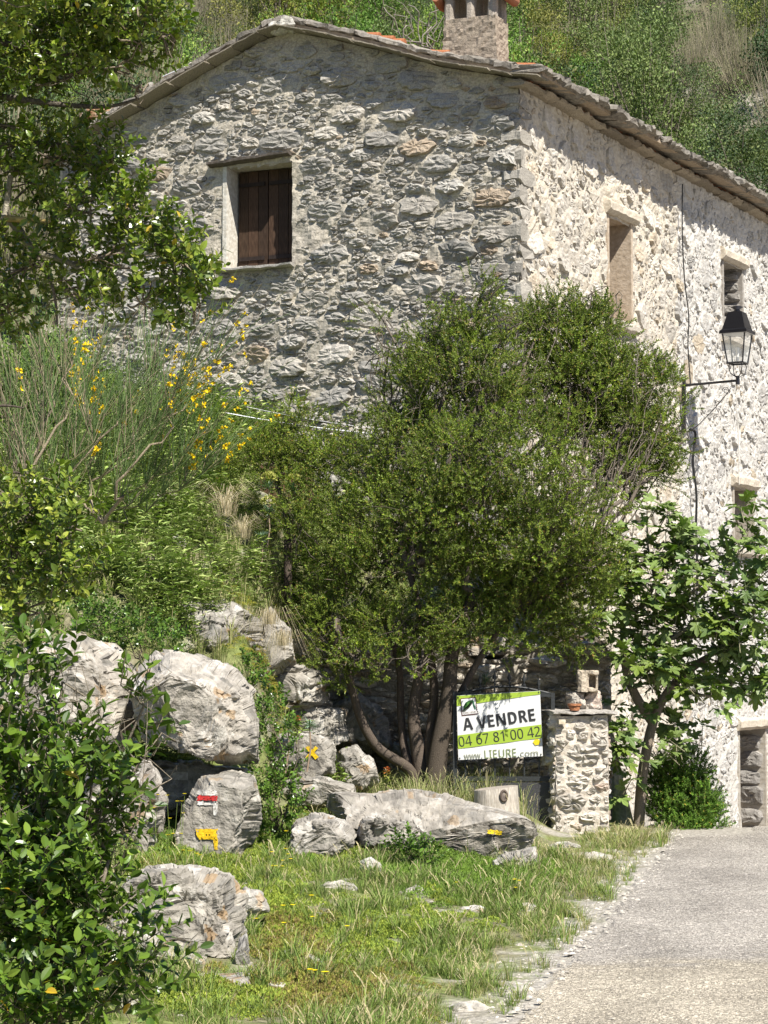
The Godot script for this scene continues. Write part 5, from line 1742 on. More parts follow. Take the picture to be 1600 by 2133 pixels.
# a herb with narrow leaves along a few stems
func herb_mesh(stems: int, tall: float, ln: float, wd: float, cols: Array, seed_: int, splay := 0.35) -> ArrayMesh:
	var r := RandomNumberGenerator.new(); r.seed = seed_
	var b := Buf.new()
	for s in stems:
		var g := r.randf() * TAU
		var o := Vector3(cos(g), 0, sin(g)) * splay * r.randf()
		var h := tall * r.randf_range(0.6, 1.1)
		var top := o * h + Vector3.UP * h
		b.tube([Vector3.ZERO, top * 0.5 + Vector3.UP * 0.03, top], 0.003, 0.0015, 3, Color(0.14, 0.17, 0.05))
		for k in 13:
			var t := 0.25 + 0.75 * k / 12.0
			var a := k * 2.4 + r.randf()
			var d := (Vector3(cos(a), r.randf_range(-0.1, 0.8), sin(a))).normalized()
			var side := d.cross(Vector3.UP).normalized().rotated(d, r.randf_range(-0.5, 0.5))
			var L := ln * r.randf_range(0.6, 1.1)
			var c := tone(cols[r.randi() % cols.size()], r.randf_range(0.75, 1.3))
			var p := top * t
			var nrm := side.cross(d)
			var m1 := p + d * L * 0.4 + nrm * 0.0
			var tip := p + d * L - Vector3.UP * L * 0.25
			b.tri(p, m1 + side * wd * 0.5, tip, c)
			b.tri(p, tip, m1 - side * wd * 0.5, tone(c, 0.9))
	return b.mesh(M.leaf_soft)
# ---------------------------------------------------------------- scrub on the hillside behind the house
func build_hillside():
	var kinds := {}
	var pal := {
		"bright": [Color(0.173, 0.294, 0.052), Color(0.225, 0.364, 0.069), Color(0.138, 0.225, 0.044), Color(0.294, 0.380, 0.087)],
		"olive": [Color(0.173, 0.216, 0.069), Color(0.225, 0.260, 0.087), Color(0.138, 0.182, 0.060), Color(0.260, 0.311, 0.104)],
		"dark": [Color(0.078, 0.122, 0.049), Color(0.104, 0.147, 0.060), Color(0.155, 0.191, 0.104), Color(0.060, 0.095, 0.035)],
	}
	for k in pal:
		var list := []
		for i in 3: list.append(bush_mesh(5200 if k != "dark" else 6000, 0.042, 0.021, pal[k], M.leaf_soft, 500 + i + k.length() * 10, 1.15 if k != "olive" else 1.45, -0.12))
		kinds[k] = list
	var broom := []
	for i in 2: broom.append(rod_bush(520, 1.5, 0.004, [Color(0.27, 0.24, 0.16), Color(0.21, 0.22, 0.11), Color(0.33, 0.29, 0.21)], 540 + i))
	var r := RandomNumberGenerator.new(); r.seed = 77
	var labels := {
		"bright": ["hillside_bush", "bright green leafy bush on the hillside", "bush", "bright green bushes"],
		"olive": ["hillside_bush", "olive green bush on the hillside", "bush", "olive green bushes"],
		"dark": ["evergreen_bush", "dark grey green evergreen on the hillside", "bush", "dark evergreens"],
		"broom": ["dry_broom", "greyish dry broom on the hillside", "bush", "dry broom"],
	}
	var bark := Buf.new()
	bark.tube([Vector3(0, -0.2, 0), Vector3(0.03, 0.35, 0.02), Vector3(-0.02, 0.8, 0.0)], 0.035, 0.012, 5, Color(0.20, 0.17, 0.14))
	for i in 7:
		var g := i * 0.9
		bark.tube([Vector3(0, 0.25, 0), Vector3(cos(g) * 0.22, 0.65, sin(g) * 0.22), Vector3(cos(g) * 0.42, 1.05, sin(g) * 0.42)], 0.014, 0.004, 4, Color(0.24, 0.21, 0.17))
	var bark_mesh := bark.mesh(M.bark)
	# upright bare shoots that stand out of the olive bushes
	var shoot := Buf.new()
	var sr := RandomNumberGenerator.new(); sr.seed = 19
	for i in 8:
		var g := sr.randf() * TAU
		var q := sr.randf_range(0.05, 0.6)
		var a := Vector3(cos(g) * q * 0.5, 0.2, sin(g) * q * 0.5)
		var e := Vector3(cos(g) * q, sr.randf_range(0.9, 1.65), sin(g) * q)
		shoot.tube([a, a.lerp(e, 0.5) + rand_from(sr) * 0.05, e], 0.009, 0.003, 4, tone(Color(0.27, 0.24, 0.18), sr.randf_range(0.7, 1.3)))
	var shoot_mesh := shoot.mesh(M.bark)
	var tints := []
	for i in 5:
		var m: StandardMaterial3D = M.leaf_soft.duplicate()
		m.albedo_color = [Color(1, 1, 1), Color(0.90, 0.94, 0.92), Color(1.0, 0.98, 0.82), Color(1.0, 0.92, 0.80), Color(0.80, 0.86, 0.82)][i]
		tints.append(m)
	var placed := []
	var tries := 0
	while tries < 7000 and placed.size() < 260:
		tries += 1
		var d := 26.0 + pow(r.randf(), 1.3) * 70.0
		var x := r.randf_range(-0.24, 0.24) * d
		var p := on_ground(x, d)
		if p.y < 4.2: continue
		var size := r.randf_range(0.8, 1.9) * (1.0 if d < 45 else 1.25)
		var top := seen_at(p + Vector3(0, size * 1.2, 0)); var foot := seen_at(p)
		if top.x < -120 or top.x > 1720 or foot.y < -40: continue
		# keep off the house: only what shows above its roof
		var px := x - CORNER.x; var pz := -d - CORNER.z
		var s := px * GABLE_DIR.x + pz * GABLE_DIR.z; var l := px * SIDE_DIR.x + pz * SIDE_DIR.z
		if s > -1.0 and s < 6.8 and l > -1.0 and l < 16.0: continue
		if s < -0.5 and l < 16.5: continue
		var roofv := 230.0
		if top.x < 600: roofv = lerpf(280.0, 70.0, clampf((top.x - 250.0) / 350.0, 0, 1))
		elif top.x < 1050: roofv = lerpf(70.0, 150.0, (top.x - 600.0) / 450.0)
		else: roofv = lerpf(150.0, 450.0, (top.x - 1050.0) / 550.0)
		if top.y > roofv: continue
		if d < 72.0 and top.x > 1375 and top.x < 1515 and top.y < 8: continue
		var ok := true
		for q in placed:
			if q[0].distance_to(p) < (q[1] + size) * 0.47: ok = false; break
		if not ok: continue
		placed.append([p, size])
		var u := foot.x
		var kind := "olive"
		var roll := r.randf()
		if u < 560: kind = "dark" if roll < 0.35 else ("broom" if roll < 0.55 else ("bright" if roll < 0.8 else "olive"))
		elif u < 860: kind = "bright" if roll < 0.6 else ("olive" if roll < 0.85 else "dark")
		elif u < 1200: kind = "bright" if roll < 0.45 else ("olive" if roll < 0.85 else "dark")
		elif u < 1420: kind = "olive" if roll < 0.75 else ("bright" if roll < 0.85 else "dark")
		else: kind = "dark" if roll < 0.45 else ("broom" if roll < 0.72 and foot.y > 120 else "olive")
		if u > 1480 and foot.y < 120 and roll > 0.5: kind = "bright"
		var L = labels[kind]
		var zone := "left of the gable roof"
		if u > 1440: zone = "above the weight stones of the far eave"
		elif u > 1220: zone = "above the long eave"
		elif u > 1000: zone = "right of the chimney"
		elif u > 780: zone = "left of the chimney"
		elif u > 480: zone = "above the gable ridge"
		var big := "big" if size > 1.75 else ("small" if size < 1.2 else "middling")
		var t := thing(L[0], "%s %s %s" % [big, L[1], zone], L[2], p - Vector3(0, 0.1, 0), "%s %s" % [L[3], zone])
		t.rotation.y = r.randf() * TAU
		t.scale = Vector3(size, size * r.randf_range(0.85, 1.2), size)
		if kind == "broom":
			put(broom[r.randi() % 2], "stalks", t)
		else:
			put(kinds[kind][r.randi() % 3], "crown", t).material_override = tints[r.randi() % 5]
			put(bark_mesh, "trunk", t)
			if kind == "olive": put(shoot_mesh, "shoots", t)
	# bare grey branches left of the chimney
	var bb := Buf.new()
	var foot := on_ground(at(880, 200, 36).x, 36.0)
	foot.y = at(880, 150, 36).y
	var bt := thing("bare_shrub", "leafless shrub with pale grey twisted branches beside the chimney", "shrub", foot)
	for q in [[915, 20], [895, 0], [850, 10], [820, 30], [905, 60], [870, 40], [840, 60], [800, 15]]:
		var e := at(q[0], q[1], 35.6) - foot
		bb.tube(arc(Vector3.ZERO, e, Vector3(r.randf_range(-0.15, 0.15), 0.05, 0.1), 8, 0.25, q[0]), 0.02, 0.006, 5, Color(0.45, 0.41, 0.35))
		bb.tube(arc(e * 0.6, e * 1.1 + Vector3(r.randf_range(-0.3, 0.3), 0.1, 0), Vector3(0.05, 0, 0), 5, 0.15, q[1]), 0.009, 0.003, 4, Color(0.45, 0.41, 0.35))
	build(bb, "branches", M.bark, bt)
	# pale rocks among the scrub and a far cliff
	rock_node("hill_rock", "pale limestone outcrop on the slope left of the roof", [[330, 260], [340, 170], [390, 110], [430, 130], [470, 180], [440, 250]], 28.6, 0.6, 61, Color(0.52, 0.48, 0.43), 0.3, 40)
	rock_node("hill_rock", "rusty brown rock face seen between the branches", [[130, 260], [150, 215], [230, 205], [280, 225], [290, 265], [200, 280]], 27.5, 0.5, 62, Color(0.42, 0.27, 0.16), 0.25, 36)
	rock_node("hill_rock", "upright grey stone slab at the left end of the roof", [[298, 232], [297, 168], [310, 162], [318, 170], [316, 235]], 25.9, 0.08, 63, Color(0.36, 0.34, 0.31), 0.15, 20)
	rock_node("cliff", "pale yellowish far cliff above the scrub", [[1340, 30], [1360, -60], [1450, -110], [1550, -70], [1525, 22], [1450, 28]], 68.0, 2.5, 64, Color(0.62, 0.54, 0.42), 0.2, 48, 0.9)
	var post := thing("white_pipe", "thin white pipe lying on the slope above the roof edge", "pipe", at(340, 160, 26.5))
	var pb := Buf.new()
	pb.tube([Vector3.ZERO, at(386, 140, 26.3) - at(340, 160, 26.5)], 0.012, 0.012, 8, Color(0.72, 0.72, 0.70))
	build(pb, "tube", M.vinyl, post)

func rod_bush(n: int, tall: float, wide: float, cols: Array, seed_: int) -> ArrayMesh:
	var r := RandomNumberGenerator.new(); r.seed = seed_
	var b := Buf.new()
	for i in n:
		var g := r.randf() * TAU
		var q := pow(r.randf(), 0.7)
		var foot := Vector3(cos(g), 0, sin(g)) * q * 0.35
		var tip := Vector3(cos(g) * q * 0.8, tall * r.randf_range(0.5, 1.0) * (1.0 - 0.35 * q), sin(g) * q * 0.8) + rand_from(r) * 0.12
		foot = foot.lerp(tip, r.randf() * 0.4)
		b.tube([foot, foot.lerp(tip, 0.5) + rand_from(r) * 0.05, tip], wide, wide * 0.5, 3, tone(cols[r.randi() % cols.size()], r.randf_range(0.7, 1.3)))
	return b.mesh(M.stem)
# ---------------------------------------------------------------- trees in front of the house
func limb_set(b: Buf, root: Vector3, lobes: Array, r: RandomNumberGenerator, thick: float, forks: int, col: Color):
	for l in lobes:
		var c: Vector3 = l[0]
		var span := root.distance_to(c)
		var main := arc(root, c, Vector3(r.randf_range(-0.1, 0.1), -0.05 * span + 0.03, r.randf_range(-0.1, 0.1)) * span, 8, 0.16 * span, r.randf() * 90.0)
		b.tube(main, thick * (0.5 + 0.25 * span), thick * 0.28, 6, col)
		for k in forks:
			var from: Vector3 = main[3 + r.randi() % 6]
			var d := rand_from(r)
			d.y = absf(d.y) * 0.8
			var to: Vector3 = c + d * l[1] * 0.92
			var side := arc(from, to, rand_from(r) * 0.10 * span, 6, 0.12, r.randf() * 90.0)
			b.tube(side, thick * 0.24, thick * 0.06, 4, tone(col, r.randf_range(0.85, 1.3)))
			for q in 2:
				var f2: Vector3 = side[2 + r.randi() % 4]
				b.tube(arc(f2, f2 + (d + rand_from(r) * 0.9).normalized() * l[1].length() * 0.4, Vector3.ZERO, 3, 0.05, r.randf() * 50.0), thick * 0.08, thick * 0.03, 3, tone(col, r.randf_range(0.9, 1.4)))

func build_trees():
	var r := RandomNumberGenerator.new(); r.seed = 404
	# ---- the big evergreen in front of the corner
	var foot := at(885, 1640, 20.3)
	foot.y = ground(foot.x, 20.3)
	var t := thing("evergreen_tree", "large dense small-leaved evergreen tree in front of the house corner", "tree", foot)
	var lobes := [
		lobe(968, 680, 21.0, 62, 78, 0.40, 1.2), lobe(950, 790, 20.9, 115, 85, 0.60), lobe(1010, 800, 20.7, 80, 80, 0.5), lobe(1120, 700, 21.8, 50, 62, 0.35, 1.1), lobe(1190, 730, 21.8, 75, 80, 0.45), lobe(1253, 705, 21.9, 40, 52, 0.3, 1.1),
		lobe(1300, 800, 21.8, 80, 75, 0.45), lobe(1368, 860, 21.6, 42, 95, 0.35), lobe(1160, 850, 21.6, 150, 90, 0.7), lobe(1280, 900, 21.6, 120, 75, 0.55),
		lobe(850, 860, 20.9, 80, 95, 0.5), lobe(808, 740, 21.1, 16, 60, 0.12, 1.0), lobe(880, 960, 20.6, 150, 95, 0.7), lobe(735, 985, 20.8, 95, 75, 0.5), lobe(1030, 950, 19.7, 150, 95, 0.48),
		lobe(1190, 1020, 19.5, 150, 85, 0.42), lobe(1310, 990, 21.6, 80, 60, 0.4, 0.7), lobe(960, 1080, 20.2, 190, 90, 0.75), lobe(790, 1100, 20.5, 120, 85, 0.55), lobe(1140, 1140, 19.8, 125, 95, 0.6),
		lobe(660, 1130, 20.9, 80, 80, 0.45), lobe(720, 1215, 20.6, 110, 80, 0.5), lobe(880, 1210, 20.1, 150, 85, 0.6, 0.8), lobe(1050, 1240, 20.5, 140, 80, 0.55), lobe(1190, 1240, 20.3, 65, 75, 0.4),
		lobe(1150, 1210, 20.2, 90, 80, 0.45), lobe(1215, 1180, 20.0, 55, 70, 0.35), lobe(940, 625, 21.0, 26, 34, 0.18, 1.1), lobe(990, 640, 21.0, 24, 34, 0.18, 1.0), lobe(1045, 700, 21.0, 26, 50, 0.2, 0.9), lobe(905, 700, 21.0, 30, 55, 0.2, 0.9), lobe(1140, 655, 21.7, 26, 36, 0.18, 1.1), lobe(1215, 670, 21.7, 22, 34, 0.15, 1.0), lobe(1268, 668, 21.8, 20, 30, 0.15, 1.0), lobe(1230, 790, 21.5, 90, 70, 0.4, 1.2), lobe(1340, 930, 21.4, 70, 60, 0.35, 1.1), lobe(1340, 770, 21.7, 28, 44, 0.2, 1.0), lobe(800, 670, 21.1, 12, 30, 0.08, 0.8), lobe(760, 1395, 19.9, 60, 35, 0.25, 0.6), lobe(860, 1395, 19.8, 70, 40, 0.25, 0.6), lobe(690, 1390, 20.2, 40, 40, 0.2, 0.6), lobe(700, 1325, 20.3, 75, 65, 0.35, 0.8), lobe(830, 1320, 20.0, 110, 75, 0.45, 0.7), lobe(980, 1325, 19.9, 110, 60, 0.4), lobe(1110, 1300, 20.1, 105, 50, 0.4), lobe(1200, 1310, 20.2, 50, 35, 0.3)]
	var bb := Buf.new()
	var bark := Color(0.155, 0.125, 0.10)
	var fork := at(880, 1300, 20.4)
	# stems from the stool
	var stems := [[[885, 1650], [870, 1560], [862, 1480], [880, 1380], [900, 1280]], [[905, 1650], [915, 1560], [935, 1450], [945, 1350], [985, 1240]], [[870, 1640], [850, 1600], [790, 1560], [755, 1505], [735, 1440], [715, 1360], [700, 1290]], [[895, 1650], [895, 1540], [905, 1440], [890, 1330], [850, 1180]], [[880, 1640], [845, 1570], [835, 1480], [830, 1380], [790, 1260]], [[910, 1650], [925, 1560], [945, 1480], [1000, 1370], [1080, 1260]]]
	var tops := []
	for k in stems.size():
		var pts := []
		for j in stems[k].size():
			var q = stems[k][j]
			var dd: float = 20.3 + 0.12 * sin(k * 2.0) * j * 0.5
			if k == 1: dd = 20.1
			pts.append(at(q[0], q[1], dd) - foot)
		pts = smooth_line(pts, 4)
		bb.tube(pts, [0.075, 0.10, 0.055, 0.05, 0.045, 0.045][k], [0.035, 0.045, 0.028, 0.03, 0.025, 0.025][k], 9, tone(bark, r.randf_range(0.85, 1.15)))
		tops.append(pts[-1] + foot)
	var tb := build(bb, "trunk", M.bark, t)
	for k in lobes.size():
		var best := 0
		for q in tops.size():
			if tops[q].distance_to(lobes[k][0]) < tops[best].distance_to(lobes[k][0]): best = q
		var lb := Buf.new()
		limb_set(lb, tops[best] - foot, [[lobes[k][0] - foot, lobes[k][1]]], r, 0.034, 9, Color(0.20, 0.17, 0.135))
		build(lb, "limb", M.bark, tb)
	var cols := [Color(0.13, 0.185, 0.028), Color(0.15, 0.205, 0.03), Color(0.105, 0.155, 0.024), Color(0.175, 0.225, 0.036)]
	var yellow := [Color(0.34, 0.30, 0.05), Color(0.24, 0.25, 0.05), Color(0.20, 0.13, 0.04)]
	var tw := []
	for i in 3: tw.append(twig(30, 0.17, 0.031, 0.0135, cols, yellow, 0.03, M.leaf_small, 700 + i))
	var tips := []
	for i in 2: tips.append(twig(24, 0.15, 0.030, 0.013, [Color(0.19, 0.28, 0.035), Color(0.16, 0.24, 0.03), Color(0.23, 0.30, 0.04)], yellow, 0.03, M.leaf_small, 710 + i))
	leafy(t, "foliage", tw, crown_clumps(lobes, 590, 17, Vector2(0.11, 0.25), 41), 0.8, 1.25, 51, Color(0.88, 0.9, 0.9), Color(1.12, 1.08, 1.0), foot)
	leafy(t, "young_shoots", tips, crown_clumps(lobes, 230, 12, Vector2(0.08, 0.17), 42, 0.22), 0.8, 1.2, 52, Color(0.8, 0.8, 0.8), Color(1.2, 1.15, 1.0), foot)
	# ---- the slender one to its left
	var f2 := at(600, 1120, 21.6)
	f2.y = ground(f2.x, 21.6)
	var t2 := thing("evergreen_tree", "slender small-leaved tree with a round top against the gable foot", "tree", f2)
	var l2 := [lobe(590, 890, 21.6, 68, 58, 0.35), lobe(545, 950, 21.5, 65, 50, 0.35), lobe(640, 945, 21.6, 75, 50, 0.35), lobe(590, 985, 21.4, 95, 40, 0.35, 0.7), lobe(690, 960, 21.5, 60, 50, 0.3), lobe(640, 1060, 21.5, 50, 30, 0.2, 0.5)]
	var b2 := Buf.new()
	b2.tube(smooth_line([Vector3.ZERO, at(598, 1080, 21.6) - f2, at(578, 1010, 21.6) - f2, at(588, 940, 21.6) - f2], 4), 0.045, 0.02, 7, bark)
	b2.tube(smooth_line([at(612, 1130, 21.5) - f2, at(650, 1060, 21.5) - f2, at(690, 1000, 21.5) - f2], 4), 0.03, 0.012, 6, bark)
	var tk := build(b2, "trunk", M.bark, t2)
	for q in l2:
		var lb := Buf.new()
		limb_set(lb, at(585, 990, 21.6) - f2, [[q[0] - f2, q[1]]], r, 0.022, 6, Color(0.18, 0.15, 0.12))
		build(lb, "limb", M.bark, tk)
	leafy(t2, "foliage", tw, crown_clumps(l2, 60, 15, Vector2(0.09, 0.18), 43), 0.75, 1.15, 53, Color(0.85, 0.85, 0.8), Color(1.35, 1.3, 1.1), f2)
	leafy(t2, "young_shoots", tips, crown_clumps(l2, 24, 11, Vector2(0.07, 0.13), 44, 0.2), 0.75, 1.1, 54, Color(0.8, 0.8, 0.8), Color(1.2, 1.15, 1.0), f2)
	build_fig()
	# ---- fine-leaved bright shrub at the foot of the fig
	var f4 := on_ground(at(1425, 1740, 21.4).x, 21.4)
	var s4 := thing("green_shrub", "feathery bright green shrub at the foot of the fig tree", "shrub", f4)
	var l4 := [lobe(1420, 1610, 21.4, 60, 45, 0.3), lobe(1440, 1670, 21.3, 60, 50, 0.32), lobe(1465, 1710, 21.2, 45, 40, 0.28), lobe(1400, 1690, 21.3, 48, 50, 0.28), lobe(1385, 1640, 21.4, 35, 40, 0.2), lobe(1430, 1730, 21.1, 60, 25, 0.25)]
	var b4 := Buf.new()
	limb_set(b4, Vector3.ZERO, l4.map(func(q): return [q[0] - f4, q[1]]), r, 0.018, 5, Color(0.17, 0.15, 0.10))
	build(b4, "branches", M.bark, s4)
	var tw4 := []
	for i in 2: tw4.append(twig(34, 0.11, 0.026, 0.010, [Color(0.13, 0.24, 0.04), Color(0.16, 0.28, 0.045), Color(0.10, 0.19, 0.03)], yellow, 0.02, M.leaf_soft, 730 + i))
	leafy(s4, "foliage", tw4, crown_spots(l4, 1900, 45, 0.35, -0.45, 3.0), 0.8, 1.2, 55, Color(0.85, 0.85, 0.8), Color(1.3, 1.3, 1.1), f4)

func smooth_line(pts: Array, k: int) -> Array:
	var out := []
	for i in pts.size() - 1:
		var a: Vector3 = pts[max(i - 1, 0)]; var b: Vector3 = pts[i]; var c: Vector3 = pts[i + 1]; var d: Vector3 = pts[min(i + 2, pts.size() - 1)]
		for j in k: out.append(b.cubic_interpolate(c, a, d, float(j) / k))
	out.append(pts[-1])
	return out

func fig_leaf_mesh(seed_: int) -> ArrayMesh:
	var r := RandomNumberGenerator.new(); r.seed = seed_
	var b := Buf.new()
	# half outline of a five-lobed blade, length 1 along y, stalk at the origin
	var half := [Vector2(0.0, 0.22), Vector2(0.16, 0.16), Vector2(0.34, 0.24), Vector2(0.42, 0.36), Vector2(0.27, 0.43), Vector2(0.20, 0.47), Vector2(0.36, 0.62), Vector2(0.38, 0.76), Vector2(0.25, 0.76), Vector2(0.14, 0.66), Vector2(0.15, 0.86), Vector2(0.0, 1.08)]
	var bowl := r.randf_range(0.15, 0.5)
	var curl := r.randf_range(0.1, 0.4)
	var pt := func(q: Vector2, sg: float) -> Vector3:
		return Vector3(q.x * sg, q.y, bowl * q.x * q.x * 1.2 - curl * (q.y - 0.2) * (q.y - 0.2) + 0.03 * sin(q.x * 20.0 + q.y * 9.0))
	for sg in [-1.0, 1.0]:
		var c := tone(Color(0.16, 0.225, 0.06), r.randf_range(0.9, 1.1))
		for i in half.size() - 1:
			var m: Vector3 = pt.call(Vector2(0.0, 0.40), sg)
			var a: Vector3 = pt.call(half[i], sg); var d: Vector3 = pt.call(half[i + 1], sg)
			if sg > 0: b.tri(m, a, d, c)
			else: b.tri(m, d, a, c)
	# midrib and side veins, raised
	for v in [Vector2(0.0, 1.0), Vector2(0.34, 0.70), Vector2(-0.34, 0.70), Vector2(0.38, 0.34), Vector2(-0.38, 0.34)]:
		var e: Vector3 = pt.call(Vector2(absf(v.x), v.y), signf(v.x) if v.x != 0.0 else 1.0)
		b.tube([Vector3(0, 0.2, 0.004), (Vector3(0, 0.2, 0.0) + e) * 0.5 + Vector3(0, 0, 0.012), e + Vector3(0, 0, 0.006)], 0.007, 0.003, 3, Color(0.28, 0.34, 0.14))
	b.tube([Vector3(0, -0.12, -0.03), Vector3(0, 0.22, 0.0)], 0.012, 0.010, 3, Color(0.22, 0.26, 0.10))
	return b.mesh(M.leaf_fig)

func build_fig():
	var r := RandomNumberGenerator.new(); r.seed = 515
	var foot := on_ground(at(1335, 1735, 21.2).x, 21.2)
	var t := thing("fig_tree", "fig tree with big lobed leaves and bare forked trunk before the pale wall", "tree", foot)
	var P := func(u: float, v: float, d := 21.2) -> Vector3: return at(u, v, d) - foot
	var bark := Color(0.34, 0.285, 0.23)
	var lines := [
		[[P.call(1330, 1745), P.call(1338, 1620), P.call(1362, 1500), P.call(1400, 1430), P.call(1450, 1385), P.call(1478, 1368)], 0.055, 0.034],
		[[P.call(1362, 1505), P.call(1330, 1460), P.call(1305, 1400), P.call(1298, 1330), P.call(1300, 1250)], 0.055, 0.022],
		[[P.call(1300, 1400), P.call(1330, 1360), P.call(1390, 1330), P.call(1460, 1325), P.call(1560, 1310), P.call(1620, 1290)], 0.035, 0.012],
		[[P.call(1300, 1280), P.call(1340, 1260), P.call(1365, 1210), P.call(1370, 1180), P.call(1440, 1175), P.call(1530, 1150)], 0.028, 0.008],
		[[P.call(1365, 1210), P.call(1350, 1140), P.call(1348, 1060)], 0.016, 0.006],
		[[P.call(1420, 1270, 21.0), P.call(1445, 1230, 20.9), P.call(1500, 1190, 20.9), P.call(1570, 1120, 20.9)], 0.02, 0.007],
		[[P.call(1400, 1330, 21.0), P.call(1450, 1300, 20.9), P.call(1520, 1285, 20.8), P.call(1600, 1290, 20.8)], 0.022, 0.01],
		[[P.call(1350, 1360, 21.0), P.call(1380, 1410, 20.9), P.call(1395, 1440, 20.9)], 0.010, 0.005],
		[[P.call(1280, 1385), P.call(1262, 1350), P.call(1240, 1320)], 0.016, 0.006],
		[[P.call(1400, 1430, 21.1), P.call(1480, 1450, 21.0), P.call(1530, 1420, 20.9)], 0.022, 0.008]]
	var tb := Buf.new()
	for q in [0, 1]: tb.tube(smooth_line(lines[q][0], 4), lines[q][1], lines[q][2], 9, bark)
	var trunk := build(tb, "trunk", M.bark, t)
	for q in range(2, lines.size()):
		var lb := Buf.new()
		lb.tube(smooth_line(lines[q][0], 4), lines[q][1], lines[q][2], 6, tone(Color(0.40, 0.35, 0.29), r.randf_range(0.85, 1.15)))
		build(lb, "limb", M.bark, trunk)
	var lobes := [lobe(1345, 1060, 21.0, 30, 30, 0.15), lobe(1380, 1120, 21.0, 55, 50, 0.3), lobe(1310, 1150, 21.0, 60, 60, 0.3), lobe(1440, 1140, 21.0, 60, 55, 0.3), lobe(1530, 1130, 20.9, 65, 60, 0.3), lobe(1560, 1060, 20.9, 35, 35, 0.2), lobe(1590, 1180, 20.9, 60, 70, 0.3),
		lobe(1350, 1220, 20.9, 95, 60, 0.4), lobe(1460, 1225, 20.9, 85, 55, 0.35), lobe(1290, 1210, 20.9, 50, 50, 0.25), lobe(1400, 1290, 20.9, 90, 50, 0.4), lobe(1490, 1310, 20.9, 80, 60, 0.35), lobe(1570, 1300, 20.8, 70, 80, 0.35), lobe(1330, 1310, 21.0, 70, 50, 0.35), lobe(1440, 1380, 21.1, 80, 50, 0.35), lobe(1530, 1400, 21.0, 70, 55, 0.3), lobe(1370, 1420, 21.3, 55, 60, 0.3), lobe(1400, 1500, 21.3, 40, 40, 0.2, 0.5), lobe(1290, 1440, 21.2, 30, 45, 0.2, 0.4), lobe(1455, 1540, 21.2, 35, 30, 0.15, 0.5), lobe(1300, 1570, 21.0, 30, 50, 0.15, 0.6), lobe(1310, 1650, 21.0, 30, 50, 0.15, 0.5), lobe(1620, 1400, 20.9, 60, 60, 0.3, 0.7), lobe(1310, 1360, 20.8, 50, 50, 0.25), lobe(1390, 1370, 20.8, 60, 45, 0.25), lobe(1470, 1440, 20.8, 50, 45, 0.2), lobe(1330, 1470, 21.0, 45, 45, 0.2, 0.8), lobe(1420, 1560, 20.9, 50, 40, 0.15, 0.7), lobe(1285, 1540, 20.8, 30, 50, 0.15, 0.9), lobe(1320, 1610, 20.8, 35, 50, 0.15, 0.9), lobe(1250, 1270, 20.8, 40, 50, 0.2, 0.8), lobe(1560, 1220, 20.7, 60, 50, 0.25)]
	var meshes := []
	for i in 5: meshes.append(fig_leaf_mesh(900 + i))
	var spots := crown_spots(lobes, 330, 61, 0.4, -0.35, 2.0)
	var leaves := []
	var twigs := Buf.new()
	for s in spots:
		var c: Vector3 = s[0]
		twigs.tube([c - s[1] * 0.16 + rand_from(r) * 0.05 - foot, c - foot], 0.006, 0.004, 4, Color(0.33, 0.31, 0.2))
		for k in 5:
			var g := k * 2.4 + r.randf() * 0.7
			var o: Vector3 = frame_to(s[1]) * Vector3(cos(g), r.randf_range(0.0, 0.7), sin(g))
			o.y -= 0.25
			o = o.normalized()
			# the blade hangs from its stalk and shows its face to the light
			var face := (Vector3.UP * 0.9 + o * 0.35 + SUN * 0.6 + rand_from(r) * 0.45).normalized()
			var x := o.cross(face).normalized()
			var z := x.cross(o).normalized()
			var ln := r.randf_range(0.10, 0.20)
			leaves.append([Transform3D(Basis(x, o, z) * Basis.from_scale(Vector3.ONE * ln), c + o * 0.02 - foot), r.randi() % 5, r.randf_range(0.75, 1.35), (c + o * ln).z])
	leaves.sort_custom(func(a, b): return a[3] > b[3])
	var tinted := []
	for k in 3:
		var m: StandardMaterial3D = M.leaf_fig.duplicate()
		m.albedo_color = [Color(0.86, 0.9, 0.92), Color(1, 1, 1), Color(1.0, 1.0, 0.8)][k]
		tinted.append(m)
	for i in 300:
		var L = leaves[i]
		var o := put(meshes[L[1]], "leaf", t)
		o.transform = L[0]
		o.material_override = tinted[i % 3]
	for k in 5:
		var xf := []; var cols := []
		for i in range(300, leaves.size()):
			if leaves[i][1] == k:
				xf.append(leaves[i][0]); cols.append(Color.WHITE * leaves[i][2])
		var o := spread(meshes[k], xf, cols, "foliage", t)
		o.set_meta("kind", "stuff")
	build(twigs, "twigs", M.bark, t)
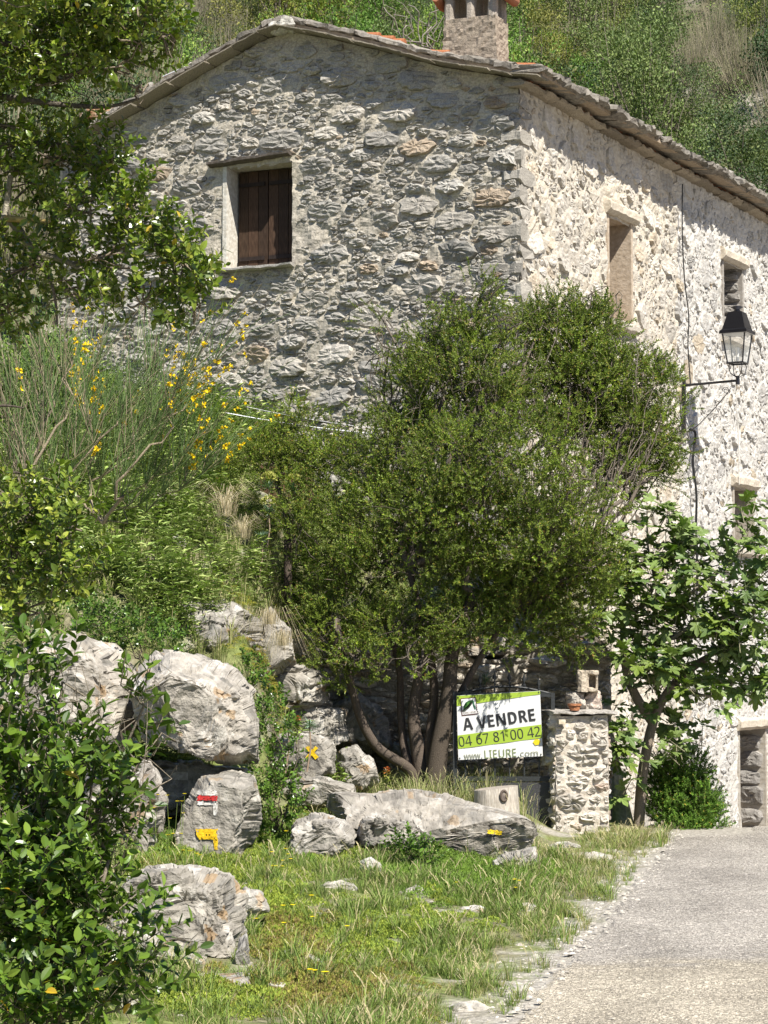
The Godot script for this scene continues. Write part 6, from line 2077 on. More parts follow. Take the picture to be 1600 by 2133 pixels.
# ---------------------------------------------------------------- plants on the bank left of the house
func build_slope_plants():
	var r := RandomNumberGenerator.new(); r.seed = 616
	# narrow-leaved herbs
	var greens := [Color(0.24, 0.32, 0.08), Color(0.30, 0.37, 0.10), Color(0.19, 0.26, 0.065), Color(0.40, 0.44, 0.17)]
	var herbs := []
	for i in 4: herbs.append(herb_mesh(5, 0.44, 0.12, 0.024, greens, 800 + i, 0.5))
	var sets := [[], [], [], []]; var hc := [[], [], [], []]
	var n := 0
	while n < 1150:
		var d := r.randf_range(17.6, 25.5); var x := r.randf_range(-4.6, -0.35)
		var p := on_ground(x, d)
		var q := seen_at(p)
		if q.x < -60 or q.x > 760: continue
		if d < 19.0 and x > -1.5 : continue
		if q.x > 420 and q.x < 600 and q.y > 1150 and r.randf() < 0.8: continue
		var thick := nz.get_noise_2d(x * 1.1 + 70.0, d * 0.9)
		if thick < -0.12 and r.randf() < 0.8: continue
		n += 1
		var k := r.randi() % 4
		sets[k].append(Transform3D(Basis(Vector3.UP, r.randf() * TAU) * Basis.from_scale(Vector3.ONE * r.randf_range(0.45, 1.0) * (1.0 + 0.8 * maxf(0.0, thick))), p))
		hc[k].append(tone(Color.WHITE, r.randf_range(0.7, 1.25)))
	for k in 4: tag(spread(herbs[k], sets[k], hc[k], "bank_herbs"), "fresh green narrow-leaved herbs covering the bank", "herbs", "", "stuff")
	# tall grass among them
	var gm := []
	for i in 2: gm.append(tuft_mesh(22, 0.5, 0.006, 0.5, [Color(0.19, 0.24, 0.07), Color(0.26, 0.28, 0.10), Color(0.38, 0.34, 0.18)], 820 + i, 0.4, 0.05, 3))
	for k in 2:
		var xf := []; var cc := []
		for i in 620:
			var d := r.randf_range(18.5, 25.5); var x := r.randf_range(-4.6, 1.3)
			xf.append(Transform3D(Basis(Vector3.UP, r.randf() * TAU) * Basis.from_scale(Vector3.ONE * r.randf_range(0.5, 1.1)), on_ground(x, d)))
			cc.append(tone(Color.WHITE, r.randf_range(0.75, 1.2)))
		tag(spread(gm[k], xf, cc, "bank_grass"), "long loose grass on the bank below the gable", "grass", "", "stuff")
	for q in [[330, 1215, 60, 22, 19.3, "pale stone half sunk among the bank herbs"], [365, 1130, 22, 18, 20.4, "small pale stone high among the bank herbs"]]:
		rock_node("bank_stone", q[5], [[q[0] - q[2], q[1] + q[3]], [q[0] - q[2] * 0.8, q[1] - q[3] * 0.7], [q[0], q[1] - q[3]], [q[0] + q[2] * 0.8, q[1] - q[3] * 0.5], [q[0] + q[2], q[1] + q[3]]], q[4], 0.12, int(q[0]), Color(0.52, 0.49, 0.44), 0.25, 24)
	# straw-coloured tussocks
	var straw := [Color(0.50, 0.42, 0.27), Color(0.42, 0.34, 0.21), Color(0.58, 0.50, 0.34)]
	var tus := [tuft_mesh(150, 0.62, 0.004, 1.0, straw, 830, 0.75, 0.10), tuft_mesh(130, 0.5, 0.004, 0.7, straw, 831, 1.3, 0.08)]
	for q in [[470, 1075, 20.6, 0, 1.1, "dry straw tussock arching over the bank beside the slender tree"], [505, 1120, 20.3, 0, 0.8, "lower dry straw tussock on the bank edge"], [562, 1300, 18.95, 1, 1.0, "dry grass hanging from the rock ledge"], [590, 1345, 18.9, 1, 0.9, "second tuft of dry grass hanging below the rock ledge"]]:
		var o := put(tus[q[3]], "dry_tussock", self, at(q[0], q[1], q[2]))
		o.scale = Vector3.ONE * q[4]
		if q[3] == 1: o.scale.y = -0.9 * q[4] if false else q[4]
		tag(o, q[5], "grass")
	# stonecrop on ledges and banks
	var sed := [cushion_mesh(160, 0.11, [Color(0.40, 0.40, 0.06), Color(0.34, 0.38, 0.06), Color(0.46, 0.40, 0.07)], 840), cushion_mesh(160, 0.11, [Color(0.46, 0.34, 0.08), Color(0.40, 0.24, 0.07), Color(0.40, 0.38, 0.07)], 841)]
	for k in 2:
		var xf := []; var cc := []
		for i in (330 if k == 0 else 150):
			var u := r.randf_range(415, 600); var t := (u - 415) / 185.0
			var dd := r.randf_range(18.8, 20.2)
			var x := (u - 800.0) / FOCAL * dd
			var p := on_ground(x, dd)
			if k == 1: p = on_ground(x - 0.1, 19.0 + 0.7 * r.randf())
			xf.append(Transform3D(Basis(Vector3.UP, r.randf() * TAU) * Basis.from_scale(Vector3.ONE * r.randf_range(0.25, 0.7)), p))
			cc.append(tone(Color.WHITE, r.randf_range(0.8, 1.15)))
		tag(spread(sed[k], xf, cc, "stonecrop"), ["yellow green stonecrop carpeting the bank above the ledge", "orange tinged stonecrop along the lip of the ledge"][k], "stonecrop", "", "stuff")
	build_broom(r)
	# leafy shrubs between the bank and the house's left corner
	var bm := bush_mesh(5200, 0.05, 0.028, [Color(0.14, 0.22, 0.04), Color(0.19, 0.27, 0.055), Color(0.11, 0.18, 0.035)], M.leaf_soft, 577, 1.1, -0.2)
	for q in [[40, 800, 23.5, 0.9, "rounded green shrub behind the older broom"], [130, 760, 24.2, 0.8, "green shrub between both brooms against the gable"], [-40, 720, 24.0, 1.1, "tall green shrub at the left corner of the gable"], [220, 800, 24.0, 0.6, "low green shrub at the gable foot behind the flowering broom"], [330, 850, 23.6, 0.5, "low green shrub under the yellow flowers"], [440, 850, 23.4, 0.35, "small green shrub by the end of the washing line"], [720, 900, 23.2, 0.4, "bright climbing shrub by the washing line behind the big tree"]]:
		var p := at(q[0], q[1], q[2])
		var o := thing("bank_shrub", q[4], "shrub", on_ground(p.x, q[2]))
		o.rotation.y = r.randf() * TAU
		o.scale = Vector3.ONE * q[3]
		put(bm, "crown", o)
		var sb := Buf.new()
		for k in 6: sb.tube([Vector3.ZERO, Vector3(cos(k * 1.05) * 0.2, 0.5, sin(k * 1.05) * 0.2), Vector3(cos(k * 1.05) * 0.35, 0.95, sin(k * 1.05) * 0.35)], 0.02, 0.006, 4, Color(0.22, 0.19, 0.14))
		build(sb, "stems", M.bark, o)
	# spurges: rosettes of narrow blue green leaves
	var heads := [[600, 1508, 18.2, 0, "blue green spurge rosette left of the one with red bracts"], [645, 1506, 18.3, 0, "blue green spurge rosette above the yellow cross rock"], [1012, 1412, 21.6, 0, "blue green spurge growing on the wall behind the gate"], [560, 1010, 21.0, 1, "tall spurge with yellow green flower heads before the plank screen"], [612, 1015, 21.0, 1, "spurge with a single yellow green flower head under the slender tree"], [560, 1060, 20.9, 1, "low spurge with pale yellow flower head beside the straw tussock"], [620, 1070, 20.9, 1, "low spurge with yellow flower head at the foot of the slender tree"], [545, 1115, 20.6, 0, "wide blue green spurge tuft on the bank edge"]]
	for q in heads:
		var top := at(q[0], q[1], q[2])
		var foot := on_ground(top.x, q[2])
		if foot.y > top.y - 0.1: foot.y = top.y - 0.3
		if top.y - foot.y > 0.5: foot = top - Vector3(0.02, 0.4, 0)
		var t := thing("spurge", q[4], "plant", foot)
		var b := Buf.new()
		b.tube([Vector3.ZERO, (top - foot) * 0.5 + Vector3(0.02, 0, 0), top - foot], 0.008, 0.006, 5, Color(0.30, 0.22, 0.16))
		build(b, "stem", M.stem, t)
		var lb := Buf.new()
		for k in 70:
			var a := k * 2.4
			var e := r.randf_range(-0.4, 1.0)
			var d := Vector3(cos(a), e, sin(a)).normalized()
			leaf(lb, top - foot - Vector3(0, 0.05 * r.randf(), 0), d, d.cross(Vector3.UP).normalized(), r.randf_range(0.07, 0.12), 0.013, tone(Color(0.20, 0.28, 0.19), r.randf_range(0.7, 1.2)), 0.1)
		build(lb, "rosette", M.leaf_soft, t)
		if q[3] == 1:
			var fb := Buf.new()
			for k in 130:
				var d := rand_from(r); d.y = absf(d.y)
				leaf(fb, top - foot + Vector3(0, 0.05, 0) + d * 0.06, (d + rand_from(r) * 0.5).normalized(), d.cross(rand_from(r)).normalized(), 0.03, 0.02, tone(Color(0.46, 0.46, 0.12), r.randf_range(0.7, 1.2)))
			build(fb, "flower_head", M.leaf_soft, t)
	for q in [[621, 1492, 1530, 18.25, "spurge spike with faded orange red bracts between two rosettes"], [806, 1598, 1650, 17.8, "upright plant with an orange red tip before the tree stems"]]:
		var top := at(q[0], q[1], q[3]); var foot := at(q[0] - 3, q[2] + 20, q[3])
		var t := thing("red_tipped_spurge", q[4], "plant", foot)
		var b := Buf.new()
		b.tube([Vector3.ZERO, top - foot], 0.006, 0.004, 5, Color(0.24, 0.24, 0.10))
		build(b, "stem", M.stem, t)
		var rb := Buf.new()
		for k in 46:
			var a := k * 2.4
			var f := k / 46.0
			var d := Vector3(cos(a), r.randf_range(-0.5, 0.6), sin(a)).normalized()
			leaf(rb, (top - foot) * (0.45 + 0.55 * f), d, d.cross(Vector3.UP).normalized(), 0.055 * (1.15 - f * 0.6), 0.022, tone(Color(0.20, 0.24, 0.05).lerp(Color(0.60, 0.16, 0.05), smooth(0.45, 0.95, f)), r.randf_range(0.8, 1.2)))
		build(rb, "bracts", M.leaf_soft, t)
	# dark round-leaved saplings among the boulders
	var tw := []
	for i in 2: tw.append(twig(12, 0.14, 0.036, 0.022, [Color(0.085, 0.16, 0.025), Color(0.11, 0.20, 0.03), Color(0.07, 0.13, 0.02)], [Color(0.3, 0.3, 0.04)], 0.02, M.leaf_glossy, 860 + i, true))
	var saps := [["dark glossy sapling growing between the marked rock and the cross rock", [lobe(575, 1500, 17.2, 35, 55, 0.16), lobe(570, 1590, 17.1, 45, 50, 0.2), lobe(585, 1670, 17.0, 45, 50, 0.2), lobe(550, 1650, 16.9, 20, 50, 0.12)], 170, [575, 1760]], ["low glossy seedling at the foot of the overhanging ledge", [lobe(520, 1410, 17.9, 30, 35, 0.15), lobe(545, 1470, 17.8, 22, 50, 0.12)], 60, [530, 1560]], ["round-leaved glossy bush between the ledge and the broad pale boulder", [lobe(300, 1320, 17.6, 50, 40, 0.25), lobe(240, 1310, 17.7, 50, 35, 0.25), lobe(340, 1345, 17.5, 40, 22, 0.2), lobe(180, 1290, 17.8, 60, 40, 0.25)], 190, [290, 1400]], ["small glossy seedling at the foot of the broken slab blocks", [lobe(850, 1775, 16.0, 30, 25, 0.14), lobe(880, 1790, 15.9, 30, 20, 0.14)], 50, [860, 1800]]]
	for k in saps.size():
		var q = saps[k]
		var foot := at(q[3][0], q[3][1], -q[1][0][0].z)
		var t := thing("glossy_sapling", q[0], "shrub", foot)
		var b := Buf.new()
		limb_set(b, Vector3.ZERO, q[1].map(func(l): return [l[0] - foot, l[1]]), r, 0.012, 4, Color(0.2, 0.17, 0.12))
		build(b, "branches", M.bark, t)
		leafy(t, "foliage", tw, crown_spots(q[1], q[2], 70 + k, 0.4, -0.4, 3.0), 0.8, 1.15, 90 + k, Color(0.8, 0.8, 0.8), Color(1.3, 1.25, 1.1), foot)

func build_broom(r: RandomNumberGenerator):
	# Spanish broom: woody forks that end in sprays of green rods with yellow flowers
	var bushes := [
		["rush-like green broom with yellow flowers arching over the bank", [215, 1090], 14.2, [[[150, 1000], [230, 900], [268, 845]], [[200, 1010], [300, 930], [300, 830]], [[260, 1010], [340, 930], [390, 840]], [[260, 1040], [360, 970], [430, 880]], [[180, 950], [260, 840], [330, 740]], [[240, 960], [360, 850], [450, 740]], [[120, 1000], [160, 880], [190, 760]], [[280, 1060], [390, 1010], [470, 950]]], 105],
		["older broom at the left edge with brown stalks and few flowers", [20, 1060], 13.6, [[[60, 980], [100, 860], [90, 760]], [[40, 980], [95, 820], [60, 690]], [[70, 1000], [140, 880], [150, 740]], [[30, 1010], [20, 900], [10, 780]], [[60, 1030], [150, 950], [190, 860]]], 80]]
	for bi in 2:
		var q = bushes[bi]
		var D: float = q[2]
		var foot := at(q[1][0], q[1][1], D)
		var t := thing("broom_shrub", q[0], "shrub", foot)
		for li in q[3].size():
			var L = q[3][li]
			var line := [Vector3.ZERO]
			for e in L: line.append(at(e[0], e[1], D + 0.25 * sin(li * 2.1)) - foot)
			line = smooth_line(line, 4)
			var b := Buf.new()
			for e in range(2, line.size() - 1): line[e] += Vector3(nz.get_noise_2d(e * 0.35, li * 9.0), nz.get_noise_2d(e * 0.35 + 40.0, li * 9.0), 0.0) * 0.14
			b.tube(line, 0.012 if li < 3 else 0.006, 0.004, 6, Color(0.42, 0.35, 0.25) if li < 3 else Color(0.20, 0.20, 0.10))
			var limb := build(b, "limb", M.bark, t)
			var rods := Buf.new()
			var fl := Buf.new()
			var tipd: Vector3 = (line[-1] - line[line.size() - 4]).normalized()
			for k in q[4]:
				var at_: float = r.randf_range(0.3, 1.0)
				var p: Vector3 = line[int(at_ * (line.size() - 1))]
				var d := (tipd * 0.7 + Vector3.UP * 0.6 + rand_from(r) * 0.6).normalized()
				var ln := r.randf_range(0.25, 0.75)
				var droop := Vector3(r.randf_range(-0.05, 0.1), -0.03, 0) * ln
				var c := Color(0.11, 0.175, 0.06)
				var roll := r.randf()
				if roll < 0.14 + 0.25 * bi: c = Color(0.30, 0.25, 0.17)
				elif roll < 0.5: c = Color(0.16, 0.23, 0.08)
				var tip := p + d * ln + droop
				rods.tube([p, p + d * ln * 0.5 - droop * 0.3, tip], 0.0026, 0.0013, 3, tone(c, r.randf_range(0.75, 1.3)))
				var su := seen_at(tip + foot)
				if roll > 0.3 and r.randf() < (0.34 if su.x > 360 else (0.22 if su.x > 150 and su.x < 215 else 0.015)):
					for f in 2 + r.randi() % 3:
						var fp := p.lerp(tip, r.randf_range(0.72, 1.0))
						for pe in 4:
							var dd := (rand_from(r) + Vector3.UP * 0.4).normalized()
							leaf(fl, fp, dd, dd.cross(rand_from(r)).normalized(), 0.024, 0.019, tone(Color(0.72, 0.52, 0.01), r.randf_range(0.8, 1.15)))
			build(rods, "rods", M.stem, limb).set_meta("kind", "stuff")
			if fl.v.size() > 0: build(fl, "flowers", M.petal, limb).set_meta("kind", "stuff")
# ---------------------------------------------------------------- grass verge, gravel, wild flowers
func open_ground(x: float, d: float) -> bool:
	# not on the lane nor inside the rocks
	if x > lane_edge(minf(d, 19.6)) - 0.02 and d < 20.5: return false
	for o in rock_face:
		var p: Vector3 = o.position
		if absf(p.x - x) < 0.12 and absf(-p.z - d) < 0.12: return false
	return true

func build_verge():
	var r := RandomNumberGenerator.new(); r.seed = 717
	var fresh := [Color(0.14, 0.21, 0.045), Color(0.18, 0.255, 0.06), Color(0.12, 0.175, 0.04), Color(0.25, 0.29, 0.08)]
	var dry := [Color(0.44, 0.38, 0.20), Color(0.33, 0.31, 0.13), Color(0.26, 0.28, 0.08)]
	var kinds := [tuft_mesh(28, 0.13, 0.0040, 0.55, fresh, 870, 0.35, 0.04), tuft_mesh(24, 0.20, 0.0036, 0.6, fresh + [dry[0]], 871, 0.4, 0.04, 1), tuft_mesh(22, 0.13, 0.0034, 0.75, dry + [fresh[1]], 872, 0.45, 0.05, 2), tuft_mesh(30, 0.05, 0.0042, 0.9, fresh, 873, 0.3, 0.06)]
	# patches: u, v centre, spread, which, count
	var patches := [[440, 1800, 150, 34, 0, 420], [520, 1780, 60, 40, 0, 180], [330, 1815, 70, 14, 1, 60], [560, 1890, 70, 60, 0, 260], [600, 1960, 90, 50, 1, 220], [930, 1830, 90, 40, 2, 230], [1010, 1850, 60, 24, 2, 110], [860, 1800, 50, 25, 2, 80], [720, 1800, 50, 25, 0, 70], [650, 1695, 35, 10, 0, 40], [640, 2050, 120, 40, 1, 200], [450, 2080, 120, 30, 0, 120], [760, 1960, 150, 60, 0, 220], [880, 1930, 120, 40, 0, 120], [700, 2090, 150, 40, 1, 200], [1100, 1830, 60, 30, 2, 50], [360, 1750, 60, 50, 2, 90], [580, 1750, 40, 40, 2, 70]]
	var xf := [[], [], [], []]; var cc := [[], [], [], []]
	var n := 0; var guard := 0
	while n < 6200 and guard < 60000:
		guard += 1
		var d := 9.0 + pow(r.randf(), 1.15) * 11.6
		var x := r.randf_range(-2.2, 2.7)
		if not open_ground(x, d): continue
		var p := on_ground(x, d)
		var q := seen_at(p)
		if q.x < -60 or q.x > 1500 or q.y > 2220: continue
		var e := lane_edge(d) - x
		var cover := 0.5 + 0.5 * nz.get_noise_2d(x * 1.3 + 50.0, d * 0.9)
		var stony := 0.5 + 0.5 * nz.get_noise_2d(x * 2.6 - 9.0, d * 1.6 + 4.0)
		if stony > 0.62 and r.randf() < 0.85: continue
		if cover < 0.44 and r.randf() < 0.8: continue
		var low := false
		for pt in patches:
			if pt[4] != 2 and absf(q.x - pt[0]) < pt[2] * 0.7 and absf(q.y - pt[1]) < pt[3] * 0.8: low = true
		if low and r.randf() < 0.8: continue
		if e < 0.22 and r.randf() < 0.6: continue
		if d > 18.3 and d < 20.4 and x > 0.3 and x < 1.65: continue
		if d > 16.4 and d < 19.3 and x < 1.1 and x > -0.6 and r.randf() < 0.5: continue
		n += 1
		var k := 0
		var roll := r.randf()
		var drier := smooth(15.0, 18.5, d) * 0.45 + smooth(0.9, 0.2, e) * 0.3
		if roll < 0.06 + drier: k = 2
		elif roll < 0.5 + drier * 0.5: k = 1
		elif roll < 0.78: k = 0
		else: k = 3
		var sc := r.randf_range(0.5, 1.2) * (0.75 + 0.6 * smooth(0.4, 0.75, cover))
		xf[k].append(Transform3D(Basis(Vector3.UP, r.randf() * TAU) * Basis.from_scale(Vector3(1, r.randf_range(0.8, 1.25), 1) * sc), p - Vector3(0, 0.006, 0)))
		cc[k].append(tone(Color.WHITE, r.randf_range(0.75, 1.2)))
	for k in 4: tag(spread(kinds[k], xf[k], cc[k], "verge_grass"), ["soft green grass of the verge", "seeding green grass of the verge", "straw tinged grass of the verge by the lane", "short creeping grass of the verge"][k], "grass", "", "stuff")
	# low bright cushions
	var cush := [cushion_mesh(120, 0.09, [Color(0.27, 0.34, 0.05), Color(0.33, 0.38, 0.06), Color(0.20, 0.27, 0.045)], 880, 0.014), cushion_mesh(120, 0.08, [Color(0.28, 0.30, 0.06), Color(0.33, 0.31, 0.07), Color(0.27, 0.20, 0.08)], 881), cushion_mesh(130, 0.11, [Color(0.16, 0.26, 0.04), Color(0.21, 0.32, 0.05), Color(0.13, 0.21, 0.035)], 882, 0.018)]
	var cx := [[], [], []]; var ck := [[], [], []]
	for q in patches:
		for i in int(q[5] * (1.0 if q[4] == 2 else 0.62)):
			var u: float = q[0] + r.randfn() * q[2] * 0.6; var v: float = q[1] + r.randfn() * q[3] * 0.6
			# where that sight line meets the ground
			var d := 9.0
			while d < 20.0:
				var p := at(u, v, d)
				if p.y <= ground(p.x, d): break
				d += 0.08
			var g := on_ground(at(u, v, d).x, d)
			if not open_ground(g.x, d): continue
			cx[q[4]].append(Transform3D(Basis(Vector3.UP, r.randf() * TAU) * Basis.from_scale(Vector3(1, r.randf_range(0.8, 1.6), 1) * r.randf_range(0.5, 1.1)), g))
			ck[q[4]].append(tone(Color.WHITE, r.randf_range(0.8, 1.2)))
	for k in 3: tag(spread(cush[k], cx[k], ck[k], "ground_cover"), ["bright yellow green creeping plants under the marked rock", "orange and yellow stonecrop on bare stony patches", "leafy green weeds under the tilted slab"][k], "ground cover", "", "stuff")
	# gravel and chips
	var chip := Buf.new()
	var rr3 := RandomNumberGenerator.new(); rr3.seed = 5
	var ico := []
	for i in 7:
		var g := TAU * i / 7.0
		ico.append(Vector3(cos(g), 0.0, sin(g)) * rr3.randf_range(0.7, 1.1) + Vector3(0, rr3.randf_range(-0.1, 0.1), 0))
	for i in 7:
		chip.tri(ico[(i + 1) % 7], ico[i], ico[i].lerp(Vector3(0.1, 0.62, 0), 0.45) + Vector3(0, 0.18, 0))
		chip.tri(ico[(i + 1) % 7], ico[i].lerp(Vector3(0.1, 0.62, 0), 0.45) + Vector3(0, 0.18, 0), ico[(i + 1) % 7].lerp(Vector3(0.1, 0.62, 0), 0.45) + Vector3(0, 0.18, 0))
		chip.tri(ico[(i + 1) % 7].lerp(Vector3(0.1, 0.62, 0), 0.45) + Vector3(0, 0.18, 0), ico[i].lerp(Vector3(0.1, 0.62, 0), 0.45) + Vector3(0, 0.18, 0), Vector3(0.1, 0.62, 0))
	var chip_mesh := chip.mesh(M.pale_stone)
	var gx := []; var gc := []
	for i in 3000:
		var d := 9.0 + pow(r.randf(), 1.1) * 11.5
		var e := r.randfn() * 0.14 + 0.05
		if r.randf() < 0.25: e = r.randf_range(-1.6, 3.2)
		var x := lane_edge(minf(d, 19.6)) - e
		if d > 15.5 and r.randf() < 0.3: x -= r.randf() * 0.8
		var y := ground(x, d)
		if e < 0.0: y = 0.018
		var sc := 0.004 + 0.022 * pow(r.randf(), 4.0)
		if e < -0.15: sc *= 0.45
		gx.append(Transform3D(Basis(Vector3.UP, r.randf() * TAU) * Basis.from_scale(Vector3(sc, sc * r.randf_range(0.5, 0.9), sc * r.randf_range(0.6, 1.0))), Vector3(x, y, -d)))
		gc.append(tone(Color(0.54, 0.51, 0.45), r.randf_range(0.7, 1.15)))
	tag(spread(chip_mesh, gx, gc, "gravel"), "pale limestone chips scattered along the edge of the lane", "gravel", "", "stuff")
	# flat stones showing through the turf
	var flats := [[860, 1862, 40, 9], [985, 1900, 35, 10], [640, 2010, 40, 9], [570, 2060, 45, 8], [1080, 1895, 50, 8], [1230, 1790, 60, 12], [1180, 1765, 45, 9], [1290, 1815, 50, 7], [700, 1850, 50, 6], [600, 2000, 25, 10], [1090, 2070, 40, 8], [980, 2105, 50, 8]]
	for k in flats.size():
		var q = flats[k]
		var d := 9.0
		while d < 20.0:
			var p := at(q[0], q[1], d)
			if p.y <= ground(p.x, d): break
			d += 0.05
		var g := on_ground(at(q[0], q[1], d).x, d)
		var w: float = q[2] * d / FOCAL
		var oc := []
		for i in 9:
			var a := TAU * i / 9.0
			oc.append(Vector2(cos(a) * w * r.randf_range(0.75, 1.1), sin(a) * 0.05 * r.randf_range(0.8, 1.2)))
		var made := make_rock(oc, w * 0.55, 90 + k, Color(0.56, 0.53, 0.475), 0.18, 20)
		var o := build(made[0], "flat_stone", M.rock)
		o.position = g + Vector3(0, -0.012, 0)
		tag(o, "pale flat stone showing through the grass beside the lane", "stone", "flat stones in the turf")
	# yellow wild flowers on thin stems
	var wf := Buf.new()
	wf.tube([Vector3.ZERO, Vector3(0.015, 0.12, 0.0), Vector3(0.0, 0.25, 0.01)], 0.0022, 0.0016, 3, Color(0.17, 0.22, 0.06))
	var stem := wf.mesh(M.stem)
	wf = Buf.new()
	for i in 12:
		var a := TAU * i / 12.0
		var dd := Vector3(cos(a), 0.3, sin(a)).normalized()
		leaf(wf, Vector3(0, 0.25, 0.01), dd, dd.cross(Vector3.UP).normalized(), 0.019, 0.010, Color(0.74, 0.58, 0.01), 0.05)
	var head := wf.mesh(M.petal)
	var spots := []
	for i in 15: spots.append([r.randf_range(318, 415), r.randf_range(1650, 1790), 15.5])
	for i in 9: spots.append([r.randf_range(560, 610), r.randf_range(1730, 1860), 15.0])
	for i in 9: spots.append([r.randf_range(480, 760), r.randf_range(1860, 2000), 12.0])
	for i in 4: spots.append([r.randf_range(930, 1120), r.randf_range(1830, 1880), 14.5])
	for i in 4: spots.append([r.randf_range(560, 700), r.randf_range(2020, 2090), 10.5])
	for k in spots.size():
		var q = spots[k]
		var top := at(q[0], q[1], q[2])
		var foot := on_ground(top.x, q[2])
		var h := clampf(top.y - foot.y, 0.10, 0.75)
		var t := thing("yellow_flower", "small yellow wild flower on a thin stem in the verge" if k >= 15 else "tall yellow wild flower before the marked rock", "flower", foot, "yellow flowers in the verge" if k >= 15 else "yellow flowers before the marked rock")
		var s := put(stem, "stem", t)
		s.scale = Vector3(1, h / 0.25, 1)
		var f := put(head, "flower_head", t)
		f.position.y = h - 0.25
		t.rotation.y = r.randf() * TAU
	# bare fruiting grass stems beside stump and gate
	var ear := tuft_mesh(9, 0.42, 0.003, 0.45, [Color(0.55, 0.50, 0.34), Color(0.46, 0.43, 0.24)], 890, 0.25, 0.03, 9)
	for q in [[925, 1660, 18.3], [945, 1670, 18.4], [1090, 1700, 18.3], [1110, 1715, 18.2], [905, 1655, 18.6]]:
		var p := at(q[0], q[1], q[2])
		var o := put(ear, "seeding_grass", self, on_ground(p.x, q[2]))
		o.rotation.y = r.randf() * TAU
		tag(o, "pale seeding grass stems around the tree stump", "grass", "seeding grass by the stump")
# ---------------------------------------------------------------- evergreen leaves close to the camera
func near_foliage(t: Node3D, lobes: Array, n: int, seed_: int, depth_mid: float, meshes: Array, leaf_meshes: Array, r: RandomNumberGenerator, holes: float, big: float):
	var foot: Vector3 = t.position
	var spots := crown_spots(lobes, n, seed_, 0.45, holes, 4.5)
	leafy(t, "foliage", meshes, spots, 0.8, 1.2, seed_ + 5, Color(0.75, 0.75, 0.75), Color(1.25, 1.2, 1.1), foot)
	# the foremost leaves, one by one
	spots.sort_custom(func(a, b): return a[0].z > b[0].z)
	var count := 0
	for s in spots:
		if count >= 300: break
		var q := seen_at(s[0])
		if q.x < -20 or q.x > 1620 or q.y < -20 or q.y > 2150: continue
		var fr := frame_to(s[1], r.randf() * TAU)
		for k in 4:
			if count >= 300: break
			var g := k * 1.7 + r.randf() * 0.5
			var d := (fr * Vector3(cos(g) * 0.8, r.randf_range(0.2, 0.9), sin(g) * 0.8)).normalized()
			var side := d.cross(Vector3.UP + SUN * 0.5).normalized().rotated(d, r.randf_range(-0.7, 0.7))
			var o := put(leaf_meshes[r.randi() % (leaf_meshes.size() - 1)] if r.randf() > 0.05 else leaf_meshes[-1], "leaf", t)
			o.transform = Transform3D(Basis(side, d, side.cross(d)) * Basis.from_scale(Vector3.ONE * big * r.randf_range(0.75, 1.15)), s[0] + s[1] * 0.03 * k - foot)
			count += 1

func single_leaf(col: Color, seed_: int) -> ArrayMesh:
	var r := RandomNumberGenerator.new(); r.seed = seed_
	var b := Buf.new()
	oval_leaf(b, Vector3(0, 0.08, 0), Vector3.UP, Vector3.RIGHT, 0.95, 0.50, col, r.randf_range(0.05, 0.22), r.randf_range(0.0, 0.2))
	b.tube([Vector3.ZERO, Vector3(0, 0.1, 0)], 0.022, 0.018, 3, tone(col, 1.3))
	return b.mesh(M.leaf_glossy)

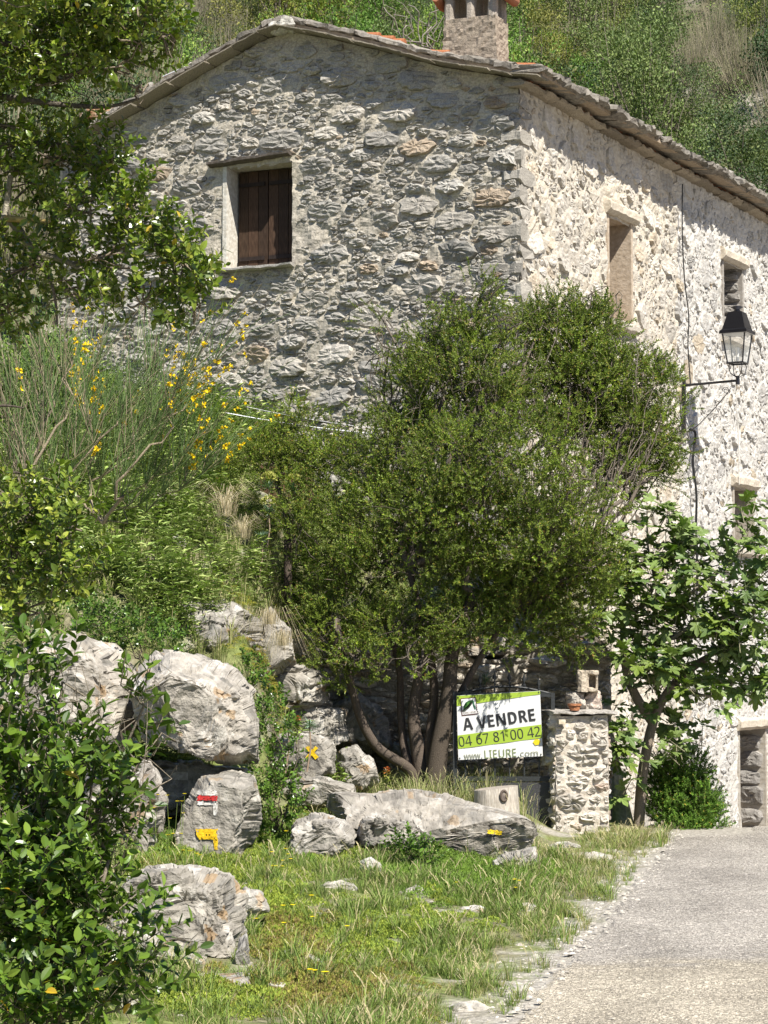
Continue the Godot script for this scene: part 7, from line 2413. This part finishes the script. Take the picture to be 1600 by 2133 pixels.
func build_foreground():
	var r := RandomNumberGenerator.new(); r.seed = 818
	var cols := [Color(0.090, 0.158, 0.022), Color(0.115, 0.195, 0.026), Color(0.07, 0.125, 0.02), Color(0.155, 0.235, 0.036)]
	var cols2 := [Color(0.135, 0.195, 0.028), Color(0.165, 0.225, 0.032), Color(0.105, 0.16, 0.024), Color(0.24, 0.28, 0.045)]
	var odd := [Color(0.55, 0.36, 0.03), Color(0.36, 0.36, 0.05), Color(0.40, 0.22, 0.04)]
	var tw := []
	for i in 3: tw.append(twig(12, 0.16, 0.050, 0.024, cols, odd, 0.0, M.leaf_glossy, 920 + i, true, 0.9, Color(0.20, 0.17, 0.11)))
	var tw2 := []
	for i in 3: tw2.append(twig(14, 0.13, 0.036, 0.020, cols2, odd, 0.0, M.leaf_glossy, 940 + i, true, 0.9, Color(0.20, 0.17, 0.11)))
	var ones := []
	for i in 6: ones.append(single_leaf(cols[i % 4] if i < 5 else tone(cols[1], 1.2), 930 + i))
	var ones2 := []
	for i in 5: ones2.append(single_leaf(cols2[i % 4], 950 + i))
	ones.append(single_leaf(Color(0.50, 0.34, 0.03), 960))
	ones2.append(single_leaf(Color(0.46, 0.34, 0.04), 961))
	# ---- shrub at the lower left
	var foot := Vector3(-1.35, ground(-1.35, 7.4), -7.4)
	var t := thing("evergreen_shrub", "glossy oval-leaved evergreen shrub close by at the foot of the bank", "shrub", foot)
	var lobes := [lobe(-30, 1560, 7.5, 120, 90, 0.20), lobe(70, 1480, 7.4, 60, 90, 0.14, 0.8), lobe(60, 1650, 7.4, 130, 90, 0.2), lobe(190, 1640, 7.3, 85, 70, 0.15), lobe(80, 1770, 7.4, 150, 90, 0.22), lobe(200, 1760, 7.3, 65, 80, 0.15), lobe(60, 1890, 7.3, 160, 90, 0.24), lobe(190, 1900, 7.2, 55, 80, 0.14), lobe(90, 2010, 7.3, 170, 90, 0.24), lobe(280, 1960, 7.1, 45, 60, 0.10, 0.9), lobe(290, 2030, 7.15, 45, 60, 0.10, 0.8), lobe(130, 2110, 7.2, 150, 80, 0.24), lobe(290, 1590, 7.3, 35, 65, 0.08, 0.5), lobe(300, 1470, 7.3, 14, 40, 0.05, 0.6), lobe(30, 1400, 7.5, 70, 50, 0.12, 0.6), lobe(130, 1420, 7.45, 40, 70, 0.10, 0.45), lobe(-60, 1800, 7.5, 120, 200, 0.2)]
	var bb := Buf.new()
	limb_set(bb, Vector3(0.1, 0.1, 0), lobes.map(func(q): return [q[0] - foot, q[1]]), r, 0.014, 6, Color(0.26, 0.225, 0.17))
	build(bb, "branches", M.bark, t)
	near_foliage(t, lobes, 620, 95, 7.3, tw, ones, r, -0.28, 0.052)
	# ---- branches of a tree reaching in from the upper left
	var f2 := Vector3(-3.1, ground(-3.1, 9.0), -9.0)
	var t2 := thing("evergreen_oak", "overhanging evergreen tree with lichened limbs reaching in beside the house", "tree", f2)
	var P := func(u: float, v: float, d := 9.0) -> Vector3: return at(u, v, d) - f2
	var tb := Buf.new()
	tb.tube(smooth_line([Vector3.ZERO, Vector3(0.1, 1.2, 0.05), P.call(-330, 520), P.call(-300, 120), P.call(-260, -300)], 5), 0.16, 0.08, 10, Color(0.24, 0.21, 0.17))
	var trunk := build(tb, "trunk", M.bark, t2)
	var limbs := [
		[[P.call(-320, 520), P.call(-120, 470), P.call(10, 455), P.call(70, 520), P.call(150, 550), P.call(260, 620)], 0.030, 0.008, Color(0.34, 0.31, 0.24)],
		[[P.call(10, 455), P.call(50, 458, 8.9), P.call(100, 462, 8.85)], 0.016, 0.010, Color(0.56, 0.42, 0.16)],
		[[P.call(10, 455), P.call(20, 380), P.call(30, 330), P.call(60, 285), P.call(55, 255)], 0.014, 0.005, Color(0.50, 0.46, 0.36)],
		[[P.call(30, 330), P.call(20, 300), P.call(15, 270)], 0.008, 0.004, Color(0.50, 0.46, 0.36)],
		[[P.call(-300, 200), P.call(-100, 190), P.call(100, 215), P.call(220, 222), P.call(290, 205)], 0.022, 0.005, Color(0.16, 0.14, 0.11)],
		[[P.call(-280, 0), P.call(-100, 60), P.call(100, 110), P.call(250, 120), P.call(340, 150)], 0.022, 0.005, Color(0.16, 0.14, 0.11)],
		[[P.call(-310, 400), P.call(-100, 320), P.call(100, 300), P.call(200, 330), P.call(280, 380)], 0.02, 0.005, Color(0.2, 0.17, 0.13)],
		[[P.call(70, 520), P.call(110, 600), P.call(120, 680)], 0.010, 0.004, Color(0.22, 0.19, 0.15)],
		[[P.call(150, 550), P.call(250, 520), P.call(340, 500), P.call(390, 520)], 0.009, 0.003, Color(0.3, 0.26, 0.2)],
		[[P.call(-325, 760), P.call(-150, 900), P.call(-20, 1010), P.call(60, 1080), P.call(110, 1150)], 0.024, 0.006, Color(0.2, 0.17, 0.13)],
		[[P.call(-60, 980), P.call(40, 985), P.call(110, 1000)], 0.008, 0.003, Color(0.12, 0.1, 0.08)],
		[[P.call(-60, 850), P.call(10, 845), P.call(50, 850)], 0.008, 0.003, Color(0.12, 0.1, 0.08)]]
	for q in limbs:
		var lb := Buf.new()
		lb.tube(smooth_line(q[0], 5), q[1], q[2], 6, q[3])
		build(lb, "limb", M.bark, trunk)
	var l2 := [lobe(60, 60, 9.0, 190, 100, 0.35, 1.3), lobe(-40, 160, 9.1, 160, 110, 0.35, 1.2), lobe(220, 40, 8.9, 110, 70, 0.3, 1.2), lobe(150, 150, 9.0, 120, 55, 0.28, 1.0), lobe(280, 90, 8.8, 70, 60, 0.22), lobe(345, 90, 8.8, 30, 45, 0.12), lobe(300, 30, 8.8, 60, 60, 0.2), lobe(240, 150, 8.8, 60, 35, 0.18, 0.7), lobe(290, 190, 8.7, 25, 20, 0.08, 0.4),
		lobe(10, 270, 9.1, 80, 40, 0.2, 0.5), lobe(120, 335, 9.0, 110, 55, 0.28), lobe(210, 330, 8.9, 60, 70, 0.2), lobe(60, 390, 9.1, 130, 80, 0.28, 0.8), lobe(190, 430, 8.9, 110, 80, 0.26), lobe(290, 450, 8.8, 60, 60, 0.18), lobe(345, 510, 8.75, 55, 50, 0.16), lobe(230, 540, 8.9, 110, 60, 0.24), lobe(380, 570, 8.7, 45, 65, 0.15, 1.2), lobe(300, 620, 8.8, 90, 50, 0.2, 1.2), lobe(60, 560, 9.2, 110, 80, 0.28, 0.8), lobe(160, 620, 9.0, 90, 45, 0.2, 0.7), lobe(20, 660, 9.3, 70, 60, 0.2, 0.6), lobe(405, 645, 8.75, 30, 35, 0.10, 0.9),
		lobe(60, 1060, 8.9, 100, 75, 0.24), lobe(130, 1110, 8.8, 80, 80, 0.2), lobe(40, 1170, 8.9, 100, 80, 0.24), lobe(130, 1200, 8.8, 60, 70, 0.18), lobe(60, 1270, 8.9, 80, 50, 0.18, 0.8), lobe(-40, 1150, 9.0, 80, 150, 0.2),
		lobe(20, -140, 9.1, 260, 110, 0.5), lobe(300, -120, 9.0, 180, 80, 0.4), lobe(-180, 100, 9.2, 160, 260, 0.5), lobe(-180, 480, 9.2, 130, 220, 0.4), lobe(120, -60, 8.3, 220, 70, 0.35, 1.0), lobe(-60, -30, 8.0, 200, 80, 0.35, 1.0), lobe(260, -110, 8.2, 130, 60, 0.3, 0.9)]
	near_foliage(t2, l2, 2500, 97, 9.0, tw2, ones2, r, -0.16, 0.039)
	var tl := Buf.new()
	for q in l2:
		for k in 5:
			var d := rand_from(r)
			var e: Vector3 = q[0] + d * q[1] * 0.9
			tl.tube(arc(q[0] - d * q[1] * 0.5 - f2, e - f2, rand_from(r) * 0.04, 4, 0.03, r.randf() * 60.0), 0.005, 0.002, 4, tone(Color(0.24, 0.2, 0.15), r.randf_range(0.7, 1.5)))
	build(tl, "twigs", M.bark, t2)
